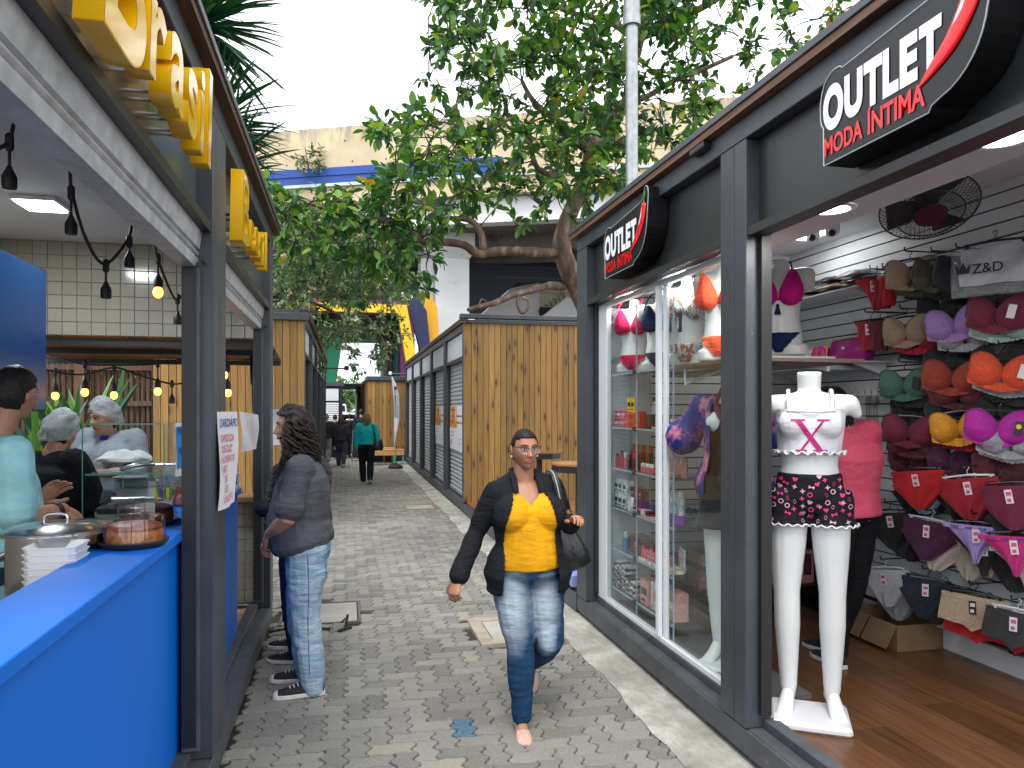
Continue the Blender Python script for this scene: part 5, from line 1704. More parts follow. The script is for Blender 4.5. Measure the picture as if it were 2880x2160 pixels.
# galvanised pole standing behind the shop
gp = thing('lamp_post', 'galvanised steel pole rising behind the shop roof through the tree', 'pole', (2.55, 6.35, 0))
mb = MB(); POLE = mat('pole_zinc', (0.34, 0.35, 0.36), 0.35, 0.6, nz=(16, 0.2)); mb.cyl((2.55, 6.35), 0.056, 0.16, 5.27, 20); part('lower_tube', mb, POLE, gp, smooth=40)
mb = MB(); mb.cyl((2.55, 6.35), 0.082, 5.20, 5.29, 20); mb.cyl((2.55, 6.35), 0.076, 5.291, 5.9, 20); part('sleeve', mb, POLE, gp, smooth=40)
mb = MB(); mb.tube([(2.53, 6.35, 5.52), (1.5, 6.6, 5.62)], 0.03, n=8); part('arm', mb, GALV, gp, smooth=True)

# ------------------------------------------------------------ shop interior
kpart(R1, 'lamp_soffit', 1, RX, [(0.161, 0.40, 0.8, 5.70, 2.575, 3.03)], mat('soffit_mauve', (0.50, 0.49, 0.53), 0.7), 0)
DL = mat('downlight_glow', (1, 1, 1), 0.5, emit=((1.0, 0.98, 0.95), 7))
for k, y in enumerate((1.97, 2.83, 3.52, 4.33, 5.18)):
 r = thing('downlight', 'round lit downlight ' + ['nearest the shop entrance corner', 'above the standing mannequin, second from the entrance', 'just behind the double post', 'over the right window pane', 'over the left window pane'][k], 'ceiling light', (2.06, y, 2.57), 'round downlights in the shop soffit')
 mb = MB(); mb.lathe((2.06, y, 2.566), [(0.098, 0.008), (0.098, 0), (0.076, 0)], 28, cap=False); part('rim', mb, CEILW, r, smooth=40)
 mb = MB(); mb.lathe((2.06, y, 2.568), [(0.077, 0), (0.001, 0)], 28, cap=False); part('diffuser', mb, DL, r)
 area_lamp('downlight_lamp', (2.06, y, 2.555), 0.15, 3.8 if k < 3 else 1.2, (1.0, 0.97, 0.94))
r = thing('ceiling_light', 'square lit ceiling panel behind the dome cameras', 'ceiling light', (3.4, 5.0, 3.03))
mb = MB(); mb.box(3.27, 3.53, 4.88, 5.14, 3.022, 3.034); part('diffuser', mb, DL, r)
area_lamp('panel_lamp', (3.4, 5.0, 3.0), 0.2, 0.7, (0.92, 0.97, 1.0), 'SQUARE')
for k, (x, y) in enumerate(((3.38, 4.86), (3.43, 4.70))):
 r = thing('security_camera', ['white dome camera beside the square light panel', 'white bullet eyed dome camera to the right of the other one'][k], 'camera', (x, y, 3.03))
 mb = MB(); mb.cyl((x, y), 0.05, 3.0, 3.034, 16); part('base', mb, WHITE, r, smooth=40)
 mb = MB(); mb.ell((x, y, 2.985), (0.052, 0.052, 0.05), 14, 9); b = part('housing', mb, WHITE, r, smooth=True)
 mb = MB(); mb.ell((x - 0.03, y - 0.035, 2.965), (0.026, 0.026, 0.026), 10, 7); part('lens', mb, BLACK, b, smooth=True)
# cage fan
fan = thing('fan', 'black wire cage fan hanging from the shop ceiling', 'fan', (2.98, 3.32, 2.78))
Rf = Matrix.Translation((2.98, 3.30, 2.76)) @ Matrix.Rotation(math.radians(-28), 4, 'X') @ Matrix.Rotation(math.radians(14), 4, 'Y')
mb = MB()
for k in range(56):
 a = 2 * PI * k / 56
 for s in (1, -1):
  mb.tube([(r_ * math.cos(a + s * tw), r_ * math.sin(a + s * tw), z) for r_, z, tw in ((0.05, -0.06, 0), (0.14, -0.055, 0.08), (0.21, -0.03, 0.15), (0.235, 0.0, 0.18))], 0.0014, n=3, round_=False)
 mb.tube([(0.235 * math.cos(a), 0.235 * math.sin(a), 0), (0.2 * math.cos(a), 0.2 * math.sin(a), 0.06), (0.06 * math.cos(a), 0.06 * math.sin(a), 0.08)], 0.0014, n=3, round_=False)
for rr, z in ((0.235, 0), (0.16, -0.05)):
 mb.tube([(rr * math.cos(2 * PI * k / 32), rr * math.sin(2 * PI * k / 32), z) for k in range(33)], 0.004, n=5, cap=False)
mb.xf(Rf); part('cage', mb, BLACK, fan)
mb = MB(); mb.lathe((0, 0, -0.068), [(0.001, 0), (0.075, 0.002), (0.08, 0.012)], 20); mb.xf(Rf); part('badge', mb, mat('fan_badge', (0.055, 0.006, 0.022), 0.25), fan, smooth=40)
for k in range(3):
 mb = MB()
 a = k * 2.094 + 0.4
 mb.grid(lambda u, v: (0.03 + u * 0.17, (v - 0.5) * 0.12 * (0.5 + u), (v - 0.5) * 0.05), 6, 4)
 mb.xf(Rf @ Matrix.Rotation(a, 4, 'Z')); part('blade', mb, BLACK, fan, smooth=True)
mb = MB(); mb.cyl((0, 0), 0.06, 0.05, 0.16, 14); mb.xf(Rf); part('motor', mb, BLACK, fan, smooth=40)
mb = MB(); mb.tube([(2.98, 3.34, 2.86), (2.98, 3.38, 3.034)], 0.025, n=8); part('bracket', mb, BLACK, fan)

# ------------------------------------------------------------ underwear on the slat wall
COLS = {'beige': (0.52, 0.39, 0.27), 'olive': (0.085, 0.095, 0.055), 'navy': (0.010, 0.016, 0.035), 'white': (0.60, 0.60, 0.64), 'tan lace': (0.36, 0.26, 0.18), 'lavender': (0.36, 0.22, 0.56), 'burgundy': (0.17, 0.010, 0.045), 'green': (0.055, 0.17, 0.12), 'rust': (0.30, 0.035, 0.012), 'orange': (0.72, 0.075, 0.015), 'maroon': (0.16, 0.006, 0.040), 'mustard': (0.68, 0.30, 0.008), 'magenta': (0.46, 0.010, 0.36), 'red': (0.58, 0.010, 0.016), 'crimson': (0.36, 0.006, 0.02), 'plum': (0.070, 0.008, 0.050), 'lilac': (0.40, 0.30, 0.68), 'pink': (0.60, 0.02, 0.20), 'grey': (0.34, 0.35, 0.38), 'black': (0.010, 0.010, 0.012), 'mint': (0.34, 0.52, 0.46), 'pale blue': (0.28, 0.42, 0.62), 'charcoal': (0.03, 0.03, 0.035), 'wine': (0.11, 0.010, 0.022), 'cream': (0.55, 0.48, 0.40)}
def lace(cn):
 n = 'lingerie_' + cn
 if n in MATS:
  return MATS[n]
 m, t, p = new_mat(n)
 col = COLS[cn]
 vec = coords(t)
 vo = nd(t, 'TexVoronoi', Scale=95.0)
 vo.feature = 'DISTANCE_TO_EDGE'
 t.links.new(vec, vo.inputs['Vector'])
 f = ramp(t, vo.outputs['Distance'], [(0.02, (1, 1, 1)), (0.10, (0, 0, 0))])
 t.links.new(mixc(t, f, tuple(x * 0.8 for x in col), tuple(min(1, x * 1.25) for x in col)), p.inputs['Base Color'])
 p.inputs['Roughness'].default_value = 0.7
 p.inputs['Sheen Weight'].default_value = 0.15
 h = math_n(t, 'ADD', math_n(t, 'MULTIPLY', f, 0.4), noise_n(t, vec, 22, 3))
 t.links.new(bump(t, h, 0.45, 0.006), p.inputs['Normal'])
 MATS[n] = m
 return m
def TRIM_(cn): return mat('trim_' + cn, tuple(min(1, x * 0.55 + 0.012) for x in COLS[cn]), 0.6)
TAGK = mat('tag_black', (0.012, 0.012, 0.012), 0.4); TAGW = mat('tag_white', (0.75, 0.72, 0.74), 0.5); TAGY = mat('tag_yellow', (0.75, 0.60, 0.02), 0.4)
HANG = mat('hanger_black', (0.012, 0.012, 0.013), 0.3); HANGC = mat('hanger_clear', (0.62, 0.63, 0.64), 0.25)
def hanger(root, w, m=HANG):
 mb = MB()
 mb.tube([(-w / 2, 0, -0.005), (0, 0, 0.004), (w / 2, 0, -0.005)], 0.004, 0.007, n=6, side=(0, 1, 0))
 mb.tube(smooth_path([(0, 0, 0.005), (0, 0, 0.03), (0.012, 0, 0.045), (0, 0, 0.058), (-0.012, 0, 0.048)]), 0.0025, n=5)
 for s in (-1, 1):
  mb.cbox((s * w * 0.44, -0.002, -0.012), (0.012, 0.016, 0.028))
 return part('hanger', mb, m, root)
def bra(label, cn, seed=0, tagc=None, w=1.0, lace_trim=True, group=None):
 rg = random.Random(seed)
 t = thing('bra', label, 'bra', (0, 0, 0), group)
 m = lace(cn)
 for s in (-1, 1):
  mb = MB()
  def fn(u, v, s=s):
   a = v * 2 * PI
   R_ = 0.080 * (1 + 0.55 * max(0, math.sin(a)) ** 3 - 0.06 * max(0, -math.sin(a)))
   x = u * R_ * 1.06 * math.cos(a) * w + s * 0.080 * w + s * 0.030 * max(0, math.sin(a)) ** 3 * u
   z = -0.108 + u * R_ * math.sin(a) * 0.95
   d = 0.046 * max(0.0, 1 - u * u) ** 0.7 + 0.012 * noise.noise(V((x * 13, z * 16, seed))) + 0.006 * noise.noise(V((x * 34, z * 34, seed)))
   return (x, -0.012 - d + 0.25 * abs(x) ** 2, z)
  mb.grid(fn, 7, 24)
  cp = part('cup', mb, m, t, smooth=True)
  mb = MB(); mb.tube([V(fn(1.0, q / 16 * 0.5)) + V((0, -0.003, 0)) for q in range(17)], 0.0035, n=5); part('piping', mb, TRIM_(cn), cp, smooth=True)
 mb = MB()
 def band(u, v):
  x = (u - 0.5) * 0.335 * w
  scal = 0.006 * abs(math.sin(u * 40)) if lace_trim else 0.0
  z = -0.140 - v * (0.046 + scal) - 0.016 * math.cos((u - 0.5) * PI) + 0.05 * abs(u - 0.5)
  return (x, -0.020 + 1.3 * x * x + 0.006 * math.sin(u * 30 + seed) * v, z)
 mb.grid(band, 44, 4)
 part('band', mb, m, t, smooth=True)
 for s in (-1, 1):
  mb = MB(); mb.tube(smooth_path([(s * 0.115 * w, -0.012, -0.02), (s * 0.12 * w, -0.004, 0.0), (s * 0.11 * w, 0.012, -0.03), (s * 0.15 * w, 0.02, -0.14)]), 0.005, 0.0018, n=5, side=(1, 0, 0))
  part('strap', mb, m, t)
 if tagc:
  mb = MB(); mb.cbox((0.10 * w, -0.078, -0.085), (0.040, 0.003, 0.075), Matrix.Rotation(0.15, 3, 'Y'))
  g_ = part('tag', mb, TAGK if tagc != 'white' else TAGW, t)
  if tagc == 'yellow':
   mb = MB(); mb.cyl((0, 0), 0.013, -0.001, 0.001, 14); mb.xf(Matrix.Translation((0.10 * w, -0.0805, -0.078)) @ Matrix.Rotation(PI / 2, 4, 'X'))
   part('emblem', mb, TAGY, g_)
 hanger(t, 0.30 * w)
 return t
def panty(label, cn, kind='brief', seed=0, tagc='white', w=1.0, band_text=None, group=None):
 t = thing('panty', label, 'panty', (0, 0, 0), group)
 m = lace(cn)
 H_ = {'brief': 0.235, 'thong': 0.21, 'boxer': 0.20, 'string': 0.19}[kind]
 W_ = 0.15 * w
 def half(v):
  if kind == 'boxer':
   return W_ * (1.05 + 0.12 * v) if v < 0.82 else W_ * 1.15
  if kind == 'thong':
   return W_ * (1 - v) ** 1.5 * (1 - 0.1 * v) + 0.016
  if kind == 'string':
   return W_ * 0.7 * (1 - v * 0.35)
  return W_ * (1.0 - 0.25 * v) if v < 0.30 else W_ * 0.925 * max(0.0, (1 - (v - 0.30) / 0.72)) ** 0.9 + 0.030
 for nm, off in (('front_panel', -0.022), ('back_panel', 0.012)):
  mb = MB()
  def fn(u, v, off=off):
   x = (u - 0.5) * 2 * half(v)
   z = -0.018 - v * H_
   if kind == 'boxer' and v > 0.8:
    z = -0.018 - 0.8 * H_ - (v - 0.8) * H_ * (1.0 - min(1, abs(u - 0.5) * 7)) * 0.9
   fold = 0.007 * math.sin(u * 15 + v * 5 + seed) * (0.3 + v)
   return (x, off - 0.032 * math.cos((u - 0.5) * PI) * (1 if off < 0 else 0.3) + fold, z)
  mb.grid(fn, 16, 14)
  part(nm, mb, m, t, smooth=True)
 mb = MB(); mb.grid(lambda u, v: ((u - 0.5) * 2 * half(0) * 1.01, -0.025 - 0.032 * math.cos((u - 0.5) * PI), -0.012 - v * 0.026), 16, 2)
 wb = part('waistband', mb, m, t, smooth=True)
 if band_text:
  for q in range(4):
   tx = text_mb(band_text, 0.020, 0, 0.0008)
   x = -0.125 + q * 0.068
   tx.xf(frame((x, -0.030 - 0.032 * math.cos(((x + 0.02) / (2 * half(0))) * PI), -0.034), (1, 0.16 * (q - 1.5) / 1.5, 0), (0, 0, 1)))
   part('lettering', tx, mat('pop_violet', (0.10, 0.04, 0.30), 0.5), wb)
 if tagc:
  mb = MB(); mb.cbox((0.0, -0.064, -0.07), (0.036, 0.003, 0.075), Matrix.Rotation(-0.08, 3, 'Y'))
  g_ = part('tag', mb, TAGW if tagc == 'white' else TAGK, t)
  mb = MB(); mb.cbox((0.0, -0.0665, -0.055), (0.024, 0.001, 0.02), Matrix.Rotation(-0.08, 3, 'Y')); mb.cbox((0.0, -0.0665, -0.09), (0.018, 0.001, 0.018), Matrix.Rotation(-0.08, 3, 'Y'))
  part('print', mb, mat('print_pink', (0.55, 0.10, 0.22), 0.5) if tagc == 'white' else TAGW, g_)
 hanger(t, 0.26 * w, HANGC if seed % 3 == 1 else HANG)
 return t
def place(t, x, y, z, rz=0.0, tilt=0.0):
 M = Matrix.Translation((x, y, z)) @ Matrix.Rotation(-PI / 2 + rz, 4, 'Z') @ Matrix.Rotation(tilt, 4, 'X')
 t.matrix_basis = M @ t.matrix_basis
 return t
hooks = MB()
def row_items():
 rg = random.Random(77)
 B = []
 # kind, colour, Y, Z(top), tag, width, what hangs behind
 B += [('bra', 'beige', 4.08, 2.665, None, 1.0, ('olive', 'black')), ('bra', 'olive', 3.86, 2.62, None, 0.85, ('black', 'charcoal')), ('bra', 'navy', 3.67, 2.60, None, 1.0, ('black', 'charcoal'))]
 B += [('bra', 'tan lace', 4.12, 2.30, None, 0.95, ('crimson', 'black')), ('bra', 'lavender', 3.74, 2.305, None, 1.05, ('grey', 'wine')), ('bra', 'burgundy', 3.42, 2.325, 'white', 1.0, ('mint', 'black'))]
 B += [('bra', 'green', 4.13, 1.955, 'black', 1.05, ('black', 'charcoal')), ('bra', 'rust', 3.73, 1.985, None, 1.1, ('wine', 'black')), ('bra', 'orange', 3.38, 2.00, 'white', 1.05, ('grey', 'black'))]
 B += [('bra', 'maroon', 4.08, 1.655, None, 1.1, ('wine', 'black')), ('bra', 'mustard', 3.71, 1.685, None, 1.0, ('crimson', 'wine')), ('bra', 'magenta', 3.42, 1.69, 'yellow', 1.05, ('grey', 'white'))]
 P = [('panty', 'red', 4.02, 1.325, 'brief', 1.0, ('pale blue', 'black')), ('panty', 'crimson', 3.63, 1.315, 'brief', 1.0, ('plum', 'grey')), ('panty', 'maroon', 3.34, 1.30, 'brief', 0.95, ('black', 'charcoal')),
  ('panty', 'black', 4.26, 1.03, 'brief', 0.85, ('charcoal', 'plum')), ('panty', 'plum', 3.90, 1.02, 'brief', 1.05, ('cream', 'black')), ('panty', 'lilac', 3.56, 1.05, 'thong', 1.0, ('black', 'cream')), ('panty', 'pink', 3.32, 1.03, 'thong', 1.0, ('cream', 'black')),
  ('panty', 'white', 4.30, 0.64, 'brief', 0.95, ('grey', 'black')), ('panty', 'navy', 3.93, 0.655, 'brief', 0.95, ('black', 'grey')), ('panty', 'beige', 3.575, 0.64, 'boxer', 1.05, ('red', 'navy')), ('panty', 'charcoal', 3.30, 0.62, 'boxer', 0.9, ('red', 'black'))]
 rowname = {0: 'top', 1: 'second', 2: 'third', 3: 'fourth', 4: 'fifth', 5: 'sixth', 6: 'lowest'}
 zs_ = [2.6, 2.3, 1.97, 1.66, 1.32, 1.03, 0.64]
 for i, (kd, cn, y, z, a5, w, behind) in enumerate(B + P):
  rn = rowname[min(range(7), key=lambda q: abs(zs_[q] - z))]
  x = 3.545
  group = 'bras hanging on the slat wall' if kd == 'bra' else 'panties hanging on the slat wall'
  lab = f'{cn} {"padded bra" if kd == "bra" else a5 + " panty"} at the front of its hook in the {rn} row'
  rz = 0.62 + rg.uniform(-0.16, 0.16)
  if kd == 'bra':
   o = bra(lab, cn, i, a5, w * 0.92, group=group)
  else:
   o = panty(lab, cn, a5, i, 'black' if cn == 'beige' else 'white', w, 'POP' if cn in ('lilac', 'pink') else None, group)
  place(o, x, y, z, rz)
  o.matrix_basis = o.matrix_basis @ Matrix.Rotation(rg.uniform(-0.14, 0.14), 4, 'Y')
  for k, bc in enumerate(behind):
   lab2 = f'{bc} {"bra" if kd == "bra" else "panty"} hanging {"right" if k == 0 else "second"} behind the {cn} one in the {rn} row'
   M = Matrix.Translation((0.06 + 0.065 * k, 0.03 * rg.uniform(-1, 1.4), rg.uniform(-0.095, -0.03)))
   copy_tree(o, M, lab2, remap={'lingerie_' + cn: lace(bc)})
  hooks.tube([(3.765, y, z + 0.055), (x - 0.04, y, z + 0.055), (x - 0.045, y, z + 0.075)], 0.005, n=5)
row_items()
extra = [('thong', 'red', 4.40, 2.61, 0.75), ('string', 'crimson', 4.33, 2.59, 0.6), ('string', 'red', 4.28, 2.60, 0.55), ('string', 'crimson', 4.45, 2.32, 0.85), ('string', 'wine', 4.36, 2.31, 0.7)]
for k, (kd, cn, y, z, w) in enumerate(extra):
 o = panty(['bright red thong at the left end of the top hook row', 'dark crimson string panty between red ones on the top hook row', 'narrow red string panty left of the beige bra', 'red string panty with white tag left of the tan lace bra', 'wine string panty tucked beside the tan lace bra'][k], cn, kd, k + 50, 'white' if k in (0, 3) else None, w, None, 'panties hanging on the slat wall')
 place(o, 3.55, y, z, 0.6)
 hooks.tube([(3.765, y, z + 0.055), (3.5, y, z + 0.055), (3.5, y, z + 0.075)], 0.005, n=5)
for k, (kd, cn, y, z) in enumerate((('bra', 'black', 3.98, 2.44), ('bra', 'charcoal', 3.55, 2.43), ('bra', 'black', 3.93, 2.10), ('bra', 'black', 3.56, 2.08), ('bra', 'charcoal', 3.92, 1.80), ('bra', 'black', 3.55, 1.80), ('bra', 'plum', 3.90, 1.48), ('bra', 'wine', 3.55, 1.46), ('bra', 'black', 4.22, 1.78), ('bra', 'wine', 4.24, 1.46), ('panty', 'black', 3.82, 1.26), ('panty', 'wine', 3.47, 1.22), ('panty', 'black', 4.10, 0.98), ('panty', 'cream', 3.74, 0.93), ('panty', 'black', 3.44, 0.93), ('panty', 'black', 4.12, 0.60), ('panty', 'charcoal', 3.76, 0.60), ('panty', 'navy', 3.43, 0.58), ('panty', 'black', 4.20, 1.24))):
 lab = f'{cn} {kd} deep on the wall at {["left", "right"][k % 2]} below the {["beige", "navy", "tan lace", "lavender", "green", "rust", "maroon", "mustard", "green and wine", "maroon edge", "red", "crimson", "plum", "lilac", "pink", "white", "navy brief", "beige boxer", "red brief"][k]} piece'
 o = bra(lab, cn, k + 100, None, 0.95, group='dark underwear deep on the slat wall') if kd == 'bra' else panty(lab, cn, 'brief', k + 100, None, 0.95, None, 'dark underwear deep on the slat wall')
 place(o, 3.69, y, z, 0.3)
part('display_hook', hooks, BLACK, R1, kind='stuff')
# bagged garment with printed emblem
pb = thing('plastic_bag', 'clear plastic garment bag printed Z&D hanging at the right of the top row', 'bag', (3.5, 3.40, 2.4))
BAGF = film_mat('garment_bag', (0.72, 0.75, 0.80), 0.16, 0.12)
mb = MB()
mb.grid(lambda u, v: (-0.22 + 0.44 * u, -0.03 * math.sin(u * PI) + 0.008 * math.sin(u * 17 + v * 9), -0.02 - 0.27 * v), 18, 12)
mb.grid(lambda u, v: (-0.22 + 0.44 * u, 0.02 + 0.008 * math.sin(u * 11 + v * 7), -0.02 - 0.27 * v), 18, 12)
part('film', mb, BAGF, pb, smooth=True)
mb = MB(); mb.grid(lambda u, v: (-0.17 + 0.36 * u, -0.005 + 0.02 * math.sin(u * 9 + v * 6), -0.03 - 0.2 * v), 14, 10)
part('garment', mb, fabric('white_knit', (0.55, 0.57, 0.62)), pb, smooth=True)
tx = text_mb('Z&D', 0.075, 0, 0.001); tx.xf(frame((-0.10, -0.042, -0.17), (1, 0, 0), (0, 0, 1))); part('lettering', tx, INK, pb)
mb = MB(); mb.prism([(-0.175, -0.165), (-0.115, -0.165), (-0.105, -0.11), (-0.128, -0.14), (-0.145, -0.10), (-0.162, -0.14), (-0.185, -0.11)], -0.0425, -0.0415, 'xz'); part('crown_emblem', mb, INK, pb)
mb = MB(); mb.cbox((0.19, -0.045, -0.08), (0.06, 0.003, 0.10)); g_ = part('tag', mb, TAGK, pb)
mb = MB(); mb.cyl((0, 0), 0.022, -0.001, 0.001, 16); mb.xf(Matrix.Translation((0.19, -0.0475, -0.07)) @ Matrix.Rotation(PI / 2, 4, 'X')); part('emblem', mb, TAGY, g_)
hanger(pb, 0.3)
for c_ in pb.children:
 pass
pb.matrix_basis = pb.matrix_basis @ Matrix.Identity(4)
for c_ in pb.children:
 c_.matrix_parent_inverse = Matrix.Identity(4)
pb.matrix_basis = Matrix.Translation((3.46, 3.36, 2.62)) @ Matrix.Rotation(-PI / 2 + 0.5, 4, 'Z')

# glass shelves with packs, bag, pouch and cord hangers on the slat wall
def wall_shelf(label, y0, y1, z, d=0.30):
 r = thing('shelf', label, 'shelf', (3.77, (y0 + y1) / 2, z), 'acrylic shelves on the slat wall')
 mb = MB(); mb.box(3.76 - d, 3.76, y0, y1, z, z + 0.012); part('board', mb, mat('acrylic', (0.55, 0.58, 0.60), 0.2), r)
 for y in (y0 + 0.08, y1 - 0.1):
  mb = MB(); mb.prism([(3.76, z - 0.001), (3.76, z - 0.09), (3.78 - d, z - 0.001)], y, y + 0.012, 'xz'); part('bracket', mb, WHITE, r)
wall_shelf('upper white bracketed shelf holding folded garment packs', 4.48, 5.68, 2.555)
wall_shelf('lower shelf holding the pink zip bag on the slat wall', 4.48, 5.68, 2.03)
PK = ['black', 'charcoal', 'white', 'wine', 'tan lace', 'black', 'cream', 'charcoal', 'black', 'rust']
ppos = [(4.62, 0), (4.62, 1), (4.66, 2), (4.92, 0), (4.92, 1), (4.95, 2), (5.20, 0), (5.20, 1), (5.45, 0), (5.45, 1)]
for k, (y, lv) in enumerate(ppos):
 z = 2.568 + lv * 0.048
 mb = MB()
 mb.grid(lambda u, v: (3.50 + 0.24 * u, y - 0.12 + 0.24 * v, z + 0.046 * (math.sin(PI * u) * math.sin(PI * v)) ** 0.35 * (1 + 0.25 * noise.noise(V((u * 5, v * 5, k * 3.1))))), 10, 10)
 mb.box(3.50, 3.74, y - 0.12, y + 0.12, z, z + 0.004)
 MP = mat('pack_' + PK[k].replace(' ', '_'), COLS[PK[k]], 0.12, nz=(20, 0.6), bp=(25, 0.5), spec=0.9)
 tag(part('garment_pack', mb, MP, smooth=True), f'{PK[k]} garment in shiny film, {["first", "second", "third", "fourth"][[4.62, 4.92, 5.2, 5.45].index(min([4.62, 4.92, 5.2, 5.45], key=lambda q: abs(q - y)))]} pile from hooks, {["bottom", "middle", "top"][lv]} layer', 'garment pack', 'folded packs on the upper shelf')
pbag = thing('zip_bag', 'magenta zip bag with wrist loop on the lower shelf', 'bag', (3.6, 4.72, 2.045))
MG = mat('magenta_vinyl', (0.36, 0.008, 0.20), 0.28, nz=(8, 0.2), bp=(60, 0.1))
mb = MB(); mb.rings([[(3.60 + sx * dx, 4.72 + sy * dy, 2.045 + z) for sx, sy in ((-1, -1), (1, -1), (1, 1), (-1, 1))] for dx, dy, z in ((0.05, 0.17, 0), (0.055, 0.20, 0.06), (0.03, 0.205, 0.15), (0.012, 0.20, 0.175))])
part('body', mb, MG, pbag, smooth=True, bevel=0.012)
mb = MB(); mb.tube([(3.59, 4.52, 2.224), (3.59, 4.92, 2.224)], 0.006, n=6); part('zip', mb, mat('zip_gold', (0.5, 0.36, 0.2), 0.4), pbag)
mb = MB(); mb.tube(smooth_path([(3.56, 4.93, 2.22), (3.54, 4.95, 2.10), (3.53, 4.94, 1.96), (3.53, 4.92, 2.06), (3.55, 4.92, 2.2)]), 0.006, n=6); part('loop', mb, mat('loop_yellow', (0.6, 0.45, 0.05), 0.5), pbag)
mb = MB(); mb.cbox((3.543, 4.74, 2.15), (0.004, 0.03, 0.016)); part('print', mb, TAGW, pbag)
for k, (y, cn, lab) in enumerate(((5.02, 'pink', 'pink and white cosmetic pouch leaning left of the magenta bag'), (5.16, 'cream', 'patterned cream pouch in the middle of the lower shelf'), (5.32, 'tan lace', 'rose coloured pouch on the lower shelf'), (5.48, 'black', 'shiny black pouch at the left end of the lower shelf'))):
 mb = MB(); mb.rings([[(3.56 + sx * dx, y + sy * dy, 2.045 + z) for sx, sy in ((-1, -1), (1, -1), (1, 1), (-1, 1))] for dx, dy, z in ((0.03, 0.075, 0), (0.04, 0.085, 0.06), (0.02, 0.08, 0.14))])
 tag(part('pouch', mb, mat('pouch_' + str(k), COLS[cn], 0.2, nz=(30, 0.7), bp=(25, 0.4), spec=0.8), smooth=True, bevel=0.012), lab, 'pouch')
for k in range(9):
 y = 5.02 - k * 0.068
 r = thing('cord_hanger', f'card hanger with dangling cords, {ORD[k]} from the left under the lower shelf', 'necklace', (3.62, y, 1.83), 'cord hangers under the lower shelf')
 mb = MB(); mb.prism([(y - 0.03, 1.80), (y + 0.03, 1.80), (y + 0.022, 1.85), (y, 1.875), (y - 0.022, 1.85)], 3.60, 3.604, 'yz'); part('card', mb, HANGC, r)
 mb = MB()
 for q in range(4):
  yy_ = y - 0.022 + q * 0.015
  mb.tube([(3.606, yy_, 1.84), (3.61, yy_ + 0.004, 1.5), (3.605, yy_ + 0.002, 1.22 - 0.02 * (k % 3))], 0.0022, n=4, round_=False)
 part('cord', mb, HANG if k % 3 else HANGC, r)
cbx = thing('cardboard_box', 'open brown cardboard box on the shop floor under the grey panties', 'box', (3.45, 4.28, 0.175))
CB = mat('cardboard', (0.20, 0.125, 0.06), 0.85, nz=(8, 0.15))
mb = MB(); mb.box(3.38, 3.72, 4.00, 4.50, 0.176, 0.186); mb.box(3.38, 3.385, 4.00, 4.50, 0.186, 0.34); mb.box(3.715, 3.72, 4.00, 4.50, 0.186, 0.34); mb.box(3.385, 3.715, 4.00, 4.005, 0.186, 0.34); mb.box(3.385, 3.715, 4.495, 4.50, 0.186, 0.34)
part('body', mb, CB, cbx)
for a, b in ((4.005, 4.24), (4.26, 4.495)):
 mb = MB(); mb.prism([(3.379, 0.341), (3.30, 0.20), (3.304, 0.198), (3.383, 0.339)], a, b, 'xz'); part('flap', mb, CB, cbx)

# ------------------------------------------------------------ window cabinet with cosmetics
cab = thing('display_cabinet', 'glass shelved display cabinet full of cosmetics behind the shop window', 'cabinet', (2.15, 4.9, 0.175))
SHE = mat('shelf_glass', (0.36, 0.42, 0.55), 0.12, spec=0.8); SHG = glass_mat('shelf_clear', (0.86, 0.90, 0.95))
zsh = [0.34, 0.643, 0.954, 1.257, 1.566, 1.97]
for z in zsh:
 mb = MB(); mb.box(2.012, 2.36, 4.32, 5.46, z - 0.008, z); s_ = part('shelf', mb, SHG, cab)
 mb = MB(); mb.box(2.004, 2.011, 4.32, 5.46, z - 0.011, z + 0.001); part('edge', mb, SHE, s_)
 for y in (5.44, 4.93):
  mb = MB(); mb.cbox((2.0, y, z - 0.004), (0.026, 0.022, 0.03)); part('clamp', mb, BLACK, cab, bevel=0.003)
for y in (4.93, 5.455, 4.325):
 mb = MB(); mb.box(2.0125, 2.02, y - 0.005, y + 0.005, 0.18, 2.45); part('upright', mb, SHE, cab)
mb = MB(); mb.box(2.0, 2.37, 5.50, 5.515, 0.18, 2.50); part('side_panel', mb, mat('panel_pale', (0.62, 0.66, 0.70), 0.3), cab)
mb = MB(); mb.box(2.0, 2.40, 3.46, 5.49, 0.172, 0.20); part('plinth', mb, mat('plinth_grey', (0.16, 0.16, 0.165), 0.3), cab)
GN = {}
def tint(cn, col, rough=0.3):
 return mat('pack_' + cn, col, rough, nz=(45, 0.25), var=0.08, spec=0.5)
CC = {'hot pink': (0.62, 0.015, 0.10), 'red': (0.55, 0.010, 0.020), 'orange': (0.75, 0.10, 0.01), 'white': (0.74, 0.74, 0.76), 'purple': (0.20, 0.02, 0.24), 'black': (0.014, 0.013, 0.015), 'blush': (0.62, 0.30, 0.27), 'rose': (0.62, 0.13, 0.18), 'wine': (0.16, 0.010, 0.020), 'cream': (0.60, 0.50, 0.40), 'violet': (0.26, 0.07, 0.50), 'yellow': (0.80, 0.52, 0.01), 'green': (0.16, 0.32, 0.04), 'blue': (0.07, 0.22, 0.50)}
SHN = {1.566: 'top glass shelf', 1.257: 'second glass shelf', 0.954: 'third glass shelf', 0.643: 'fourth glass shelf', 0.34: 'bottom glass shelf'}
cnt_ = {}
def lab_item(cn, what, z, y):
 k = (cn, what, z)
 cnt_[k] = cnt_.get(k, 0) + 1
 n = cnt_[k]
 return f'{cn} {what}, {ORD[n - 1] if n <= 23 else "last"} from left on the {SHN[z]} in the window'
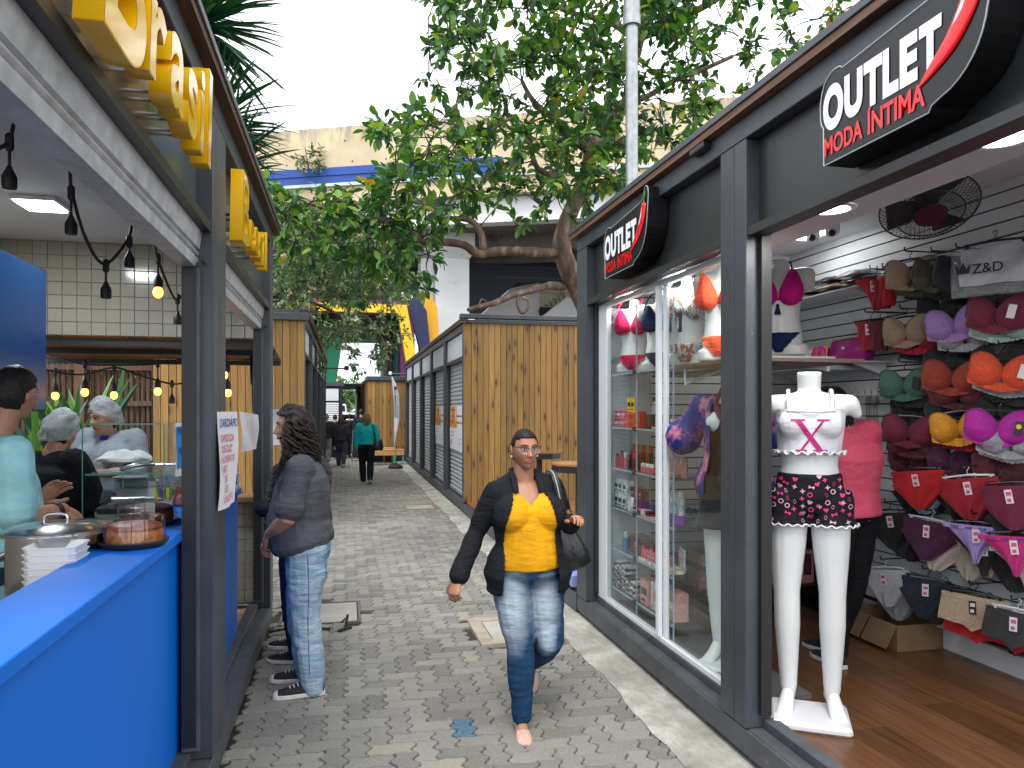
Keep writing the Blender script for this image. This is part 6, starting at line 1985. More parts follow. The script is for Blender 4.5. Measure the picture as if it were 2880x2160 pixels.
def pbox(cn, z, y, x, w, d, h, dz=0.0, what='cosmetic box', stripe=None, rz=0.0):
 r = thing('cosmetic_box', lab_item(cn, what, z, y), 'box', (x, y, z + dz), 'cosmetic packs in the window cabinet')
 mb = MB(); mb.cbox((0, 0, h / 2 + 0.0015), (d, w, h)); mb.xf(Matrix.Translation((x, y, z + dz)) @ Matrix.Rotation(rz, 4, 'Z')); part('body', mb, tint(cn, CC[cn]), r, bevel=0.0015)
 if stripe:
  mb = MB(); mb.cbox((-d / 2 - 0.001, 0, h * 0.55), (0.0015, w * 0.7, h * 0.28)); mb.cbox((-d / 2 - 0.001, w * 0.1, h * 0.2), (0.0015, w * 0.5, h * 0.08)); mb.xf(Matrix.Translation((x, y, z + dz)) @ Matrix.Rotation(rz, 4, 'Z')); part('print', mb, tint(stripe, CC[stripe]), r)
 return r
def pbottle(cn, capc, z, y, x, r0, h, what='lip gloss', cap_h=0.3):
 r = thing('bottle', lab_item(cn, what, z, y), 'bottle', (x, y, z), 'cosmetic bottles in the window cabinet')
 mb = MB(); mb.lathe((x, y, z + 0.001), [(r0 * 0.95, 0), (r0, 0.004), (r0, h * (1 - cap_h)), (r0 * 0.6, h * (1 - cap_h) + 0.006)], 12); part('body', mb, tint(cn, CC[cn], 0.2), r, smooth=40)
 mb = MB(); mb.lathe((x, y, z + h * (1 - cap_h) + 0.005), [(r0 * 0.8, 0), (r0 * 0.72, h * cap_h), (r0 * 0.5, h * cap_h + 0.003)], 12); part('cap', mb, tint(capc, CC[capc], 0.25), r, smooth=40)
rg = random.Random(31)
z = 1.566
for k in range(4):
 for lv in range(2):
  pbox('hot pink' if k else 'red', z, 5.40 - 0.055 * k, 2.06, 0.05, 0.05, 0.062, 0.064 * lv, stripe='white')
for k in range(3):
 for lv in range(2):
  pbox('orange', z, 5.17 - 0.062 * k, 2.055, 0.056, 0.05, 0.055, 0.057 * lv, stripe='red')
for k in range(2):
 pbox('yellow', z, 5.155 - 0.07 * k, 2.05, 0.06, 0.004, 0.105, 0.115, 'price card', 'black', 0.1)
pbox('red', z, 4.965, 2.07, 0.05, 0.05, 0.12, stripe='green')
for k in range(2):
 pbox('black', z, 4.84 - 0.16 * k, 2.12, 0.14, 0.10, 0.10 - 0.02 * k, 0, 'brush stand')
for k in range(9):
 y = 4.90 - 0.033 * k
 r = thing('makeup_brush', lab_item('white', 'makeup brush', z, y), 'brush', (2.12, y, z), 'makeup brushes in the black stand')
 mb = MB(); mb.tube([(2.12, y, z + 0.10), (2.13, y + 0.004, z + 0.19)], 0.0035, n=6); part('handle', mb, ROD, r)
 mb = MB(); mb.ell((2.132, y + 0.005, z + 0.205), (0.008, 0.008, 0.02), 8, 6); part('bristles', mb, RUBBER, r, smooth=True)
for k in range(3):
 pbox('cream' if k != 1 else 'white', z, 4.62 - 0.09 * k, 2.05, 0.08, 0.07, 0.016, 0.018 * (k == 1), 'compact palette', 'blush')
for k in range(2):
 pbox('white', z, 4.46 - 0.06 * k, 2.09, 0.05, 0.05, 0.075, 0, 'cosmetic box', 'purple')
z = 1.257
for k in range(11):
 pbottle(['red', 'wine', 'red', 'hot pink', 'rose', 'hot pink', 'black', 'hot pink', 'wine', 'red', 'black'][k], ['black', 'green', 'wine', 'red', 'white', 'hot pink', 'black', 'hot pink', 'red', 'wine', 'black'][k], z, 5.42 - 0.042 * k, 2.06 + 0.02 * (k % 2), 0.015, 0.10 + 0.012 * (k % 3))
for k in range(8):
 pbottle(['red', 'wine', 'black', 'red', 'wine', 'black', 'red', 'black'][k], 'green' if k % 3 == 0 else 'red', z, 5.40 - 0.05 * k, 2.18, 0.017, 0.17, 'tall lip tint')
pbox('cream', z, 4.66, 2.10, 0.44, 0.10, 0.03, 0, 'tester tray')
for k in range(8):
 pbottle('blush', 'cream' if k % 2 else 'blush', z + 0.0, 4.62 - 0.034 * k, 2.13, 0.012, 0.125, 'slim gloss tube')
for k in range(5):
 pbottle('rose', 'white', z, 4.86 - 0.042 * k, 2.035, 0.018, 0.062, 'round pink pot')
z = 0.954
for k in range(3):
 for lv in range(2):
  pbox('white', z, 5.40 - 0.085 * k, 2.07, 0.08, 0.06, 0.105, 0.107 * lv, stripe='black')
for k in range(3):
 for lv in range(2):
  pbox('black' if (k + lv) % 2 else 'purple', z, 5.145 - 0.07 * k, 2.10, 0.064, 0.06, 0.085, 0.087 * lv, stripe='rose')
for k in range(2):
 pbottle('white', 'white', z, 5.10 - 0.05 * k, 2.035, 0.018, 0.10, 'cream tube')
for k in range(4):
 pbox(['black', 'rose', 'white', 'wine'][k], z, 4.98 - 0.075 * k, 2.05, 0.066, 0.06, 0.045, 0, 'eye shadow box', 'white' if k % 2 == 0 else 'black')
for k in range(3):
 pbox('blush', z, 4.80 - 0.1 * k, 2.05, 0.09, 0.08, 0.012, 0.0, 'flat blush palette', 'rose')
for k in range(4):
 y = 4.60 - 0.058 * k
 r = thing('spray_can', lab_item('white and violet', 'spray can', z, y), 'spray can', (2.12, y, z), 'spray cans in the window cabinet')
 mb = MB(); mb.lathe((2.12, y, z + 0.001), [(0.026, 0), (0.026, 0.06)], 14); part('base_band', mb, tint('violet', CC['violet']), r, smooth=40)
 mb = MB(); mb.lathe((2.12, y, z + 0.061), [(0.026, 0), (0.026, 0.09), (0.020, 0.105)], 14); part('can', mb, tint('white', CC['white'], 0.2), r, smooth=40)
 mb = MB(); mb.lathe((2.12, y, z + 0.1665), [(0.021, 0), (0.021, 0.045), (0.018, 0.048)], 14); part('cap', mb, tint('white', CC['white'], 0.3), r, smooth=40)
z = 0.643
pbottle('blue', 'white', z, 5.24, 2.06, 0.022, 0.13, 'sunscreen tube')
pbox('green', z, 5.32, 2.10, 0.06, 0.05, 0.10, stripe='black')
for k in range(6):
 pbox('wine', z, 5.16 - 0.07 * k, 2.12, 0.055, 0.10, 0.13, 0, 'upright pouch', 'rose' if k % 2 else None, 0.2)
for k in range(12):
 pbox('rose', z, 4.86 - 0.036 * (k % 6) * 1.6, 2.05 + 0.06 * (k // 6), 0.05, 0.045, 0.055, 0.02, 'sachet', 'blush', rg.uniform(-0.5, 0.5))
pbox('white', z, 4.70, 2.08, 0.40, 0.15, 0.018, 0, 'open tray')
pbox('white', z, 4.46, 2.14, 0.14, 0.012, 0.15, 0, 'price card', 'blush', -0.2)
pbox('cream', z, 4.44, 2.06, 0.14, 0.10, 0.02, 0, 'flat lash box', 'black')
z = 0.34
for c in range(5):
 for lv in range(9 if c < 3 else 5):
  pbox('black' if (lv + c) % 2 else 'white', z, 5.40 - 0.085 * c, 2.07 + rg.uniform(0, 0.015), 0.078, 0.09, 0.019, 0.0212 * lv, 'flat sock pack', 'white' if (lv + c) % 2 else 'black', rg.uniform(-0.12, 0.12))
pbox('blush', z, 4.83, 2.08, 0.13, 0.10, 0.17, 0, 'printed hair iron box', 'black')
pbox('white', z, 4.63, 2.08, 0.16, 0.10, 0.19, 0, 'printed body box', 'blush')
pbox('blush', z, 4.44, 2.09, 0.15, 0.10, 0.18, 0, 'printed bra box', 'white')
pbox('wine', z, 4.95, 2.10, 0.10, 0.10, 0.06, 0.0, 'flat box', 'rose')
# low shelf of stocking boxes behind the right pane
ls = thing('low_shelf', 'low dark shelf of stocking boxes behind the right window pane', 'shelf', (3.0, 5.3, 0.175))
for z in (0.30, 0.78):
 mb = MB(); mb.box(2.62, 3.70, 5.20, 5.70, z, z + 0.02); part('board', mb, mat('shelf_brown', (0.07, 0.035, 0.02), 0.4), ls)
mb = MB(); mb.box(3.70, 3.72, 5.2, 5.7, 0.175, 0.82); part('side', mb, mat('shelf_brown'), ls)
SHN.update({0.321: 'low brown shelf', 0.801: 'upper brown shelf'})
for zz, h in ((0.321, 0.26), (0.801, 0.13)):
 for k in range(8):
  r = thing('stocking_box', f'{["blush", "cream"][zz > 0.5]} stocking box, {ORD[k]} from the left on the {SHN[zz]} behind the window', 'box', (2.7 + k * 0.125, 5.25, zz), 'stocking boxes behind the right pane')
  mb = MB(); mb.box(2.65 + k * 0.125, 2.765 + k * 0.125, 5.22, 5.42, zz, zz + h); part('body', mb, tint('blush' if zz < 0.5 else 'cream', CC['blush'] if zz < 0.5 else CC['cream']), r, bevel=0.002)
  mb = MB(); mb.box(2.675 + k * 0.125, 2.74 + k * 0.125, 5.2175, 5.2195, zz + h * 0.25, zz + h * 0.9); part('print', mb, tint('wine' if k % 2 else 'white', CC['wine' if k % 2 else 'white']), r)
# torso shelf over the cabinet (white ledge carrying the busts)
tsf = thing('ledge', 'dark underside ledge carrying the bikini busts behind the window', 'shelf', (2.5, 4.4, 1.97))
mb = MB(); mb.box(2.37, 2.75, 3.50, 5.48, 1.955, 1.975); part('board', mb, mat('ledge', (0.16, 0.11, 0.08), 0.3), tsf)
mb = MB(); mb.box(2.01, 2.368, 3.50, 4.30, 1.957, 1.975); part('board', mb, mat('ledge'), tsf)
mb = MB(); mb.tube([(2.06, 4.25, 1.95), (2.06, 4.25, 1.86), (2.3, 4.25, 1.95)], 0.012, n=6); part('bracket', mb, WHITE, tsf)
wsf = thing('ledge', 'white ledge carrying the magenta bikini bust beside the double post', 'shelf', (2.95, 4.6, 2.05))
mb = MB(); mb.box(2.72, 3.20, 4.35, 4.85, 2.02, 2.055); part('board', mb, WHITE, wsf, bevel=0.004)
mb = MB(); mb.prism([(4.40, 2.019), (4.40, 1.96), (4.80, 2.019)], 3.17, 3.19, 'yz'); part('bracket', mb, WHITE, wsf)
mb = MB(); mb.box(3.20, 3.70, 4.70, 5.60, 1.99, 2.02); part('arm', mb, mat('acrylic'), wsf)
# ------------------------------------------------------------ people
def skin_mat(name, col):
 return mat(name, col, 0.46, nz=(26, 0.10), bp=(140, 0.05), spec=0.4, sub=0.06)
SK1 = skin_mat('skin_tan', (0.40, 0.19, 0.115)); SK2 = skin_mat('skin_warm', (0.44, 0.215, 0.135)); SK3 = skin_mat('skin_light', (0.50, 0.27, 0.18))
HAIRK = mat('hair_black', (0.012, 0.010, 0.010), 0.5, nz=(60, 0.5), bp=(90, 0.4), spec=0.25); HAIRB = mat('hair_brown', (0.019, 0.012, 0.010), 0.45, nz=(60, 0.6), bp=(90, 0.3), spec=0.35); HAIRL = mat('hair_blond', (0.22, 0.125, 0.060), 0.45, nz=(50, 0.5), bp=(80, 0.4))
EYEW = mat('eye_white', (0.62, 0.60, 0.57), 0.25); EYED = mat('eye_dark', (0.012, 0.008, 0.006), 0.15); LIPS = mat('lips', (0.36, 0.105, 0.085), 0.42)

def G_(d, s): return math.exp(-(d / s) ** 2)
def head_pt(u, v, off=0.0):
 """one point of the head; u goes round from the back, v from chin to crown; the face looks to -y"""
 th = u * 2 * PI
 ph = -PI / 2 + v * PI
 x = 0.0735 * math.cos(ph) * math.sin(th)
 y = 0.096 * math.cos(ph) * math.cos(th)
 z = 0.115 * math.sin(ph)
 zz = z / 0.115
 k = max(0.0, min(1.0, (-0.05 - zz) / 0.95))
 x *= 1 - 0.33 * k ** 1.5
 if y > 0:
  y *= 1 - 0.55 * max(0, (-0.25 - zz)) / 0.75
 else:
  y *= 0.95
  y -= 0.030 * k ** 1.5 * (1 - abs(x) / 0.08)
  ax = abs(x)
  f = 0.026 * G_(x, 0.011) * max(0, min(1, (0.022 - z) / 0.05)) * max(0, min(1, (z + 0.044) / 0.012))
  f += 0.007 * G_(ax - 0.012, 0.008) * G_(z + 0.031, 0.009)
  f -= 0.010 * G_(ax - 0.031, 0.017) * G_(z - 0.008, 0.012)
  f += 0.005 * G_(ax - 0.028, 0.022) * G_(z - 0.027, 0.009)
  f += 0.005 * G_(ax - 0.042, 0.018) * G_(z + 0.024, 0.020)
  f += 0.007 * G_(x, 0.023) * G_(z + 0.058, 0.012) - 0.005 * G_(x, 0.026) * G_(z + 0.058, 0.003)
  f -= 0.003 * G_(x, 0.03) * G_(z + 0.076, 0.006)
  f += 0.005 * G_(x, 0.018) * G_(z + 0.096, 0.014)
  y -= f
 p = V((x, y, z))
 if off:
  p += V((math.cos(ph) * math.sin(th), math.cos(ph) * math.cos(th), math.sin(ph))) * off
 return p
def face_y(x, z):
 best = min((head_pt(0.5 + math.atan2(-x, 0.09) / (2 * PI) * q, 0.5 + z / 0.115 / PI * 1.1 + d) for q in (1.0, 1.2) for d in (-0.02, 0, 0.02)), key=lambda p: (p.x - x) ** 2 + (p.z - z) ** 2)
 return best.y
def add_head(mb, M, s, detail=True, beard=0):
 n0 = len(mb.v)
 mb.mi = 0
 nu, nv = (60, 46) if detail else (28, 20)
 mb.grid(lambda a, b: head_pt(a, b), nu, nv)
 for sx in (-1, 1):
  mb.ell((sx * 0.074, 0.010, -0.004), (0.009, 0.019, 0.031), 10, 8, Matrix.Rotation(0.25 * sx, 3, 'Z'))
 if detail:
  for sx in (-1, 1):
   mb.mi = 1; mb.ell((sx * 0.031, -0.0775, 0.007), (0.0150, 0.008, 0.0068), 12, 8)
   mb.mi = 2; mb.ell((sx * 0.031, -0.0822, 0.007), (0.0062, 0.004, 0.0062), 10, 8)
   mb.tube([(sx * 0.015, -0.0845, 0.009), (sx * 0.026, -0.0860, 0.0150), (sx * 0.038, -0.0830, 0.0145), (sx * 0.047, -0.0755, 0.009)], 0.0019, n=5)
   mb.tube([(sx * 0.012, -0.0925, 0.026), (sx * 0.027, -0.0915, 0.033), (sx * 0.042, -0.083, 0.031), (sx * 0.050, -0.074, 0.026)], [0.0025, 0.0034, 0.0028, 0.0015], n=6)
   mb.mi = 3
  mb.mi = 3
  mb.tube([(-0.024, -0.0825, -0.0585), (-0.010, -0.0935, -0.0545), (0, -0.0940, -0.0560), (0.010, -0.0935, -0.0545), (0.024, -0.0825, -0.0585)], [0.0015, 0.0042, 0.004, 0.0042, 0.0015], 0.004, n=6)
  mb.tube([(-0.022, -0.0825, -0.0605), (-0.009, -0.0930, -0.0645), (0.009, -0.0930, -0.0645), (0.022, -0.0825, -0.0605)], [0.0015, 0.005, 0.005, 0.0015], 0.0045, n=6)
  mb.mi = 2
  mb.tube([(-0.023, -0.0845, -0.0590), (0, -0.0965, -0.0590), (0.023, -0.0845, -0.0590)], 0.0011, n=4)
 mb.mi = 0
 mb.xf(M @ Matrix.Scale(s, 4), n0)
def hair_cap(M, s, off, pred, seed=0, rough=0.004, freq=22, nu=56, nv=40):
 mb = MB()
 pts = {}
 def P(i, j):
  if (i, j) not in pts:
   p = head_pt(i / nu, j / nv)
   q = head_pt(i / nu, j / nv, off)
   d = rough * noise.noise(V((p.x * freq * 3, p.y * freq, p.z * freq + seed)))
   pts[(i, j)] = q + (q - p).normalized() * d
  return pts[(i, j)]
 vs, idx, fs = [], {}, []
 def I(i, j):
  if (i, j) not in idx:
   idx[(i, j)] = len(vs)
   vs.append(P(i, j))
  return idx[(i, j)]
 for i in range(nu):
  for j in range(nv):
   c = head_pt((i + 0.5) / nu, (j + 0.5) / nv)
   if pred(c):
    fs.append((I(i, j), I(i + 1, j), I(i + 1, j + 1), I(i, j + 1)))
 mb.add(vs, fs)
 # close the rim down to the scalp
 from collections import Counter
 e = Counter()
 for f in fs:
  for a, b in zip(f, f[1:] + f[:1]):
   e[(min(a, b), max(a, b))] += 1
 inv = {v: k for k, v in idx.items()}
 low = {}
 def L(a):
  if a not in low:
   i, j = inv[a]
   low[a] = len(mb.v)
   mb.v.append(tuple(head_pt(i / nu, j / nv, -0.002)))
  return low[a]
 for (a, b), c in e.items():
  if c == 1:
   mb.f.append((a, b, L(b), L(a))); mb.m.append(0)
 mb.xf(M @ Matrix.Scale(s, 4))
 return mb
def hair_pred(front=0.060, side=-0.02, nape=-0.085):
 def f(c):
  if c.y < -0.030:
   return c.z > front - 0.35 * max(0, abs(c.x) - 0.035)
  if c.y < 0.022:
   return c.z > 0.028 - 1.2 * max(0, c.y + 0.01) * 1.0
  return c.z > nape
 return f
def hand(mb, wr, d, n, sgn, curl=0.5, k=1.0, thumb=0.6):
 """palm, four bent fingers of different length and a thumb; d along the fingers, n the way the palm faces"""
 wr, d, n = V(wr), V(d).normalized(), V(n)
 n = (n - d * n.dot(d)).normalized()
 t = d.cross(n) * sgn
 mb.tube([wr - d * 0.02 * k, wr + d * 0.03 * k, wr + d * 0.07 * k, wr + d * 0.094 * k], [0.022 * k, 0.032 * k, 0.039 * k, 0.038 * k], [0.019 * k, 0.017 * k, 0.015 * k, 0.012 * k], n=12, side=t)
 for i, L in enumerate((0.068, 0.077, 0.071, 0.055)):
  p = wr + d * (0.086 - 0.003 * abs(i - 1)) * k + t * (0.029 - 0.0195 * i) * k
  pts, rr = [p], [0.0092 * k]
  a = 0.1
  for q, (l, r) in enumerate(((0.46, 0.0088), (0.30, 0.0080), (0.24, 0.0068))):
   a += curl * (0.75 if q == 0 else 1.0) * (1 + 0.08 * i)
   p = p + (d * math.cos(a) + n * math.sin(a)) * L * l * k
   pts.append(p); rr.append(r * k)
  mb.tube(pts, rr, n=8)
 p = wr + d * 0.028 * k + t * 0.026 * k
 v1 = (t * 0.75 + d * 0.65 + n * 0.35 * thumb * 2).normalized()
 v2 = (t * (0.5 - thumb) + d * 0.85 + n * 0.5 * thumb).normalized()
 mb.tube([wr + d * 0.012 * k + t * 0.012 * k, p + v1 * 0.022 * k, p + v1 * 0.05 * k + v2 * 0.004 * k, p + v1 * 0.05 * k + v2 * 0.032 * k], [0.014 * k, 0.0135 * k, 0.011 * k, 0.0082 * k], n=8)
def shoe(M, L=0.27, low=False, hi=0.075):
 """returns upper, sole outlines in a frame where x runs heel to toe"""
 st = [(-0.01, 0.020, 0.9), (0.015, 0.030, 1.0), (0.06, 0.033, 0.95), (0.11, 0.034, 0.80), (0.16, 0.041, 0.60), (0.205, 0.044, 0.46), (0.24, 0.036, 0.36), (0.262, 0.020, 0.25)]
 up, so = MB(), MB()
 rs = []
 for x, w, h in st:
  hh = hi * h * (0.62 if low and 0.03 < x < 0.13 else 1)
  rs.append([(x * L / 0.27, w * math.cos(PI * j / 12) * (1 if j not in (0, 12) else 1.0), 0.014 + max(0, hh * math.sin(PI * j / 12) ** 0.7)) for j in range(13)] + [(x * L / 0.27, -w * 0.9, 0.012), (x * L / 0.27, w * 0.9, 0.012)])
 up.rings(rs)
 ol = [(x * L / 0.27 + (0.006 if x > 0.2 else (-0.006 if x < 0 else 0)), w + 0.003) for x, w, h in st]
 poly = [(x, -w) for x, w in ol] + [(x, w) for x, w in ol[::-1]]
 so.prism(poly, 0.0, 0.026 if not low else 0.012, 'xy')
 up.xf(M); so.xf(M)
 return up, so

class Body:
 """a figure from joints: chains of limbs and torso that skin, shirt, trousers and jacket are grown from"""
 def __init__(s, H=1.65, J=None, girth=1.0, belly=0.0, bust=0.0, hips=1.0, sh=1.0):
  s.H, s.g, s.belly, s.bust, s.hips = H, girth, belly, bust, hips
  d = {'pelvis': (0, 0, .525), 'chest': (0, 0, .735), 'neck': (0, .008, .845), 'head': (0, -.012, .932)}
  for q, sx in (('L', 1), ('R', -1)):
   d.update({'sh' + q: (.105 * sx * sh, .004, .805), 'el' + q: (.135 * sx, .025, .63), 'wr' + q: (.14 * sx, -.03, .480), 'hip' + q: (.052 * sx, 0, .505), 'kn' + q: (.055 * sx, -.012, .283), 'an' + q: (.052 * sx, .014, .05)})
  s.J = {k: V(v) * H for k, v in d.items()}
  for k, v in (J or {}).items():
   s.J[k] = V(v)
 def spine(s, t):
  J = s.J
  if t < 1:
   return J['pelvis'] + (J['chest'] - J['pelvis']) * t
  return J['chest'] + (J['neck'] - J['chest']) * (t - 1)
 PROF = [(-0.20, .082, .066), (0.0, .100, .076), (0.22, .094, .072), (0.45, .086, .067), (0.75, .091, .070), (1.0, .099, .071), (1.3, .103, .062), (1.6, .080, .050), (1.85, .045, .040)]
 def torso(s, mb, off=0.0, t0=-0.2, t1=1.85, fl=0.0):
  ts = [t0] + [p[0] for p in s.PROF if t0 + 0.04 < p[0] < t1 - 0.04] + [t1]
  pts, A, B = [], [], []
  for t in ts:
   for i in range(len(s.PROF) - 1):
    if s.PROF[i][0] <= t <= s.PROF[i + 1][0] or i == len(s.PROF) - 2:
     break
   p, q = s.PROF[i], s.PROF[i + 1]
   k = max(0, min(1, (t - p[0]) / (q[0] - p[0])))
   a = (p[1] + (q[1] - p[1]) * k) * s.H * (s.g if t < 1.4 else 1)
   b = (p[2] + (q[2] - p[2]) * k) * s.H * (s.g if t < 1.4 else 1)
   if t < 0.3:
    a *= s.hips
   bl = s.belly * math.exp(-((t - 0.38) / 0.42) ** 2)
   pts.append(s.spine(t) + V((0, -bl * 0.8, 0))); A.append(a + off + bl * 0.25 + fl * max(0, 0.5 - t)); B.append(b + off + bl * 0.6 + fl * max(0, 0.5 - t))
  mb.tube(pts, A, B, n=20, side=(1, 0, 0), round_=False)
  if s.bust and t1 > 1.1 and t0 < 0.8:
   c = s.spine(1.0)
   for sx in (-1, 1):
    mb.ell(c + V((sx * 0.052 * s.H * s.g, -0.050 * s.H * s.g, -0.008 * s.H)), (0.052 * s.H + off, s.bust + 0.03 * s.H + off * 0.7, 0.050 * s.H + off), 14, 10)
 def shoulders(s, mb, off=0.0):
  for q in 'LR':
   c = s.spine(1.62)
   mb.tube([c + (s.J['sh' + q] - c) * 0.1, s.J['sh' + q]], [0.036 * s.H + off, 0.036 * s.H + off], n=12)
   c2 = s.spine(1.15)
   mb.tube([c2 + (s.J['sh' + q] - c2) * 0.45, s.J['sh' + q]], [0.05 * s.H + off, 0.036 * s.H + off], n=12)
 def arm(s, mb, q, off=0.0, end=1.0, cuff=0.0):
  a, b, c = s.J['sh' + q], s.J['el' + q], s.J['wr' + q]
  r = [.036, .034, .0275, .0265, .0165]
  P = [a, a + (b - a) * 0.45, b, b + (c - b) * 0.4, c]
  R = [x * s.H * (0.55 + 0.45 * s.g) + off for x in r]
  if end < 1.0:
   k = end * 2
   if k < 1:
    P = [a, a + (b - a) * k * 0.6, a + (b - a) * k]; R = R[:2] + [R[1]]
   else:
    P = P[:3] + [b + (c - b) * (k - 1)]; R = R[:3] + [R[3]]
  R[-1] += cuff
  mb.tube(P, R, n=12)
 def leg(s, mb, q, off=0.0, end=1.0, flare=0.0):
  a, b, c = s.J['hip' + q], s.J['kn' + q], s.J['an' + q]
  r = [.060, .053, .0385, .0375, .024]
  P = [a, a + (b - a) * 0.45, b, b + (c - b) * 0.35, b + (c - b) * end]
  R = [x * s.H * (s.g * 0.6 + 0.4) * (s.hips if i < 2 else 1) + off for i, x in enumerate(r)]
  R[-1] += flare; R[3] += flare * 0.5
  if end < 0:
   P = [a + V((0, 0, 0.08)), a + V((0, 0, 0.03)), a + (b - a) * (1 + end) * 0.5, a + (b - a) * (1 + end)]; R = [R[0] * 0.9, R[0], R[0], R[0] + flare]
  mb.tube(P, R, n=14, round_=end >= 0)

def grow(mb, name, m, root, M, vox, it=4, wr=None, cut=None, thick=0.0, keep_extra=None, mats=None):
 """remesh chains into one skin, add folds, cut openings, and link it as a part"""
 vs, fs, ns = remesh(mb, vox, it)
 if wr:
  amp, f, zs, sd = wr
  for i, v in enumerate(vs):
   q = V((v.x * f, v.y * f, v.z * f * zs + sd))
   a = noise.noise(q) + 0.5 * noise.noise(q * 2.1 + V((3, 1, 7)))
   vs[i] = v + ns[i] * amp * (0.9 * a + 0.7 * (0.35 - abs(a)))
 if cut:
  cen = lambda f: sum((vs[i] for i in f), V((0, 0, 0))) / len(f)
  fs = [f for f in fs if not cut(cen(f))]
  used = sorted({i for f in fs for i in f})
  ix = {o: n for n, o in enumerate(used)}
  vs = [vs[i] for i in used]; ns = [ns[i] for i in used]
  fs = [tuple(ix[i] for i in f) for f in fs]
 out = MB()
 out.add(vs, fs)
 if thick:
  o = len(vs)
  from collections import Counter
  e = Counter()
  dirn = {}
  for f in fs:
   for a, b in zip(f, f[1:] + f[:1]):
    e[(min(a, b), max(a, b))] += 1
    dirn[(min(a, b), max(a, b))] = (a, b)
  out.add([v - n * thick for v, n in zip(vs, ns)], [f[::-1] for f in fs])
  for k, c in e.items():
   if c == 1:
    a, b = dirn[k]
    out.f.append((b, a, a + o, b + o)); out.m.append(0)
 if keep_extra:
  out.join(keep_extra)
 out.xf(M)
 me = out.mesh(name, mats or m, smooth=True, fixn=False)
 return tag(link(name, me, root))

def denim(name, dark, light, fz=None, wash=0.6):
 if name in MATS:
  return MATS[name]
 m, t, p = new_mat(name)
 vec = coords(t)
 f = noise_n(t, vec, 5, 4)
 fold = noise_n(t, coords(t, (1, 1, 3.2)), 12, 3)
 k = math_n(t, 'MULTIPLY_ADD', fold, 0.6, math_n(t, 'MULTIPLY', f, 0.5))
 if fz:
  g = None
  for (cx, cy, cz, r) in fz:
   vm = t.nodes.new('ShaderNodeVectorMath'); vm.operation = 'DISTANCE'
   mp = t.nodes.new('ShaderNodeMapping'); mp.inputs['Scale'].default_value = (1.5, 0.8, 0.62)
   tc = t.nodes.new('ShaderNodeTexCoord'); t.links.new(tc.outputs['Object'], mp.inputs['Vector'])
   t.links.new(mp.outputs[0], vm.inputs[0]); vm.inputs[1].default_value = (cx * 1.5, cy * 0.8, cz * 0.62)
   e = ramp(t, vm.outputs['Value'], [(r * 0.25, (1, 1, 1)), (r, (0, 0, 0))])
   g = e if g is None else mixc(t, 1.0, g, e, 'SCREEN')
  k = math_n(t, 'ADD', math_n(t, 'MULTIPLY_ADD', k, 0.18, 0.13), math_n(t, 'MULTIPLY', g, 0.60))
 c = ramp(t, k, [(0.22, dark), (0.5, tuple(d + (l - d) * 0.45 for d, l in zip(dark, light))), (0.85, light)])
 fine = noise_n(t, coords(t, (1, 1, 0.5)), 300, 2)
 c = mixc(t, 0.5, c, ramp(t, fine, [(0.35, (0.42, 0.42, 0.42)), (0.65, (0.58, 0.58, 0.58))]), 'OVERLAY')
 t.links.new(c, p.inputs['Base Color'])
 p.inputs['Roughness'].default_value = 0.85
 p.inputs['Specular IOR Level'].default_value = 0.15
 t.links.new(bump(t, fold, 0.45 if fz else 0.7, 0.02), p.inputs['Normal'])
 MATS[name] = m
 return m
# lay a flat drawing on a garment
from mathutils.bvhtree import BVHTree
def drape(mbx, obj, M_, out=0.0025, dv=(0, 1, 0)):
 me = obj.data
 bvh = BVHTree.FromPolygons([v.co for v in me.vertices], [tuple(p.vertices) for p in me.polygons])
 d = (M_.to_3x3() @ V(dv)).normalized()
 for i, v in enumerate(mbx.v):
  h = bvh.ray_cast(V(v) - d * 0.5, d)
  if h[0] is not None:
   mbx.v[i] = tuple(h[0] - d * out)
 return mbx
SOLEW = mat('sole_white', (0.66, 0.64, 0.60), 0.6, nz=(30, 0.15)); CANV = mat('canvas_black', (0.018, 0.018, 0.020), 0.8, bp=(300, 0.2))
def foot_frame(an, toe, M, drop=0.05):
 """frame with x from heel to toe, z up the shin"""
 t = V(toe).normalized()
 up = V((0, 0, 1)) if abs(t.z) < 0.9 else V((0, -1, 0))
 y = up.cross(t).normalized()
 z = t.cross(y)
 F = Matrix((t, y, z)).transposed().to_4x4()
 F.translation = V(an) - t * 0.055 - z * drop
 return M @ F

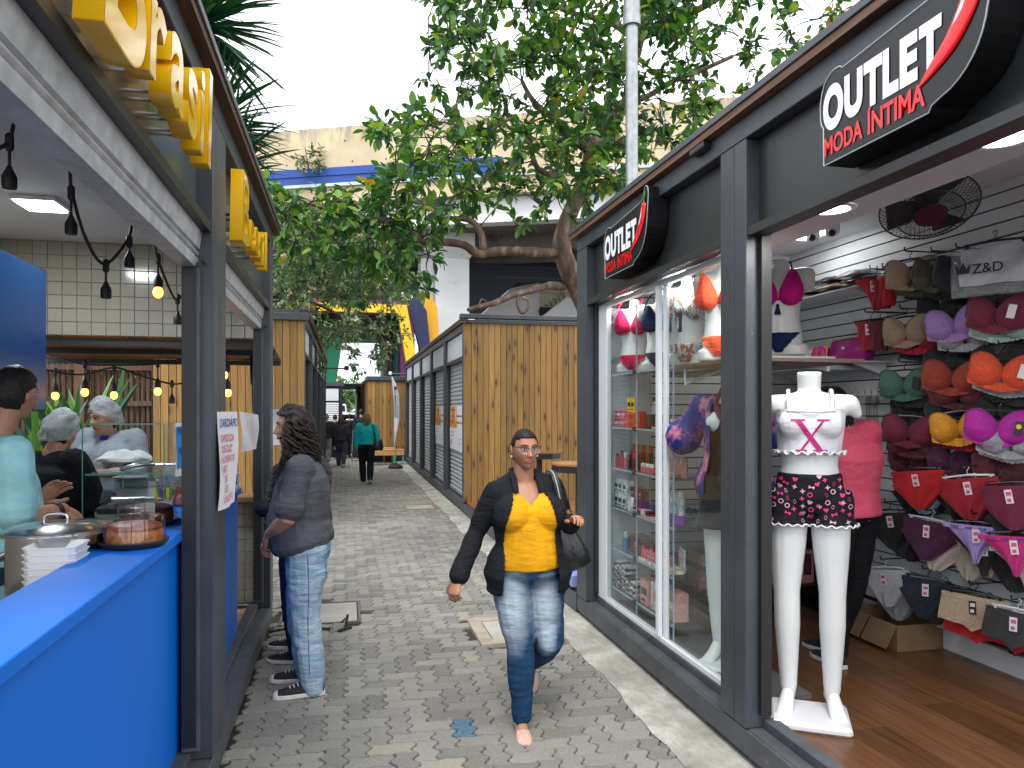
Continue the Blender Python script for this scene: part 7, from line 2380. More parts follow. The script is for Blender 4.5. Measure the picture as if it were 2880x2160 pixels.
def person(label, loc, rot, body, skin=SK1, cat='person', name='person', head=True, detail=True, vox=0.008, look=(0, 0, 0), top=None, legs=None, shoes=None, hair=None, hands=(), group=None, beard=False):
 """the whole figure; returns root, placement matrix and head matrix"""
 M = Matrix.Translation(V(loc)) @ Matrix.Rotation(rot, 4, 'Z')
 root = thing(name, label, cat, loc, group)
 B = body
 mb = MB()
 B.torso(mb, -0.008, -0.13, 1.85)
 B.shoulders(mb)
 for q in 'LR':
  B.arm(mb, q); B.leg(mb, q)
 ex = MB()
 hs = B.H * 0.135 / 0.23
 HM = Matrix.Translation(B.J['head']) @ Matrix.Rotation(look[2], 4, 'Z') @ Matrix.Rotation(look[0], 4, 'X') @ Matrix.Rotation(look[1], 4, 'Y')
 nk = B.J['head'] - V((0, 0, 0.055 * hs)) + V((0, 0.022, 0))
 mb.tube([B.spine(1.6), B.spine(1.95), nk], [.040 * B.H, .0345 * B.H, .0335 * B.H], n=14)
 if head:
  add_head(ex, HM, hs, detail)
 for h in hands:
  hand(ex, *h)
 for q in 'LR':
  toe = (shoes or {}).get('toe' + q, (0, -1, 0))
  fm = foot_frame(B.J['an' + q], toe, Matrix.Identity(4), (shoes or {}).get('drop', 0.05 * B.H))
  n0 = len(ex.v)
  st = [(0.0, 0.020, 0.045), (0.05, 0.026, 0.074), (0.09, 0.027, 0.064), (0.14, 0.034, 0.038), (0.19, 0.037, 0.024), (0.225, 0.024, 0.016)]
  ex.rings([[(x, w * math.cos(2 * PI * j / 12), 0.006 + h * 0.5 + h * 0.5 * math.sin(2 * PI * j / 12)) for j in range(12)] for x, w, h in st])
  ex.xf(fm, n0)
 grow(mb, 'body', None, root, M, vox, 4, keep_extra=ex, mats=[skin, EYEW, EYED, LIPS])
 if legs:
  mb = MB()
  B.torso(mb, legs.get('off', 0.010), -0.22, legs.get('waist', 0.30))
  for q in 'LR':
   B.leg(mb, q, legs.get('off', 0.010), legs.get('end', 1.0), legs.get('flare', 0.0))
  if legs.get('seat'):
   mb.ell(B.J['pelvis'] + V((0, legs['seat'], -0.045)), (0.145, 0.10, 0.125), 16, 12)
   for q in 'LR':
    mb.ell(B.J['hip' + q] + V((0, legs['seat'] * 0.7, -0.10)), (0.095, 0.095, 0.16), 14, 10)
  grow(mb, legs.get('name', 'trousers'), legs['mat'], root, M, vox, 3, wr=legs.get('wr', (0.0035, 8, 3.0, 1.0)))
 if top:
  mb = MB()
  B.torso(mb, top.get('off', 0.012), top.get('hem', -0.1), top.get('neck', 1.74), top.get('fl', 0.0))
  B.shoulders(mb, top.get('shoff', top.get('off', 0.012)))
  for q in 'LR':
   B.arm(mb, q, top.get('soff', top.get('off', 0.012)), top.get('sleeve', 0.98), top.get('cuff', 0.0))
  grow(mb, top.get('name', 'shirt'), top['mat'], root, M, vox, 4, wr=top.get('wr', (0.004, 7, 1.0, 5.0)), cut=top.get('cut'), thick=top.get('thick', 0.0))
 if shoes:
  for q in 'LR':
   toe = shoes.get('toe' + q, (0, -1, 0))
   F = foot_frame(B.J['an' + q], toe, M, shoes.get('drop', 0.05 * B.H - 0.0))
   up, so = shoe(F, shoes.get('L', 0.27), shoes.get('low', False), shoes.get('hi', 0.085))
   s_ = part('shoe', up, shoes['mat'], root, smooth=50)
   part('sole', so, shoes.get('sole', SOLEW), s_, bevel=0.004)
   if shoes.get('cap'):
    mb = MB(); mb.ell((0.236 * shoes.get('L', 0.27) / 0.27, 0, 0.020), (0.036, 0.037, 0.026), 14, 8); mb.xf(F); part('toe_cap', mb, SOLEW, s_, smooth=True)
   if shoes.get('lace'):
    mb = MB()
    for i in range(5):
     x = 0.095 + 0.022 * i
     hz = 0.014 + shoes.get('hi', 0.085) * (0.86 - 0.075 * i)
     mb.tube([(x, -0.018, hz - 0.006), (x + 0.006, 0, hz + 0.003), (x, 0.018, hz - 0.006)], 0.0035, n=5)
    mb.xf(F); part('lace', mb, SOLEW, s_, kind='stuff')
 return root, M, M @ HM, hs
# ---- hair helpers
def add_hair(root, HM, hs, m, off=0.008, pred=None, name='hair', rough=0.004, seed=0, freq=22):
 return part(name, hair_cap(HM, hs, off, pred or hair_pred(), seed, rough, freq), m, root, smooth=True)
def long_hair(root, HM, hs, m, length=0.3, seed=0, width=0.085, wave=0.006, n=70, curl=0.0, front=-0.01, name='hair_lock'):
 """strands that fall from the scalp down the back and sides"""
 rg = random.Random(seed)
 mb = MB()
 mi = HM.inverted().to_3x3() @ V((0, 0, -1))
 for k in range(n):
  a = rg.uniform(-1, 1) * 2.1
  zz = rg.uniform(-0.3, 0.9)
  th = a
  rad = math.sqrt(max(0.02, 1 - zz * zz))
  p = V((0.080 * rad * math.sin(th), max(front, 0.100 * rad * math.cos(th)), 0.115 * zz))
  L = length * rg.uniform(0.75, 1.05)
  pts, ph = [], rg.uniform(0, 6.28)
  steps = 15 if curl else 8
  out = V((p.x, p.y, 0)).normalized()
  for i in range(steps + 1):
   t = i / steps
   q = p + out * (0.020 * math.sin(min(1, t * 2.2) * PI / 2) + (0.03 * t if curl else 0.008 * t)) + mi * (L * t + max(0, 0.05 * zz) * t)
   if q.z > p.z:
    q.z = p.z
   if curl:
    q += V((math.cos(ph + t * 15), math.sin(ph + t * 15), 0)) * curl * min(1, t * 4)
   else:
    q += V((math.sin(ph + t * 5), math.cos(ph + t * 4), 0)) * wave * t
   pts.append(q)
  r = 0.0095 * rg.uniform(0.7, 1.2) if curl else 0.012
  mb.tube(pts, [r * (1 - 0.55 * (i / steps)) for i in range(steps + 1)], [r * 0.7 * (1 - 0.55 * (i / steps)) for i in range(steps + 1)], n=5)
 mb.xf(HM @ Matrix.Scale(hs, 4))
 return part(name, mb, m, root, smooth=True, kind='stuff')

# ---- 1. the woman walking towards the camera
JW = {'pelvis': (.008, 0, .845), 'chest': (.0, -.004, 1.165), 'neck': (-.012, .012, 1.325), 'head': (-.014, -.018, 1.487),
 'shL': (.142, .008, 1.282), 'elL': (.232, .045, 1.075), 'wrL': (.215, -.105, 1.095), 'shR': (-.166, .006, 1.258), 'elR': (-.262, .055, 1.045), 'wrR': (-.372, -.03, .825),
 'hipL': (.088, .01, .80), 'knL': (.118, -.045, .455), 'anL': (.118, .33, .235), 'hipR': (-.080, -.005, .80), 'knR': (-.048, -.07, .445), 'anR': (-.036, -.045, .075)}
BW = Body(1.60, JW, 1.06, 0.022, 0.020, 1.06)
JEANW = denim('denim_worn', (0.010, 0.042, 0.105), (0.36, 0.44, 0.50), [(0.84, 3.75, 0.66, 0.17), (1.02, 3.78, 0.66, 0.15), (1.03, 3.75, 0.50, 0.09)])
MUST = fabric('mustard_knit', (0.70, 0.33, 0.006), 0.8, 300, 0.25)
KNITK = fabric('black_knit', (0.012, 0.013, 0.017), 0.9, 320, 0.5)
w_root, w_M, w_HM, w_hs = person('woman walking towards us in mustard top, open black jacket and ripped jeans', (0.945, 3.85, 0), 0.0, BW, SK1, vox=0.0065, look=(0.02, 0.0, 0.10),
 top=dict(mat=MUST, name='top', off=0.018, soff=0.0, shoff=-0.004, hem=0.10, neck=1.62, sleeve=0.2, wr=(0.0022, 9, 2.4, 2.0), cut=lambda c: (c.z > 1.205 + 0.95 * abs(c.x + 0.006) and c.y < 0.02) or c.z > 1.36),
 legs=dict(mat=JEANW, name='jeans', off=0.011, waist=0.24, end=0.99, wr=(0.006, 7.5, 2.0, 4.0)),
 shoes=dict(mat=mat('nude_patent', (0.62, 0.38, 0.32), 0.15, spec=0.8), sole=mat('sole_tan', (0.30, 0.16, 0.12), 0.5), low=True, hi=0.062, L=0.235, toeL=(0.0, -0.30, -0.95), toeR=(-0.12, -1, -0.16), drop=0.075),
 hands=[((-.372, -.03, .825), (-0.35, -0.35, -0.87), (0.55, 0.6, -0.4), -1, 0.55, 0.92, 0.55), ((.215, -.105, 1.095), (0.12, -0.55, 0.35), (-0.15, -0.55, -0.8), -1, 0.62, 0.90, 0.7)])
# open jacket
mb = MB()
BW.torso(mb, 0.026, -0.32, 1.78, 0.07)
BW.shoulders(mb, 0.007)
for q, sx in (('L', 1), ('R', -1)):
 mb.tube([BW.J['neck'] + V((sx * 0.045, 0.02, 0.012)), BW.J['neck'] * 0.45 + BW.J['sh' + q] * 0.55 + V((0, 0.01, 0.012)), BW.J['sh' + q]], [0.040, 0.052, 0.055], n=12)
for q in 'LR':
 BW.arm(mb, q, 0.007, 0.97, 0.004)
def jcut(c):
 if c.y < 0.03 and c.z < 1.45:
  w = 0.048 + 0.072 * max(0, min(1, (1.33 - c.z) / 0.22)) + 0.05 * max(0, (1.0 - c.z))
  if -w - 0.020 < c.x + 0.006 < w + 0.016 and c.y < 0.0 + (0.02 if c.z > 1.2 else 0):
   return abs(c.x) < 0.2
 return c.z > 1.352 and abs(c.x + 0.012) < 0.062 or c.z < 0.70 and abs(c.x) < 0.14 and c.y < 0.10
jk = grow(mb, 'jacket', KNITK, w_root, w_M, 0.0075, 4, wr=(0.007, 6.5, 1.3, 8.0), cut=jcut, thick=0.005)
mb = MB()
for k in range(2):
 sx = (-1, 1)[k]
 mb.tube(smooth_path([(sx * 0.040 - 0.012, 0.080, 1.378), (sx * 0.064 - 0.012, 0.03, 1.370), (sx * 0.066 - 0.010, -0.045, 1.330), (sx * 0.070 - 0.008, -0.090, 1.270)]), [0.017] * 13, [0.007] * 13, n=10, side=(1, 0, 0.25 * sx))
mb.xf(w_M)
part('collar', mb, KNITK, jk, smooth=True)
for q, d_ in (('R', V((-.11, -.085, -.22))), ('L', V((-0.017, -0.15, 0.02)))):
 e = BW.J['wr' + q]; d_ = d_.normalized()
 mb = MB(); mb.tube([e - d_ * 0.055, e - d_ * 0.03, e + d_ * 0.012], [0.036, 0.033, 0.031], n=14); mb.xf(w_M)
 part('cuff', mb, KNITK, jk, smooth=True)
hp = part('hair', hair_cap(w_HM, w_hs, 0.006, hair_pred(0.066, 0, -0.075), 3, 0.0025, 30), HAIRK, w_root, smooth=True)
mb = MB(); mb.ell((0, 0.115, 0.02), (0.035, 0.03, 0.035), 14, 10); mb.xf(w_HM @ Matrix.Scale(w_hs, 4)); part('bun', mb, HAIRK, hp, smooth=True)
gl = MB()
for sx in (-1, 1):
 pts = [(sx * (0.033 + 0.0255 * math.cos(a)), -0.1005 + 0.004 * abs(math.cos(a)) + (0.012 if sx * math.cos(a) * sx > 0.8 else 0), 0.002 + 0.0185 * math.sin(a)) for a in [2 * PI * i / 24 for i in range(25)]]
 gl.mi = 0; gl.tube(pts, 0.0010, n=5, cap=False)
 gl.mi = 1; gl.tube([(sx * 0.009, -0.103, 0.014), (sx * 0.03, -0.1025, 0.0215), (sx * 0.058, -0.094, 0.021), (sx * 0.074, -0.075, 0.021), (sx * 0.077, 0.0, 0.016)], [0.0016, 0.0028, 0.0032, 0.0024, 0.0018], n=6)
gl.mi = 0; gl.tube([(-0.010, -0.104, 0.010), (0, -0.107, 0.013), (0.010, -0.104, 0.010)], 0.0014, n=5)
gl.xf(w_HM @ Matrix.Scale(w_hs, 4)); eg = part('glasses', gl, [ROD, RUBBER], w_root)
mb = MB()
for sx in (-1, 1):
 mb.add([(sx * (0.033 + 0.024 * math.cos(a)), -0.0995 + 0.004 * abs(math.cos(a)), 0.002 + 0.0175 * math.sin(a)) for a in [2 * PI * i / 20 for i in range(20)]], [tuple(range(20))])
mb.xf(w_HM @ Matrix.Scale(w_hs, 4)); part('lens', mb, glass_mat('lens_glass', (0.96, 0.96, 0.98), 1.5), eg)
mb = MB()
for sx in (-1, 1):
 mb.ell((sx * 0.078, 0.0, -0.038), (0.006, 0.006, 0.006), 8, 6)
mb.xf(w_HM @ Matrix.Scale(w_hs, 4)); part('earring', mb, mat('pearl', (0.75, 0.73, 0.70), 0.2), w_root, smooth=True)
# rips in the jeans, fly seam and bow on the shoe
RIP = mat('rip_threads', (0.66, 0.68, 0.70), 0.9, nz=(80, 0.2))
mb = MB(); rg = random.Random(8)
for cx, cz, cy, n in ((-0.122, 0.70, -0.088, 8), (-0.072, 0.50, -0.132, 6), (0.128, 0.50, -0.100, 6), (0.110, 0.46, -0.096, 4)):
 for k in range(n):
  z = cz + k * 0.009
  mb.cbox((cx + rg.uniform(-0.003, 0.003), cy, z), (rg.uniform(0.010, 0.022), 0.004, 0.0035), Matrix.Rotation(rg.uniform(-0.3, 0.3), 3, 'Y'))
mb.xf(w_M); part('rip', mb, RIP, w_root, kind='stuff')
F = foot_frame(BW.J['anR'], (-0.12, -1, -0.16), w_M, 0.075)
mb = MB(); mb.ell((0.165, -0.012, 0.042), (0.008, 0.014, 0.006), 8, 6); mb.ell((0.165, 0.012, 0.042), (0.008, 0.014, 0.006), 8, 6); mb.xf(F)
part('bow', mb, mat('nude_patent'), w_root, smooth=True)
# her bag
bagr = thing('handbag', 'black leather tote hanging from the shoulder of the walking woman', 'handbag', (1.16, 3.80, 0.85))
LEA = mat('black_leather', (0.011, 0.012, 0.015), 0.30, nz=(14, 0.3), bp=(34, 0.25), spec=0.6)
mb = MB()
def bagfn(w, d, z, cx, k):
 return [(cx + w * math.cos(2 * PI * j / 28) * (abs(math.cos(2 * PI * j / 28)) ** -0.35 if abs(math.cos(2 * PI * j / 28)) > 0.35 else 1.2), 3.80 + d * math.sin(2 * PI * j / 28) * (1 + 0.10 * k * math.sin(j * 2.4)), z + 0.03 * (j in (0, 1, 27)) * 0) for j in range(28)]
mb.rings([bagfn(0.085, 0.045, 0.845, 1.195, 0), bagfn(0.098, 0.06, 0.862, 1.198, 0.1), bagfn(0.092, 0.07, 0.93, 1.185, 0.5), bagfn(0.075, 0.06, 1.0, 1.165, 1.2), bagfn(0.050, 0.045, 1.06, 1.142, 2.2), bagfn(0.040, 0.035, 1.095, 1.130, 2.4)])
for i, v in enumerate(mb.v):
 mb.v[i] = (v[0], v[1], v[2] + (v[0] - 1.19) * 0.30 * (1.06 - v[2]) / 0.2)
part('body', mb, LEA, bagr, smooth=True)
for k in range(3):
 mb = MB(); mb.tube(smooth_path([(1.105 + 0.010 * k, 3.765, 1.095), (1.096 + 0.010 * k, 3.745, 1.20), (1.076 + 0.012 * k, 3.752, 1.30), (1.066 + 0.012 * k, 3.80, 1.365), (1.060 + 0.012 * k, 3.87, 1.362), (1.080 + 0.010 * k, 3.93, 1.26), (1.12 + 0.008 * k, 3.86, 1.10)]), 0.0045, 0.003, n=6)
 part('strap', mb, LEA if k != 1 else mat('strap_grey', (0.32, 0.33, 0.34), 0.5), bagr, smooth=True)
mb = MB(); mb.tube([(1.128, 3.78, 0.86), (1.130, 3.775, 0.80), (1.135, 3.775, 0.74)], 0.005, n=6); mb.ell((1.135, 3.775, 0.735), (0.008, 0.006, 0.018), 8, 6)
part('strap_end', mb, LEA, bagr)

# ---- 2. long haired man at the counter, seen from his left side
JM = {'pelvis': (0, 0.0, .905), 'chest': (0, -.012, 1.225), 'neck': (0, -.025, 1.445), 'head': (0, -.075, 1.595), 'shL': (.185, -.03, 1.355), 'shR': (-.185, -.03, 1.355), 'elL': (.235, -.095, 1.065), 'elR': (-.22, -.09, 1.065), 'wrL': (.085, -.205, .965), 'wrR': (-.07, -.22, .945),
 'hipL': (.095, .01, .87), 'knL': (.10, .0, .475), 'anL': (.10, .045, .085), 'hipR': (-.095, .0, .87), 'knR': (-.12, -.04, .475), 'anR': (-.145, .0, .085)}
BM = Body(1.72, JM, 1.14, 0.05, 0.0, 1.0)
JEANL = denim('denim_light', (0.10, 0.20, 0.33), (0.52, 0.66, 0.76))
TEEG = fabric('charcoal_tee', (0.085, 0.090, 0.106), 0.9, 300, 0.4)
m_root, m_M, m_HM, m_hs = person('long curly haired man in grey t-shirt and pale jeans standing at the food kiosk', (-0.235, 4.66, 0), -PI / 2, BM, SK2, vox=0.007, look=(0.05, 0, 0.05),
 top=dict(mat=TEEG, name='t_shirt', off=0.022, soff=0.015, hem=-0.12, neck=1.72, sleeve=0.38, cuff=0.012, fl=0.02, wr=(0.005, 6, 1.3, 2.0)),
 legs=dict(mat=JEANL, name='jeans', off=0.010, waist=0.1, end=1.07, flare=0.016, seat=0.045, wr=(0.013, 6.0, 1.3, 9.0)),
 shoes=dict(mat=CANV, L=0.285, hi=0.088, cap=True, lace=True, toeL=(0.05, -1, 0), toeR=(-0.15, -1, 0), drop=0.085),
 hands=[((.085, -.205, .965), (-0.80, -0.30, -0.35), (0, 0.9, -0.3), 1, 0.45, 1.05, 0.5), ((-.07, -.22, .945), (0.55, -0.35, -0.75), (0, 0.8, -0.4), -1, 0.5, 1.05, 0.5)])
add_hair(m_root, m_HM, m_hs, HAIRB, 0.022, hair_pred(0.070, 0, -0.11), 'hair', 0.022, 2, 26)
long_hair(m_root, m_HM, m_hs, HAIRB, 0.225, 5, curl=0.020, n=210, front=-0.02, name='curl')
mb = MB()
for k in range(60):
 a = random.uniform(-0.9, 0.9)
 p = head_pt(0.5 + a * 0.16, random.uniform(0.10, 0.33) if abs(a) > 0.25 else random.choice((random.uniform(0.04, 0.16), 0.325)))
 mb.ell(p, (0.008, 0.006, 0.008), 6, 5)
mb.xf(m_HM @ Matrix.Scale(m_hs, 4)); part('beard', mb, HAIRB, m_root, kind='stuff')
mj = next(c for c in m_root.children if c.name.startswith('jeans'))
SEAM = mat('seam_blue', (0.07, 0.14, 0.24), 0.9)
def seam(pts, dv, w, off):
 P = smooth_path([m_M @ V(p) for p in pts], 5)
 q = MB(); q.v = [tuple(p) for p in P]
 old = list(q.v)
 drape(q, mj, m_M, off, dv)
 q.v = [a for a, b in zip(q.v, old) if a != b]
 if len(q.v) < 3:
  return None
 mb = MB(); mb.tube(q.v, w, n=5)
 return part('seam', mb, SEAM, mj, smooth=True)
seam([(0.4, 0.02, 0.86), (0.4, 0.025, 0.65), (0.4, 0.02, 0.45), (0.4, 0.03, 0.15)], (-1, 0, 0), 0.003, 0.0)
for pts in ([(0.03, 0.5, 0.845), (0.10, 0.5, 0.84), (0.15, 0.5, 0.845)], [(0.035, 0.5, 0.84), (0.035, 0.5, 0.72), (0.085, 0.5, 0.69), (0.135, 0.5, 0.72), (0.138, 0.5, 0.84)]):
 seam([(x + 0.19, y, z) for x, y, z in pts], (-0.5, -1, 0), 0.0028, 0.0)
# ---- 3. man in a dark quilted vest beyond him
JV = {'elL': (.22, -.06, 1.05), 'wrL': (.10, -.24, 1.03), 'elR': (-.22, -.06, 1.05), 'wrR': (-.10, -.24, 1.03), 'anL': (.12, .03, .085), 'anR': (-.16, -.10, .085), 'knL': (.10, -.02, .47), 'knR': (-.12, -.08, .47)}
BV = Body(1.70, JV, 1.18, 0.05)
VEST = fabric('quilted_black', (0.012, 0.013, 0.020), 0.45, 120, 0.4)
v_root, v_M, v_HM, v_hs = person('man in dark quilted vest and dark jeans hidden behind the long haired man', (-0.29, 5.28, 0), -PI / 2 - 0.35, BV, SK2, vox=0.010, detail=False,
 top=dict(mat=fabric('dark_shirt', (0.02, 0.021, 0.028)), off=0.012, hem=-0.1), legs=dict(mat=denim('denim_dark', (0.006, 0.012, 0.030), (0.03, 0.055, 0.11)), name='jeans', off=0.012, end=1.05, flare=0.01, wr=(0.008, 6, 1.8, 3)),
 shoes=dict(mat=CANV, L=0.28, hi=0.085, lace=True, drop=0.085))
mb = MB()
for k in range(13):
 t = -0.15 + k * 0.145
 BV.torso(mb, 0.055, t, t + 0.12)
vq = grow(mb, 'quilted_vest', VEST, v_root, v_M, 0.012, 3)
add_hair(v_root, v_HM, v_hs, HAIRB, 0.012)
mb = MB(); mb.tube(smooth_path([(0.188, 0.06, 0.062), (0.188, 0.09, 0.05), (0.188, 0.14, 0.055)]), 0.006, n=5)
# ---- 4. customer in aqua polo inside the food kiosk
JP = {'pelvis': (0, 0, .90), 'chest': (.01, -.01, 1.20), 'neck': (.02, -.015, 1.43), 'head': (.03, -.085, 1.60), 'shR': (-.19, -.02, 1.345), 'elR': (-.215, -.03, 1.06), 'wrR': (-.10, -.235, 1.085), 'shL': (.19, -.02, 1.345), 'elL': (.25, .0, 1.07), 'wrL': (.15, -.20, 1.10)}
BP = Body(1.71, JP, 1.12, 0.035)
AQUA = fabric('aqua_pique', (0.33, 0.66, 0.70), 0.85, 340, 0.25)
p_root, p_M, p_HM, p_hs = person('man in pale aqua polo shirt and wrist watch behind the blue counter', (-1.48, 3.60, 0.172), PI / 2 + 0.60, BP, SK2, vox=0.008,
 look=(0.10, 0, 0.55), top=dict(mat=AQUA, name='polo_shirt', off=0.016, soff=0.020, hem=-0.22, neck=1.78, sleeve=0.40, cuff=0.008, fl=0.02, wr=(0.005, 6, 1.2, 3)), legs=dict(mat=denim('denim_dark', 0, 0), off=0.012),
 shoes=dict(mat=CANV, drop=0.085), hands=[((-.10, -.235, 1.085), (0.45, -0.75, -0.40), (0.5, 0.1, -0.8), -1, 0.35, 1.08, 0.3), ((.15, -.20, 1.10), (-0.2, -0.7, 0.6), (-0.8, 0, -0.2), 1, 0.3, 1.05, 0.3)])
add_hair(p_root, p_HM, p_hs, HAIRK, 0.011, hair_pred(0.062, 0, -0.07), 'hair', 0.004, 6, 30)
mb = MB(); mb.tube([BP.spine(1.66) + V((math.cos(a) * 0.072, math.sin(a) * 0.066 - 0.004, 0.028 + 0.02 * math.sin(a))) for a in [2 * PI * k / 20 for k in range(21)]], 0.006, 0.022, n=8, side=(0, 0, 1), cap=False); mb.xf(p_M)
part('collar', mb, AQUA, p_root, smooth=True)
e = BP.J['wrR']; d_ = (BP.J['wrR'] - BP.J['elR']).normalized()
mb = MB(); mb.tube([e - d_ * 0.045, e - d_ * 0.022], 0.0385, n=16, round_=False); mb.xf(p_M); wtc = part('watch', mb, mat('watch_brown', (0.05, 0.035, 0.028), 0.3, 0.4), p_root, smooth=40)
# ---- 5 and 6. the two women with hairnets
NET = film_mat('hair_net', (0.62, 0.66, 0.68), 0.30, 0.8)
def netcap(root, HM, hs, k=1.0, back=0.02):
 add_hair(root, HM, hs, HAIRB, 0.012, hair_pred(0.06, 0, -0.08), 'hair', 0.008, 4)
 mb = MB()
 for s_ in (0.0, 0.005):
  n0 = len(mb.v)
  def fn(u, v):
   l0 = 0.36 + 0.24 * max(0, -math.cos(2 * PI * u))
   p = head_pt(u, l0 + (1 - l0) * v, 0.028 * k - s_ + 0.012 * noise.noise(V((u * 9, v * 6, 2))))
   p.y += back * (1 - v); p.z += 0.014
   p.z -= 0.03 * max(0, p.y) / 0.1 * (1 - v)
   return p
  mb.grid(fn, 44, 20)
 mb.xf(HM @ Matrix.Scale(hs, 4))
 part('hair_net', mb, NET, root, smooth=True)
JB = {'head': (-.01, -.085, 1.395), 'neck': (0, -.02, 1.275), 'chest': (0, -.01, 1.12), 'elL': (.26, -.06, .99), 'elR': (-.26, -.06, .99), 'wrL': (.18, -.26, .98), 'wrR': (-.18, -.26, .98), 'shL': (.175, 0, 1.225), 'shR': (-.175, 0, 1.225)}
BB = Body(1.54, JB, 1.50, 0.03, 0.02, 1.02)
b_root, b_M, b_HM, b_hs = person('woman in black top and hairnet seen from behind in the food kiosk', (-1.68, 4.78, 0.172), PI * 0.86, BB, SK2, vox=0.009, detail=False, look=(0.25, 0, 0.1),
 top=dict(mat=fabric('black_jersey', (0.009, 0.010, 0.012), 0.9), off=0.014, hem=0.12, sleeve=0.9, wr=(0.004, 6, 1.5, 4)), legs=dict(mat=denim('denim_mid', (0.008, 0.04, 0.10), (0.05, 0.15, 0.28)), name='jeans', off=0.010, waist=0.3), shoes=dict(mat=CANV, drop=0.077))
netcap(b_root, b_HM, b_hs, 1.2, 0.03)
JG = {'head': (.0, -.075, 1.475), 'neck': (0, -.01, 1.355), 'elL': (.25, -.03, 1.08), 'elR': (-.25, -.05, 1.10), 'wrL': (.10, -.28, 1.10), 'wrR': (-.06, -.27, 1.15)}
BG = Body(1.64, JG, 1.12, 0.02, 0.02)
g_root, g_M, g_HM, g_hs = person('woman in grey sweatshirt and hairnet looking down behind the glass showcase', (-1.62, 5.72, 0.172), -0.30, BG, SK3, vox=0.008, look=(0.22, 0, -0.35),
 top=dict(mat=fabric('heather_grey', (0.30, 0.33, 0.39), 0.95), name='sweatshirt', off=0.020, hem=-0.05, sleeve=0.62, wr=(0.006, 5, 1.2, 6)), legs=dict(mat=denim('denim_pale', (0.10, 0.20, 0.34), (0.30, 0.42, 0.55)), name='jeans', off=0.01), shoes=dict(mat=CANV, drop=0.08),
 hands=[((.10, -.28, 1.10), (-0.6, -0.6, 0.1), (-.2, 0.3, -0.9), 1, 0.4, 1.0, 0.4), ((-.06, -.27, 1.15), (0.6, -0.5, 0.0), (0.2, 0.3, -0.9), -1, 0.4, 1.0, 0.4)])
netcap(g_root, g_HM, g_hs, 1.0, 0.02)
mb = MB(); mb.ell(BG.spine(1.72) + V((0, -0.035, 0)), (0.068, 0.045, 0.05), 14, 9); mb.xf(g_M); part('collar', mb, mat('royal_blue', (0.012, 0.03, 0.30), 0.8), g_root, smooth=True)
# ---- 7. shopper in pink inside the shop
JK = {'head': (.0, -.10, 1.545), 'neck': (0, -.02, 1.40), 'chest': (0, .02, 1.24), 'elL': (.24, -.06, 1.10), 'elR': (-.24, -.06, 1.10), 'wrL': (.16, -.27, 1.15), 'wrR': (-.16, -.27, 1.15), 'anL': (.08, .0, .085), 'anR': (-.09, -.16, .085)}
BK = Body(1.72, JK, 1.26, 0.03, 0.02, 1.0)
k_root, k_M, k_HM, k_hs = person('shopper in coral pink shirt and black trousers and long dark hair inside the shop', (2.92, 3.88, 0.177), PI * 1.08, BK, SK3, vox=0.009, detail=False, look=(0.3, 0, 0.2),
 top=dict(mat=fabric('coral_pink', (0.72, 0.10, 0.17), 0.85, 300, 0.45), off=0.018, hem=-0.05, sleeve=0.7, wr=(0.006, 5, 1.8, 3)), legs=dict(mat=fabric('black_trousers', (0.008, 0.008, 0.011)), off=0.006, flare=0.012), shoes=dict(mat=CANV, drop=0.085, hi=0.08, toeL=(-.2, -1, 0), toeR=(.1, -1, 0)))
add_hair(k_root, k_HM, k_hs, HAIRK, 0.014, hair_pred(0.06, 0, -0.10))
long_hair(k_root, k_HM, k_hs, HAIRK, 0.42, 9, n=80, wave=0.02)

# ---- walkers further down the alley
def walker(label, x, y, rot, H, topm, legm, hairk, hairm, girth=1.0, stride=0.12, sleeve=0.98, J=None, long=0.0, hem=-0.08, group=None, sm=CANV):
 j = {'knL': (.055 * H, -stride * 0.6, .283 * H), 'anL': (.045 * H, stride * 0.2 - 0.02, .05 * H), 'knR': (-.055 * H, stride * 0.15, .285 * H), 'anR': (-.045 * H, stride + 0.1, .075 * H)}
 j.update(J or {})
 B_ = Body(H, j, girth, 0.01, 0.0, 1.02)
 r, M_, HM_, hs_ = person(label, (x, y, 0.0), rot, B_, SK3, vox=0.014, detail=False, top=dict(mat=topm, name='jumper' if 'sweater' in label else 'jacket', off=0.022, hem=hem, sleeve=sleeve, fl=0.01, wr=(0.008, 5, 1.3, x * 7)),
  legs=dict(mat=legm, off=0.014, flare=0.01), shoes=dict(mat=sm, toeR=(0, -1, -0.35), drop=0.05 * H), group=group)
 add_hair(r, HM_, hs_, hairm, 0.013, hair_pred(0.06, 0, -0.09))
 if long:
  long_hair(r, HM_, hs_, hairm, long, int(x * 10) + 3, n=60)
 return r, M_, HM_, B_
TRK = fabric('trouser_black', (0.010, 0.011, 0.016))
tq, tM, tHM, tB = walker('woman in turquoise sweater walking away with a black shoulder bag', 0.47, 17.4, PI, 1.63, fabric('turquoise_knit', (0.015, 0.48, 0.50)), TRK, 'long', HAIRL, 1.05, long=0.26, hem=0.1, J={'elL': (-.0 + .24, .0, 1.03), 'wrL': (.2, -.06, .82), 'elR': (-.25, .02, 1.03), 'wrR': (-.25, -.08, .80)})
hb = thing('handbag', 'black shoulder bag on the turquoise sweater woman', 'handbag', (0.72, 17.35, 0.8))
mb = MB(); mb.rings([[(0.72 + a * math.cos(2 * PI * j / 16), 17.38 + b * math.sin(2 * PI * j / 16), z) for j in range(16)] for a, b, z in ((0.12, 0.07, 0.76), (0.14, 0.09, 0.82), (0.12, 0.07, 0.95), (0.09, 0.04, 1.02))]); part('body', mb, LEA, hb, smooth=True)
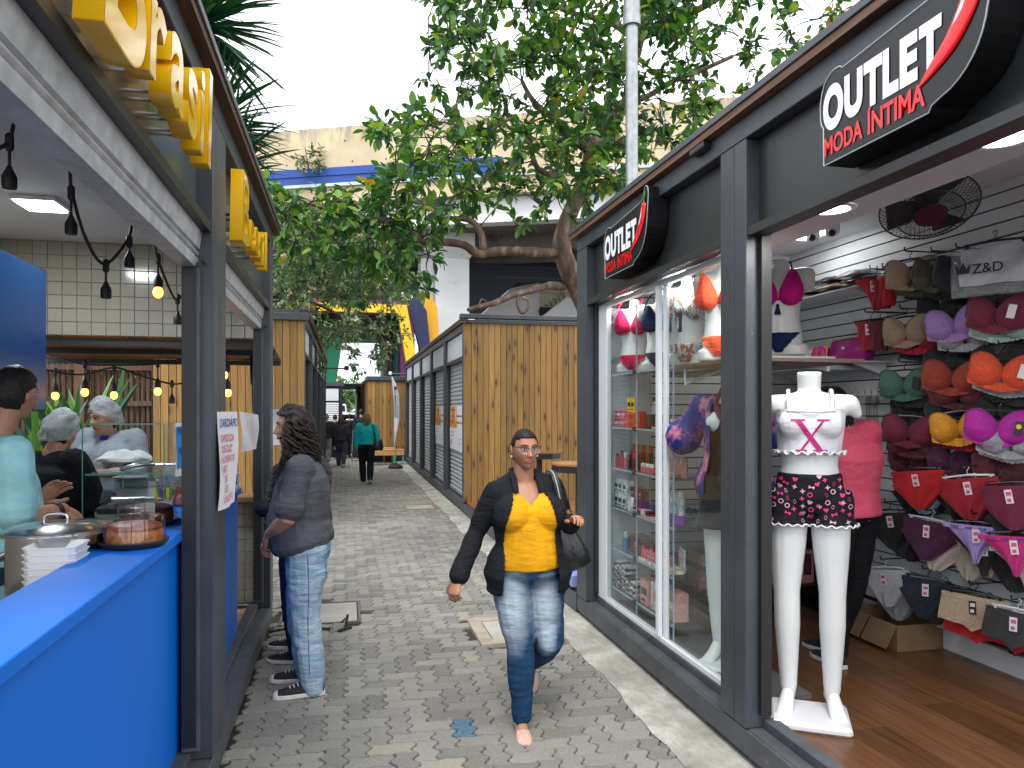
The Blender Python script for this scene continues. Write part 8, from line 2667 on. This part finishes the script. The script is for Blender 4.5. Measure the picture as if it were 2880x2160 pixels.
mb = MB(); mb.tube([(0.68, 17.34, 1.0), (0.63, 17.26, 1.25), (0.60, 17.30, 1.36), (0.64, 17.42, 1.2)], 0.012, n=6); part('strap', mb, LEA, hb)
walker('woman with long dark hair, black jacket and light waist pouch walking away', -0.13, 22.5, PI, 1.50, fabric('black_fleece', (0.016, 0.017, 0.024)), fabric('charcoal_trousers', (0.030, 0.034, 0.046)), 'long', HAIRB, 1.12, long=0.30)
walker('grey haired man in dark hooded jacket and beige trousers at the left of the alley', -0.60, 23.6, PI, 1.56, fabric('olive_black', (0.020, 0.022, 0.020)), fabric('beige_trousers', (0.24, 0.21, 0.18)), 'short', mat('hair_grey', (0.16, 0.14, 0.13), 0.6), 1.05)
walker('person in grey jacket and jeans behind the hooded man', -0.62, 25.5, PI, 1.55, fabric('slate_jacket', (0.06, 0.068, 0.080)), denim('denim_mid', 0, 0), 'short', HAIRK)
walker('person in black raising both hands to take a photo near the street', 0.14, 27.5, PI, 1.55, fabric('black_coat', (0.010, 0.010, 0.014)), TRK, 'short', HAIRK, J={'elL': (.28, -.15, 1.28), 'wrL': (.10, -.22, 1.45), 'elR': (-.28, -.15, 1.28), 'wrR': (-.10, -.22, 1.45)})
walker('tall person in navy coat pushing a trolley near the pine kiosk', 0.52, 25.6, PI, 1.72, fabric('navy_coat', (0.014, 0.022, 0.045)), TRK, 'short', HAIRB, 1.1)
walker('person in black coat half hidden beside the walking woman with the waist pouch', -0.36, 26.5, PI, 1.52, fabric('coat_black', (0.012, 0.012, 0.015)), TRK, 'short', HAIRK)
tro = thing('trolley', 'light metal shopping trolley beside the person in navy', 'trolley', (0.30, 25.0, 0))
mb = MB(); mb.tube([(0.20, 25.0, 0.1), (0.24, 25.0, 1.0), (0.30, 25.2, 1.05)], 0.014, n=6); mb.tube([(0.42, 25.0, 0.1), (0.40, 25.0, 1.0), (0.34, 25.2, 1.05)], 0.014, n=6)
part('frame', mb, ROD, tro)
mb = MB(); mb.box(0.22, 0.42, 24.9, 25.15, 0.15, 0.55); part('basket', mb, RUBBER, tro, bevel=0.02)
for x in (0.2, 0.43):
 mb = MB(); mb.tube([(x - 0.01, 25.0, 0.08), (x + 0.01, 25.0, 0.08)], 0.08, n=14, round_=False); part('wheel', mb, RUBBER, tro)

# ------------------------------------------------------------ mannequins
MANN = mat('mannequin_white', (0.70, 0.72, 0.72), 0.32, nz=(3, 0.03))
def bust(label, loc, rot, s=1.0, arms=True):
 """headless torso form on a shelf, cut at the hips"""
 B_ = Body(1.62 * s, {}, 0.90, 0, 0.016, 1.02)
 M_ = Matrix.Translation(V(loc) - V((0, 0, 0.45 * 1.62 * s))) @ Matrix.Rotation(rot, 4, 'Z')
 r = thing('bust_form', label, 'mannequin', loc)
 mb = MB()
 B_.torso(mb, 0.0, -0.30, 1.85); B_.shoulders(mb)
 for q in 'LR':
  B_.arm(mb, q, -0.004, 0.10)
  mb.tube([B_.J['hip' + q], B_.J['hip' + q] - V((0, 0, 0.07))], [0.10 * s, 0.095 * s], n=14, round_=False)
 mb.tube([B_.spine(1.7), B_.J['neck'] + V((0, -0.01, 0.06))], [0.055 * s, 0.052 * s], n=16, round_=False)
 grow(mb, 'body', MANN, r, M_, 0.011, 4, cut=lambda c: c.z < 0.452 * 1.62 * s)
 return r, M_, B_
def bikini(r, M_, B_, m, mb_, lowm=None, tie=False):
 c = B_.spine(1.0)
 for sx in (-1, 1):
  mb = MB()
  def fn(u, v):
   a = v * 2 * PI
   return (c.x + sx * 0.055 * B_.H * 0.95 + u * 0.066 * B_.H * 0.8 * math.cos(a) + sx * 0.012 * u * max(0, math.sin(a)), c.y - 0.055 * B_.H - 0.062 * math.sqrt(max(0, 1 - u * u * 0.95)) - 0.012 + 0.012 * abs(math.cos(a)) * u, c.z - 0.012 * B_.H + u * (0.054 + 0.05 * max(0, math.sin(a)) ** 3) * B_.H * math.sin(a))
  mb.grid(fn, 7, 24); mb.xf(M_); part('cup', mb, m, r, smooth=True)
  mb = MB(); mb.tube(smooth_path([c + V((sx * 0.10, -0.145, 0.07)), c + V((sx * 0.085, -0.085, 0.15)), c + V((sx * 0.055, 0.0, 0.21)), c + V((0, 0.05, 0.20))]), 0.006, 0.003, n=6); mb.xf(M_); part('strap', mb, mb_, r)
 mb = MB(); B_.torso(mb, 0.006, 0.80, 0.87)
 grow(mb, 'band', m, r, M_, 0.009, 2)
 mb = MB(); B_.torso(mb, 0.008, -0.26, 0.16)
 for q in 'LR':
  mb.tube([B_.J['hip' + q] + V((0, 0, 0.03)), B_.J['hip' + q] - V((0, 0, 0.05))], 0.105 * B_.H / 1.62, n=14, round_=False)
 hz = B_.J['hipL'].z
 grow(mb, 'brief', lowm or m, r, M_, 0.010, 3, wr=(0.003, 14, 1, 3), cut=lambda p: p.z < hz + 0.02 - 0.10 + abs(p.x) * 1.2 or p.z < hz - 0.07)
def print_mat(name, cols, sc=18):
 m, t, p = new_mat(name)
 n = noise_n(t, coords(t), sc, 3)
 k = len(cols) - 1
 c = ramp(t, n, [(0.30 + 0.42 * i / k, cols[i]) for i in range(k + 1)])
 t.links.new(c, p.inputs['Base Color'])
 p.inputs['Roughness'].default_value = 0.7
 MATS[name] = m
 return m
PRN = print_mat('tropical_print', [(0.62, 0.64, 0.66), (0.02, 0.30, 0.42), (0.60, 0.62, 0.62), (0.42, 0.06, 0.02), (0.10, 0.16, 0.10), (0.62, 0.60, 0.58)], 26)
RASP = fabric('raspberry', (0.62, 0.010, 0.085)); NAVYF = fabric('navy_swim', (0.010, 0.022, 0.085)); ORF = fabric('coral_orange', (0.78, 0.10, 0.045)); TEAL = mat('teal_cord', (0.01, 0.32, 0.40), 0.6); MAGF = fabric('magenta_swim', (0.52, 0.010, 0.22))
r, M_, B_ = bust('bust in raspberry red bandeau and brief at the left of the shop window', (2.16, 5.32, 1.978), -0.75, 0.79); bikini(r, M_, B_, RASP, RASP)
r, M_, B_ = bust('bust in navy bikini just left of the window mullion', (2.26, 5.06, 1.978), -0.55, 0.79); bikini(r, M_, B_, NAVYF, NAVYF)
r, M_, B_ = bust('bust in tropical print bikini with teal ties in the right window pane', (2.16, 4.42, 1.978), -0.7, 0.82); bikini(r, M_, B_, PRN, TEAL)
mb = MB(); mb.cbox((2.02, 4.24, 2.24), (0.004, 0.05, 0.12)); mb.tube([(2.02, 4.24, 2.30), (2.06, 4.28, 2.42)], 0.002, n=4); tg = part('tag', mb, TAGK, r)
tx = text_mb('ALLY', 0.032, 0, 0.0008); tx.xf(frame((2.0165, 4.248, 2.205), (0, 0, 1), (0, 1, 0))); part('lettering', tx, TAGW, tg)
r, M_, B_ = bust('bust in coral orange bikini beside the double post', (2.14, 3.92, 1.978), -0.8, 0.82); bikini(r, M_, B_, ORF, ORF)
r, M_, B_ = bust('bust in magenta bikini top and navy brief on the white ledge', (2.95, 4.60, 2.056), -0.75, 0.98); bikini(r, M_, B_, MAGF, NAVYF, NAVYF)
mb = MB(); mb.lathe(tuple(M_ @ (B_.spine(0.82) + V((0, -0.125, -0.10)))), [(0.022, 0), (0.010, 0.05), (0.012, 0.065), (0.003, 0.07)], 10); part('tassel', mb, NAVYF, r)
JMN = {'pelvis': (0, 0, 1.06), 'chest': (0, -.01, 1.41), 'neck': (0, .01, 1.60), 'head': (0, -.0, 1.78), 'shL': (.180, .0, 1.515), 'shR': (-.180, .0, 1.515), 'elL': (.34, .02, 1.3), 'elR': (-.34, .02, 1.3), 'hipL': (.095, 0, 1.015), 'hipR': (-.095, 0, 1.015), 'knL': (.105, -.015, .59), 'knR': (-.105, -.01, .59), 'anL': (.105, .01, .105), 'anR': (-.095, .01, .105)}
def mannequin(label, loc, rot):
 B_ = Body(1.80, JMN, 0.85, 0, 0.0, 1.0)
 r = thing('mannequin', label, 'mannequin', loc)
 M_ = Matrix.Translation(V(loc)) @ Matrix.Rotation(rot, 4, 'Z')
 mb = MB()
 B_.torso(mb, 0, -0.2, 1.85)
 for q in 'LR':
  mb.tube([B_.spine(1.66), B_.spine(1.5) * 0.45 + B_.J['sh' + q] * 0.55, B_.J['sh' + q]], [0.05, 0.056, 0.048], n=14)
  mb.tube([B_.spine(1.2) * 0.6 + B_.J['sh' + q] * 0.4, B_.J['sh' + q]], [0.065, 0.046], n=14)
 for q in 'LR':
  a, b = B_.J['sh' + q], B_.J['el' + q]
  mb.tube([a, a + (b - a) * 0.12, a + (b - a) * 0.22], [.048, .040, .026], n=14)
  B_.leg(mb, q)
 for sx in (-1, 1):
  mb.ell(B_.spine(1.02) + V((sx * 0.072, -0.070, 0)), (0.068, 0.062, 0.066), 14, 10)
 mb.tube([B_.spine(1.7), B_.spine(1.9), V((0, 0.0, 1.675))], [0.070, 0.054, 0.058], n=18, round_=False)
 ex = MB()
 for q, tx_ in (('L', 0.25), ('R', -0.25)):
  fm = foot_frame(B_.J['an' + q], (tx_, -1, -0.32), Matrix.Identity(4), 0.085)
  n0 = len(ex.v)
  st = [(0.01, 0.024, 0.08), (0.05, 0.030, 0.115), (0.09, 0.031, 0.095), (0.14, 0.038, 0.055), (0.19, 0.042, 0.034), (0.215, 0.040, 0.030)]
  ex.rings([[(x, w * math.cos(2 * PI * j / 14), 0.004 + h * 0.5 + h * 0.5 * math.sin(2 * PI * j / 14)) for j in range(14)] for x, w, h in st])
  for i in range(5):
   y = 0.030 - 0.015 * i
   ex.tube([(0.195, y * 0.95, 0.016), (0.235 - 0.006 * i, y, 0.011)], [0.010, 0.0085 if i else 0.011], n=8)
  ex.xf(fm, n0)
 grow(mb, 'body', MANN, r, M_, 0.008, 5, keep_extra=ex)
 mb = MB(); mb.cbox((0, -0.04, -0.0165), (0.36, 0.32, 0.045)); mb.xf(M_); part('base', mb, mat('base_white', (0.72, 0.72, 0.76), 0.35), r, bevel=0.014)
 return r, M_, B_
r, M_, B_ = mannequin('headless white mannequin in white crop top and dark patterned shorts at the shop door', (2.24, 3.25, 0.212), -0.55)
TOPW = fabric('white_cotton', (0.72, 0.73, 0.76), 0.9, 280, 0.2)
mb = MB(); B_.torso(mb, 0.011, 0.60, 1.42)
for sx in (-1, 1):
 mb.ell(B_.spine(1.02) + V((sx * 0.072, -0.070, 0)), (0.077, 0.070, 0.075), 14, 10)
ct = grow(mb, 'crop_top', TOPW, r, M_, 0.0085, 3, wr=(0.003, 8, 0.6, 3), cut=lambda c: c.z > 1.488)
mb = MB()
for k in range(72):
 a, a2 = 2 * PI * k / 72, 2 * PI * (k + 1) / 72
c0 = B_.spine(0.60)
mb.tube([(c0.x + (0.158 + 0.006 * math.sin(k * 2.1)) * math.cos(2 * PI * k / 96), c0.y - 0.002 + (0.122 + 0.006 * math.sin(k * 2.1)) * math.sin(2 * PI * k / 96), c0.z + 0.008 + 0.009 * math.sin(k * 1.31)) for k in range(97)], 0.004, 0.012, n=6, side=(0, 0, 1), cap=False); mb.xf(M_)
part('ruffle', mb, TOPW, ct, smooth=True)
mb = MB()
for sx in (-1, 1):
 mb.tube(smooth_path([(sx * 0.095, -0.112, 1.478), (sx * 0.100, -0.088, 1.53), (sx * 0.098, -0.01, 1.588), (sx * 0.092, 0.07, 1.52)]), 0.009, 0.003, n=6, side=(1, 0, 0))
mb.tube(smooth_path([(-0.105, -0.108, 1.484), (-0.05, -0.126, 1.480), (0.05, -0.126, 1.480), (0.105, -0.108, 1.484)]), 0.007, n=6)
mb.xf(M_); part('strap', mb, TOPW, ct, smooth=True)
tx = text_mb('X', 0.22, 0, 0.004)
(x0, x1), (y0, y1), _ = bounds(tx)
PINKP = mat('print_magenta', (0.45, 0.010, 0.16), 0.7)
mb = MB()
def chest_pt(x, z): return (x, -0.158 - 0.010 * math.cos(x * 12) + 0.16 * abs(x) ** 1.5 - (0.016 if z > 1.24 else 0), z)
def ribbon(p, q, w):
 P = [(p[0] + (q[0] - p[0]) * i / 8, p[1] + (q[1] - p[1]) * i / 8) for i in range(9)]
 o = mb.grid(lambda u, v: chest_pt(P[int(u * 8 + 0.5)][0] + (v - 0.5) * w, P[int(u * 8 + 0.5)][1]), 8, 4)
ribbon((-0.058, 1.436), (0.042, 1.292), 0.029); ribbon((0.056, 1.436), (-0.042, 1.292), 0.012)
for cx, cz, wd_ in ((-0.058, 1.438, 0.066), (0.056, 1.438, 0.056), (0.042, 1.290, 0.066), (-0.042, 1.290, 0.05)):
 mb.grid(lambda u, v: chest_pt(cx + (u - 0.5) * wd_, cz + (v - 0.5) * 0.010), 4, 1)
for i in range(len(mb.v)):
 x, y, z = mb.v[i]
 mb.v[i] = (x, y - 0.004, z)
mb.xf(M_)
part('printed_letter', drape(mb, ct, M_), PINKP, ct)
mb = MB(); B_.torso(mb, 0.010, -0.20, 0.34)
for q in 'LR':
 B_.leg(mb, q, 0.012, -0.80, 0.012)
PAT = fabric('shorts_black', (0.010, 0.009, 0.014), 0.8)
shr = grow(mb, 'shorts', PAT, r, M_, 0.0085, 3, wr=(0.003, 8, 1.2, 4))
rg = random.Random(12)
PP = [mat('motif_pink', (0.62, 0.03, 0.20), 0.7), mat('motif_pale', (0.62, 0.34, 0.40), 0.7)]
def motif(kind):
 m_ = MB()
 if kind == 'heart':
  m_.add([(0.016 * math.sin(t) ** 3, 0.013 * math.cos(t) - 0.005 * math.cos(2 * t) - 0.002 * math.cos(3 * t), 0) for t in [2 * PI * k / 16 for k in range(16)]], [tuple(range(16))])
 elif kind == 'diamond':
  m_.add([(0, 0.018, 0), (0.005, 0.005, 0), (0.018, 0, 0), (0.005, -0.005, 0), (0, -0.018, 0), (-0.005, -0.005, 0), (-0.018, 0, 0), (-0.005, 0.005, 0)], [tuple(range(8))])
 elif kind == 'ring':
  m_.rings([[(rr * math.cos(2 * PI * k / 16), rr * math.sin(2 * PI * k / 16), 0) for k in range(16)] for rr in (0.010, 0.0155)], False, False)
 elif kind == 'bow':
  m_.add([(0, 0.002, 0), (-0.017, 0.011, 0), (-0.017, -0.010, 0), (0, -0.002, 0), (0.017, -0.010, 0), (0.017, 0.011, 0)], [(0, 1, 2, 3), (0, 3, 4, 5)])
 else:
  m_.rings([[(0.6 * rr * math.cos(2 * PI * k / 12), rr * math.sin(2 * PI * k / 12), 0) for k in range(12)] for rr in (0.010, 0.013)], False, False)
 return m_
for c_ in range(2):
 mm = MB()
 for a in range(13):
  for b in range(8):
   if (a + b) % 2 != c_ and rg.random() < 0.93 or rg.random() < 0.30:
    continue
   k = motif(rg.choice(('heart', 'diamond', 'ring', 'bow', 'oval')))
   k.xf(Matrix.Scale(0.78, 4))
   k.xf(Matrix.Translation((-0.21 + 0.035 * a + rg.uniform(-0.007, 0.007), -0.3, 0.935 + 0.036 * b + 0.016 * (a % 2))) @ Matrix.Rotation(PI / 2, 4, 'X') @ Matrix.Rotation(rg.uniform(-0.5, 0.5), 4, 'Z'))
   mm.join(k)
 mm.xf(M_)
 n_before = list(mm.v)
 drape(mm, shr, M_, 0.0025)
 bad = {i for i in range(len(mm.v)) if mm.v[i] == n_before[i]}
 keepf = [i for i, f in enumerate(mm.f) if not any(x in bad for x in f)]
 mm.f = [mm.f[i] for i in keepf]; mm.m = [mm.m[i] for i in keepf]
 part('motif', mm, PP[c_], shr, kind='stuff')
for q in 'LR':
 a, b = B_.J['hip' + q], B_.J['kn' + q]
 c = a + (b - a) * 0.205
 mb = MB(); mb.tube([(c.x + (0.124 + 0.005 * math.sin(k * 2.3)) * math.cos(2 * PI * k / 80), c.y + (0.122 + 0.005 * math.sin(k * 2.3)) * math.sin(2 * PI * k / 80), c.z + 0.006 * math.sin(k * 1.4)) for k in range(81)], 0.0045, n=5, cap=False); mb.xf(M_)
 part('ruffle', mb, TOPW, shr, smooth=True)
r, M_, B_ = mannequin('headless white mannequin in black top and blue floral robe behind the window pane', (2.24, 3.98, 0.212), -0.9)
mb = MB(); B_.torso(mb, 0.014, 0.1, 1.55)
grow(mb, 'top', fabric('black_satin', (0.010, 0.010, 0.012), 0.5), r, M_, 0.010, 3, wr=(0.004, 7, 1.2, 4))
mb = MB(); B_.torso(mb, 0.012, -0.22, 0.20)
for q in 'LR':
 B_.leg(mb, q, 0.014, -0.45, 0.02)
grow(mb, 'shorts', lace('black'), r, M_, 0.010, 3)
ROBE = print_mat('floral_robe', [(0.010, 0.022, 0.16), (0.012, 0.03, 0.24), (0.012, 0.026, 0.19), (0.50, 0.14, 0.22), (0.55, 0.25, 0.30)], 11)
mb = MB(); B_.torso(mb, 0.034, -0.25, 1.55, 0.10); B_.shoulders(mb, 0.02)
for q in 'LR':
 B_.arm(mb, q, 0.03, 0.45, 0.03)
grow(mb, 'robe', ROBE, r, M_, 0.011, 3, wr=(0.008, 6, 0.5, 4), cut=lambda c: c.y < 0.01 and abs(c.x) < 0.09 + max(0, 1.37 - c.z) * 0.08 or c.z > 1.58, thick=0.005)
mb = MB(); mb.tube(smooth_path([(0.06, -0.02, 1.61), (0.07, -0.09, 1.52), (0.03, -0.135, 1.44), (-0.02, -0.135, 1.44), (-0.07, -0.09, 1.52), (-0.06, -0.02, 1.61)]), 0.016, n=8); mb.xf(M_)
part('braided_collar', mb, lace('burgundy'), r, smooth=True)
# ------------------------------------------------------------ posters, banner, bench, street
def poster(label, y0, w=0.56):
 r = thing('poster', label, 'poster', (RX + 0.09, y0, 0.97), 'white posters with orange block on the shutters')
 M = frame((RX + 0.092, y0 + w, 0.97), (0, -1, 0), (0, 0, 1))
 def P(x, z, o=0.0): return M @ V((x, z, 0.006 * math.sin(x * 11 + z * 5) + 0.006 + o))
 mb = MB(); mb.grid(lambda u, v: P(u * w, v * 0.80 - 0.02 * u), 10, 12); part('sheet', mb, PAPER, r, smooth=True)
 mb = MB(); mb.grid(lambda u, v: P(0.005 + u * w * 0.42, 0.40 + v * 0.39, 0.002), 8, 8); part('orange_block', mb, mat('poster_orange', (0.70, 0.26, 0.015), 0.7), r, smooth=True)
 tm = MB()
 for s, x, z, sz in (('Economia', 0.02, 0.71, 0.045), ('criativa', 0.02, 0.60, 0.045), ('Central', 0.02, 0.49, 0.045), ('Boulevard', 0.26, 0.60, 0.058), ('VNW.coop', 0.27, 0.48, 0.055), ('Contato', 0.03, 0.30, 0.03), ('reservas', 0.03, 0.24, 0.03), ('I', 0.04, 0.08, 0.13), ('info', 0.38, 0.20, 0.035), ('site', 0.38, 0.12, 0.035)):
  t = text_mb(s, sz, 0, sz * 0.02)
  for i, v in enumerate(t.v):
   t.v[i] = tuple(P((v[0] + x) * w / 0.64, v[1] + z, 0.004))
  tm.join(t)
 part('lettering', tm, mat('poster_ink', (0.035, 0.045, 0.06), 0.7), r)
poster('white and orange poster on the shutter nearest the pine end wall', 12.10, 1.98)
poster('white and orange poster on the second shutter from the pine wall', 14.48, 1.95)
# feather flag
fr_ = thing('feather_flag', 'tall white feather flag on a black round base near the far bench', 'flag', (1.41, 21.6, 0))
mb = MB(); mb.lathe((1.41, 21.6, 0.0), [(0.20, 0), (0.215, 0.02), (0.205, 0.07), (0.16, 0.10), (0.03, 0.11), (0.03, 0.16)], 24); part('base', mb, RUBBER, fr_, smooth=40)
mb = MB(); mb.tube(smooth_path([(1.41, 21.6, 0.15), (1.405, 21.6, 1.6), (1.38, 21.6, 2.3), (1.33, 21.6, 2.62)]), 0.014, n=6); part('pole', mb, ROD, fr_)
def fl_fn(u, v):
 z = 0.62 + 2.03 * v
 w = 0.15 * min(1, v * 2.6) * (1 - max(0, (v - 0.72) / 0.28) ** 2 * 0.85)
 x0 = 1.40 - 0.075 * max(0, (v - 0.55) / 0.45) ** 2
 return (x0 - 0.04 + (u) * w, 21.58 + 0.03 * math.sin(v * 9 + u * 3), z)
mb = MB(); mb.grid(fl_fn, 6, 40); fs_ = part('sail', mb, mat('flag_cloth', (0.70, 0.74, 0.80), 0.7), fr_, smooth=True)
mb = MB(); mb.grid(lambda u, v: tuple(V(fl_fn(u, 0.0 + v * 0.22)) - V((0, 0.006, 0))), 4, 10); part('sail_tip', mb, mat('flag_mint', (0.42, 0.66, 0.58), 0.7), fs_, smooth=True)
for s, x, sz in (('EMPREENDEDORES', 1.372, 0.075), ('PONTOS COMERCIAIS PARA', 1.445, 0.052)):
 t = text_mb(s, sz, 0, sz * 0.02); t.xf(frame((x, 21.535, 2.12), (0, 0, -1), (1, 0, 0))); part('lettering', t, mat('flag_navy', (0.02, 0.035, 0.12), 0.7), fs_)
mb = MB(); mb.cbox((1.40, 21.53, 2.32), (0.08, 0.004, 0.09)); part('emblem', mb, mat('flag_navy'), fs_)
# benches
def bench(label, x0, x1, y):
 r = thing('bench', label, 'bench', ((x0 + x1) / 2, y, 0), 'wooden benches with coloured legs')
 mb = MB(); mb.box(x0, x1, -0.055, 0.055, 0, 0.035)
 pieces(r, 'slat', mb.mesh('slat', BENCHW, bevel=0.004), [Matrix.Translation((0, y - 0.15 + 0.13 * k, 0.44)) for k in range(4)])
 mb = MB(); mb.box(x0, x1, y - 0.225, y - 0.205, 0.30, 0.435); part('front_rail', mb, BENCHW, r)
 mb = MB(); mb.box(x0, x1, y - 0.2, y + 0.22, 0.40, 0.439); part('frame', mb, mat('bench_green', (0.02, 0.42, 0.18), 0.5), r)
 for x, y_, c in ((x0 + 0.03, y - 0.18, 'bench_green'), (x1 - 0.06, y - 0.18, 'bench_green'), (x0 + 0.03, y + 0.2, 'bench_yellow'), (x1 - 0.36, y + 0.2, 'bench_yellow')):
  mb = MB(); mb.box(x, x + 0.05, y_ - 0.025, y_ + 0.025, 0, 0.40); part('leg', mb, mat(c, (0.78, 0.50, 0.01) if 'yellow' in c else (0.02, 0.42, 0.18), 0.5), r)
bench('front pine slatted bench with green and yellow legs by the feather flag', 0.72, 1.76, 23.1)
bench('rear pine bench behind the front one against the boarded kiosk', 0.75, 1.55, 24.0)
# small clamp beside the man
r = thing('clamp', 'small black clamp lying by the pale access lid behind the long haired man', 'clamp', (-0.02, 5.85, 0))
mb = MB(); mb.tube([(-0.05, 5.8, 0.012), (0.0, 5.84, 0.016), (0.04, 5.87, 0.012)], 0.012, n=6); mb.tube([(0.0, 5.84, 0.02), (0.015, 5.855, 0.11)], 0.010, n=6); mb.tube([(-0.03, 5.82, 0.07), (0.015, 5.855, 0.10)], 0.008, n=6); part('frame', mb, RUBBER, r)
r = thing('cable', 'dark cable lying across the paving beside the food kiosk step', 'cable', (-0.5, 5.9, 0))
mb = MB(); mb.tube(smooth_path([(-0.56, 5.9, 0.012), (-0.45, 5.93, 0.012), (-0.36, 5.88, 0.012), (-0.26, 5.92, 0.012), (-0.12, 5.86, 0.012)]), 0.010, n=6); part('sheath', mb, RUBBER, r)
# street beyond
rd = MB(); rd.box(-60, 60, 48, 220, -0.044, 0.0); part('road', rd, mat('asphalt', (0.10, 0.10, 0.105), 0.85, nz=(0.6, 0.15)), kind='structure')
def car(label, x, y, col, kind='car', rot=0.0):
 r = thing('parked_car' if kind == 'car' else 'van', label, kind, (x, y, 0))
 h = 1.45 if kind == 'car' else 2.3
 m = mat('car_' + str(col), col, 0.25, spec=0.6)
 mb = MB(); mb.rings([[(x + sx * w, y + sy * l + dy, z) for sx, sy in ((-1, -1), (1, -1), (1, 1), (-1, 1))] for w, l, dy, z in ((0.86, 2.1, 0, 0.25), (0.90, 2.15, 0, 0.55), (0.88, 2.05, 0, 0.88), (0.80, 1.35 if kind == 'car' else 1.9, 0.1, h * 0.66), (0.70, 1.05 if kind == 'car' else 1.8, 0.15, h))]); part('body', mb, m, r, bevel=0.06)
 mb = MB(); mb.prism([(x - 0.68, h * 0.66), (x + 0.68, h * 0.66), (x + 0.60, h * 0.93), (x - 0.60, h * 0.93)], y - (1.25 if kind == 'car' else 1.87), y - (1.1 if kind == 'car' else 1.7), 'xz'); part('windscreen', mb, mat('car_glass', (0.02, 0.025, 0.03), 0.1), r)
 for sx in (-1, 1):
  for dy in (-1.3, 1.3):
   mb = MB(); mb.tube([(x + sx * 0.75, y + dy, 0.32), (x + sx * 0.92, y + dy, 0.32)], 0.32, n=18, round_=False); part('wheel', mb, RUBBER, r)
  mb = MB(); mb.cbox((x + sx * 0.62, y - 2.13, 0.68), (0.3, 0.08, 0.14)); part('headlight', mb, mat('lamp_glass', (0.7, 0.7, 0.7), 0.1), r)
car('white car nearest on the street at the end of the alley', 0.35, 58, (0.72, 0.72, 0.73))
car('pale silver car further back on the street', 2.2, 70, (0.55, 0.56, 0.58))
car('white delivery van far down the street', -0.7, 82, (0.74, 0.74, 0.74), 'van')
car('dark grey car behind the others on the street', 0.9, 95, (0.08, 0.085, 0.09))
sg = thing('road_sign', 'square white street sign beyond the kiosks', 'sign', (2.2, 62, 0))
mb = MB(); mb.tube([(2.2, 62, 0), (2.2, 62, 4.0)], 0.06, n=8); part('pole', mb, GALV, sg)
mb = MB(); mb.box(1.75, 2.65, 61.9, 61.96, 2.9, 4.1); pn = part('plate', mb, WHITE, sg)
mb = MB(); mb.rings([[(2.2 + rr * math.cos(2 * PI * k / 24), 61.89, 3.5 + rr * math.sin(2 * PI * k / 24)) for k in range(24)] for rr in (0.22, 0.30)], False, False); part('ring', mb, RUBBER, pn)
pw = thing('utility_pole', 'thin utility pole with wires beyond the tunnel arch', 'pole', (-1.6, 75, 0))
mb = MB(); mb.tube([(-1.6, 75, 0), (-1.6, 75, 12)], [0.16, 0.11], n=8); part('mast', mb, GREY, pw)
mb = MB(); mb.box(-2.3, -0.9, 74.95, 75.05, 9.5, 9.65); mb.box(-2.2, -1.0, 74.95, 75.05, 8.6, 8.7); part('crossarm', mb, GREY, pw)
mb = MB()
for z in (9.7, 9.0, 8.75):
 mb.tube(smooth_path([(-1.6, 75, z), (2, 78, z - 1.6), (6, 82, z - 2.2)]), 0.03, n=4)
part('wire', mb, BLACK, pw, kind='stuff')
bpy.data.scenes.remove(tmp_scene)
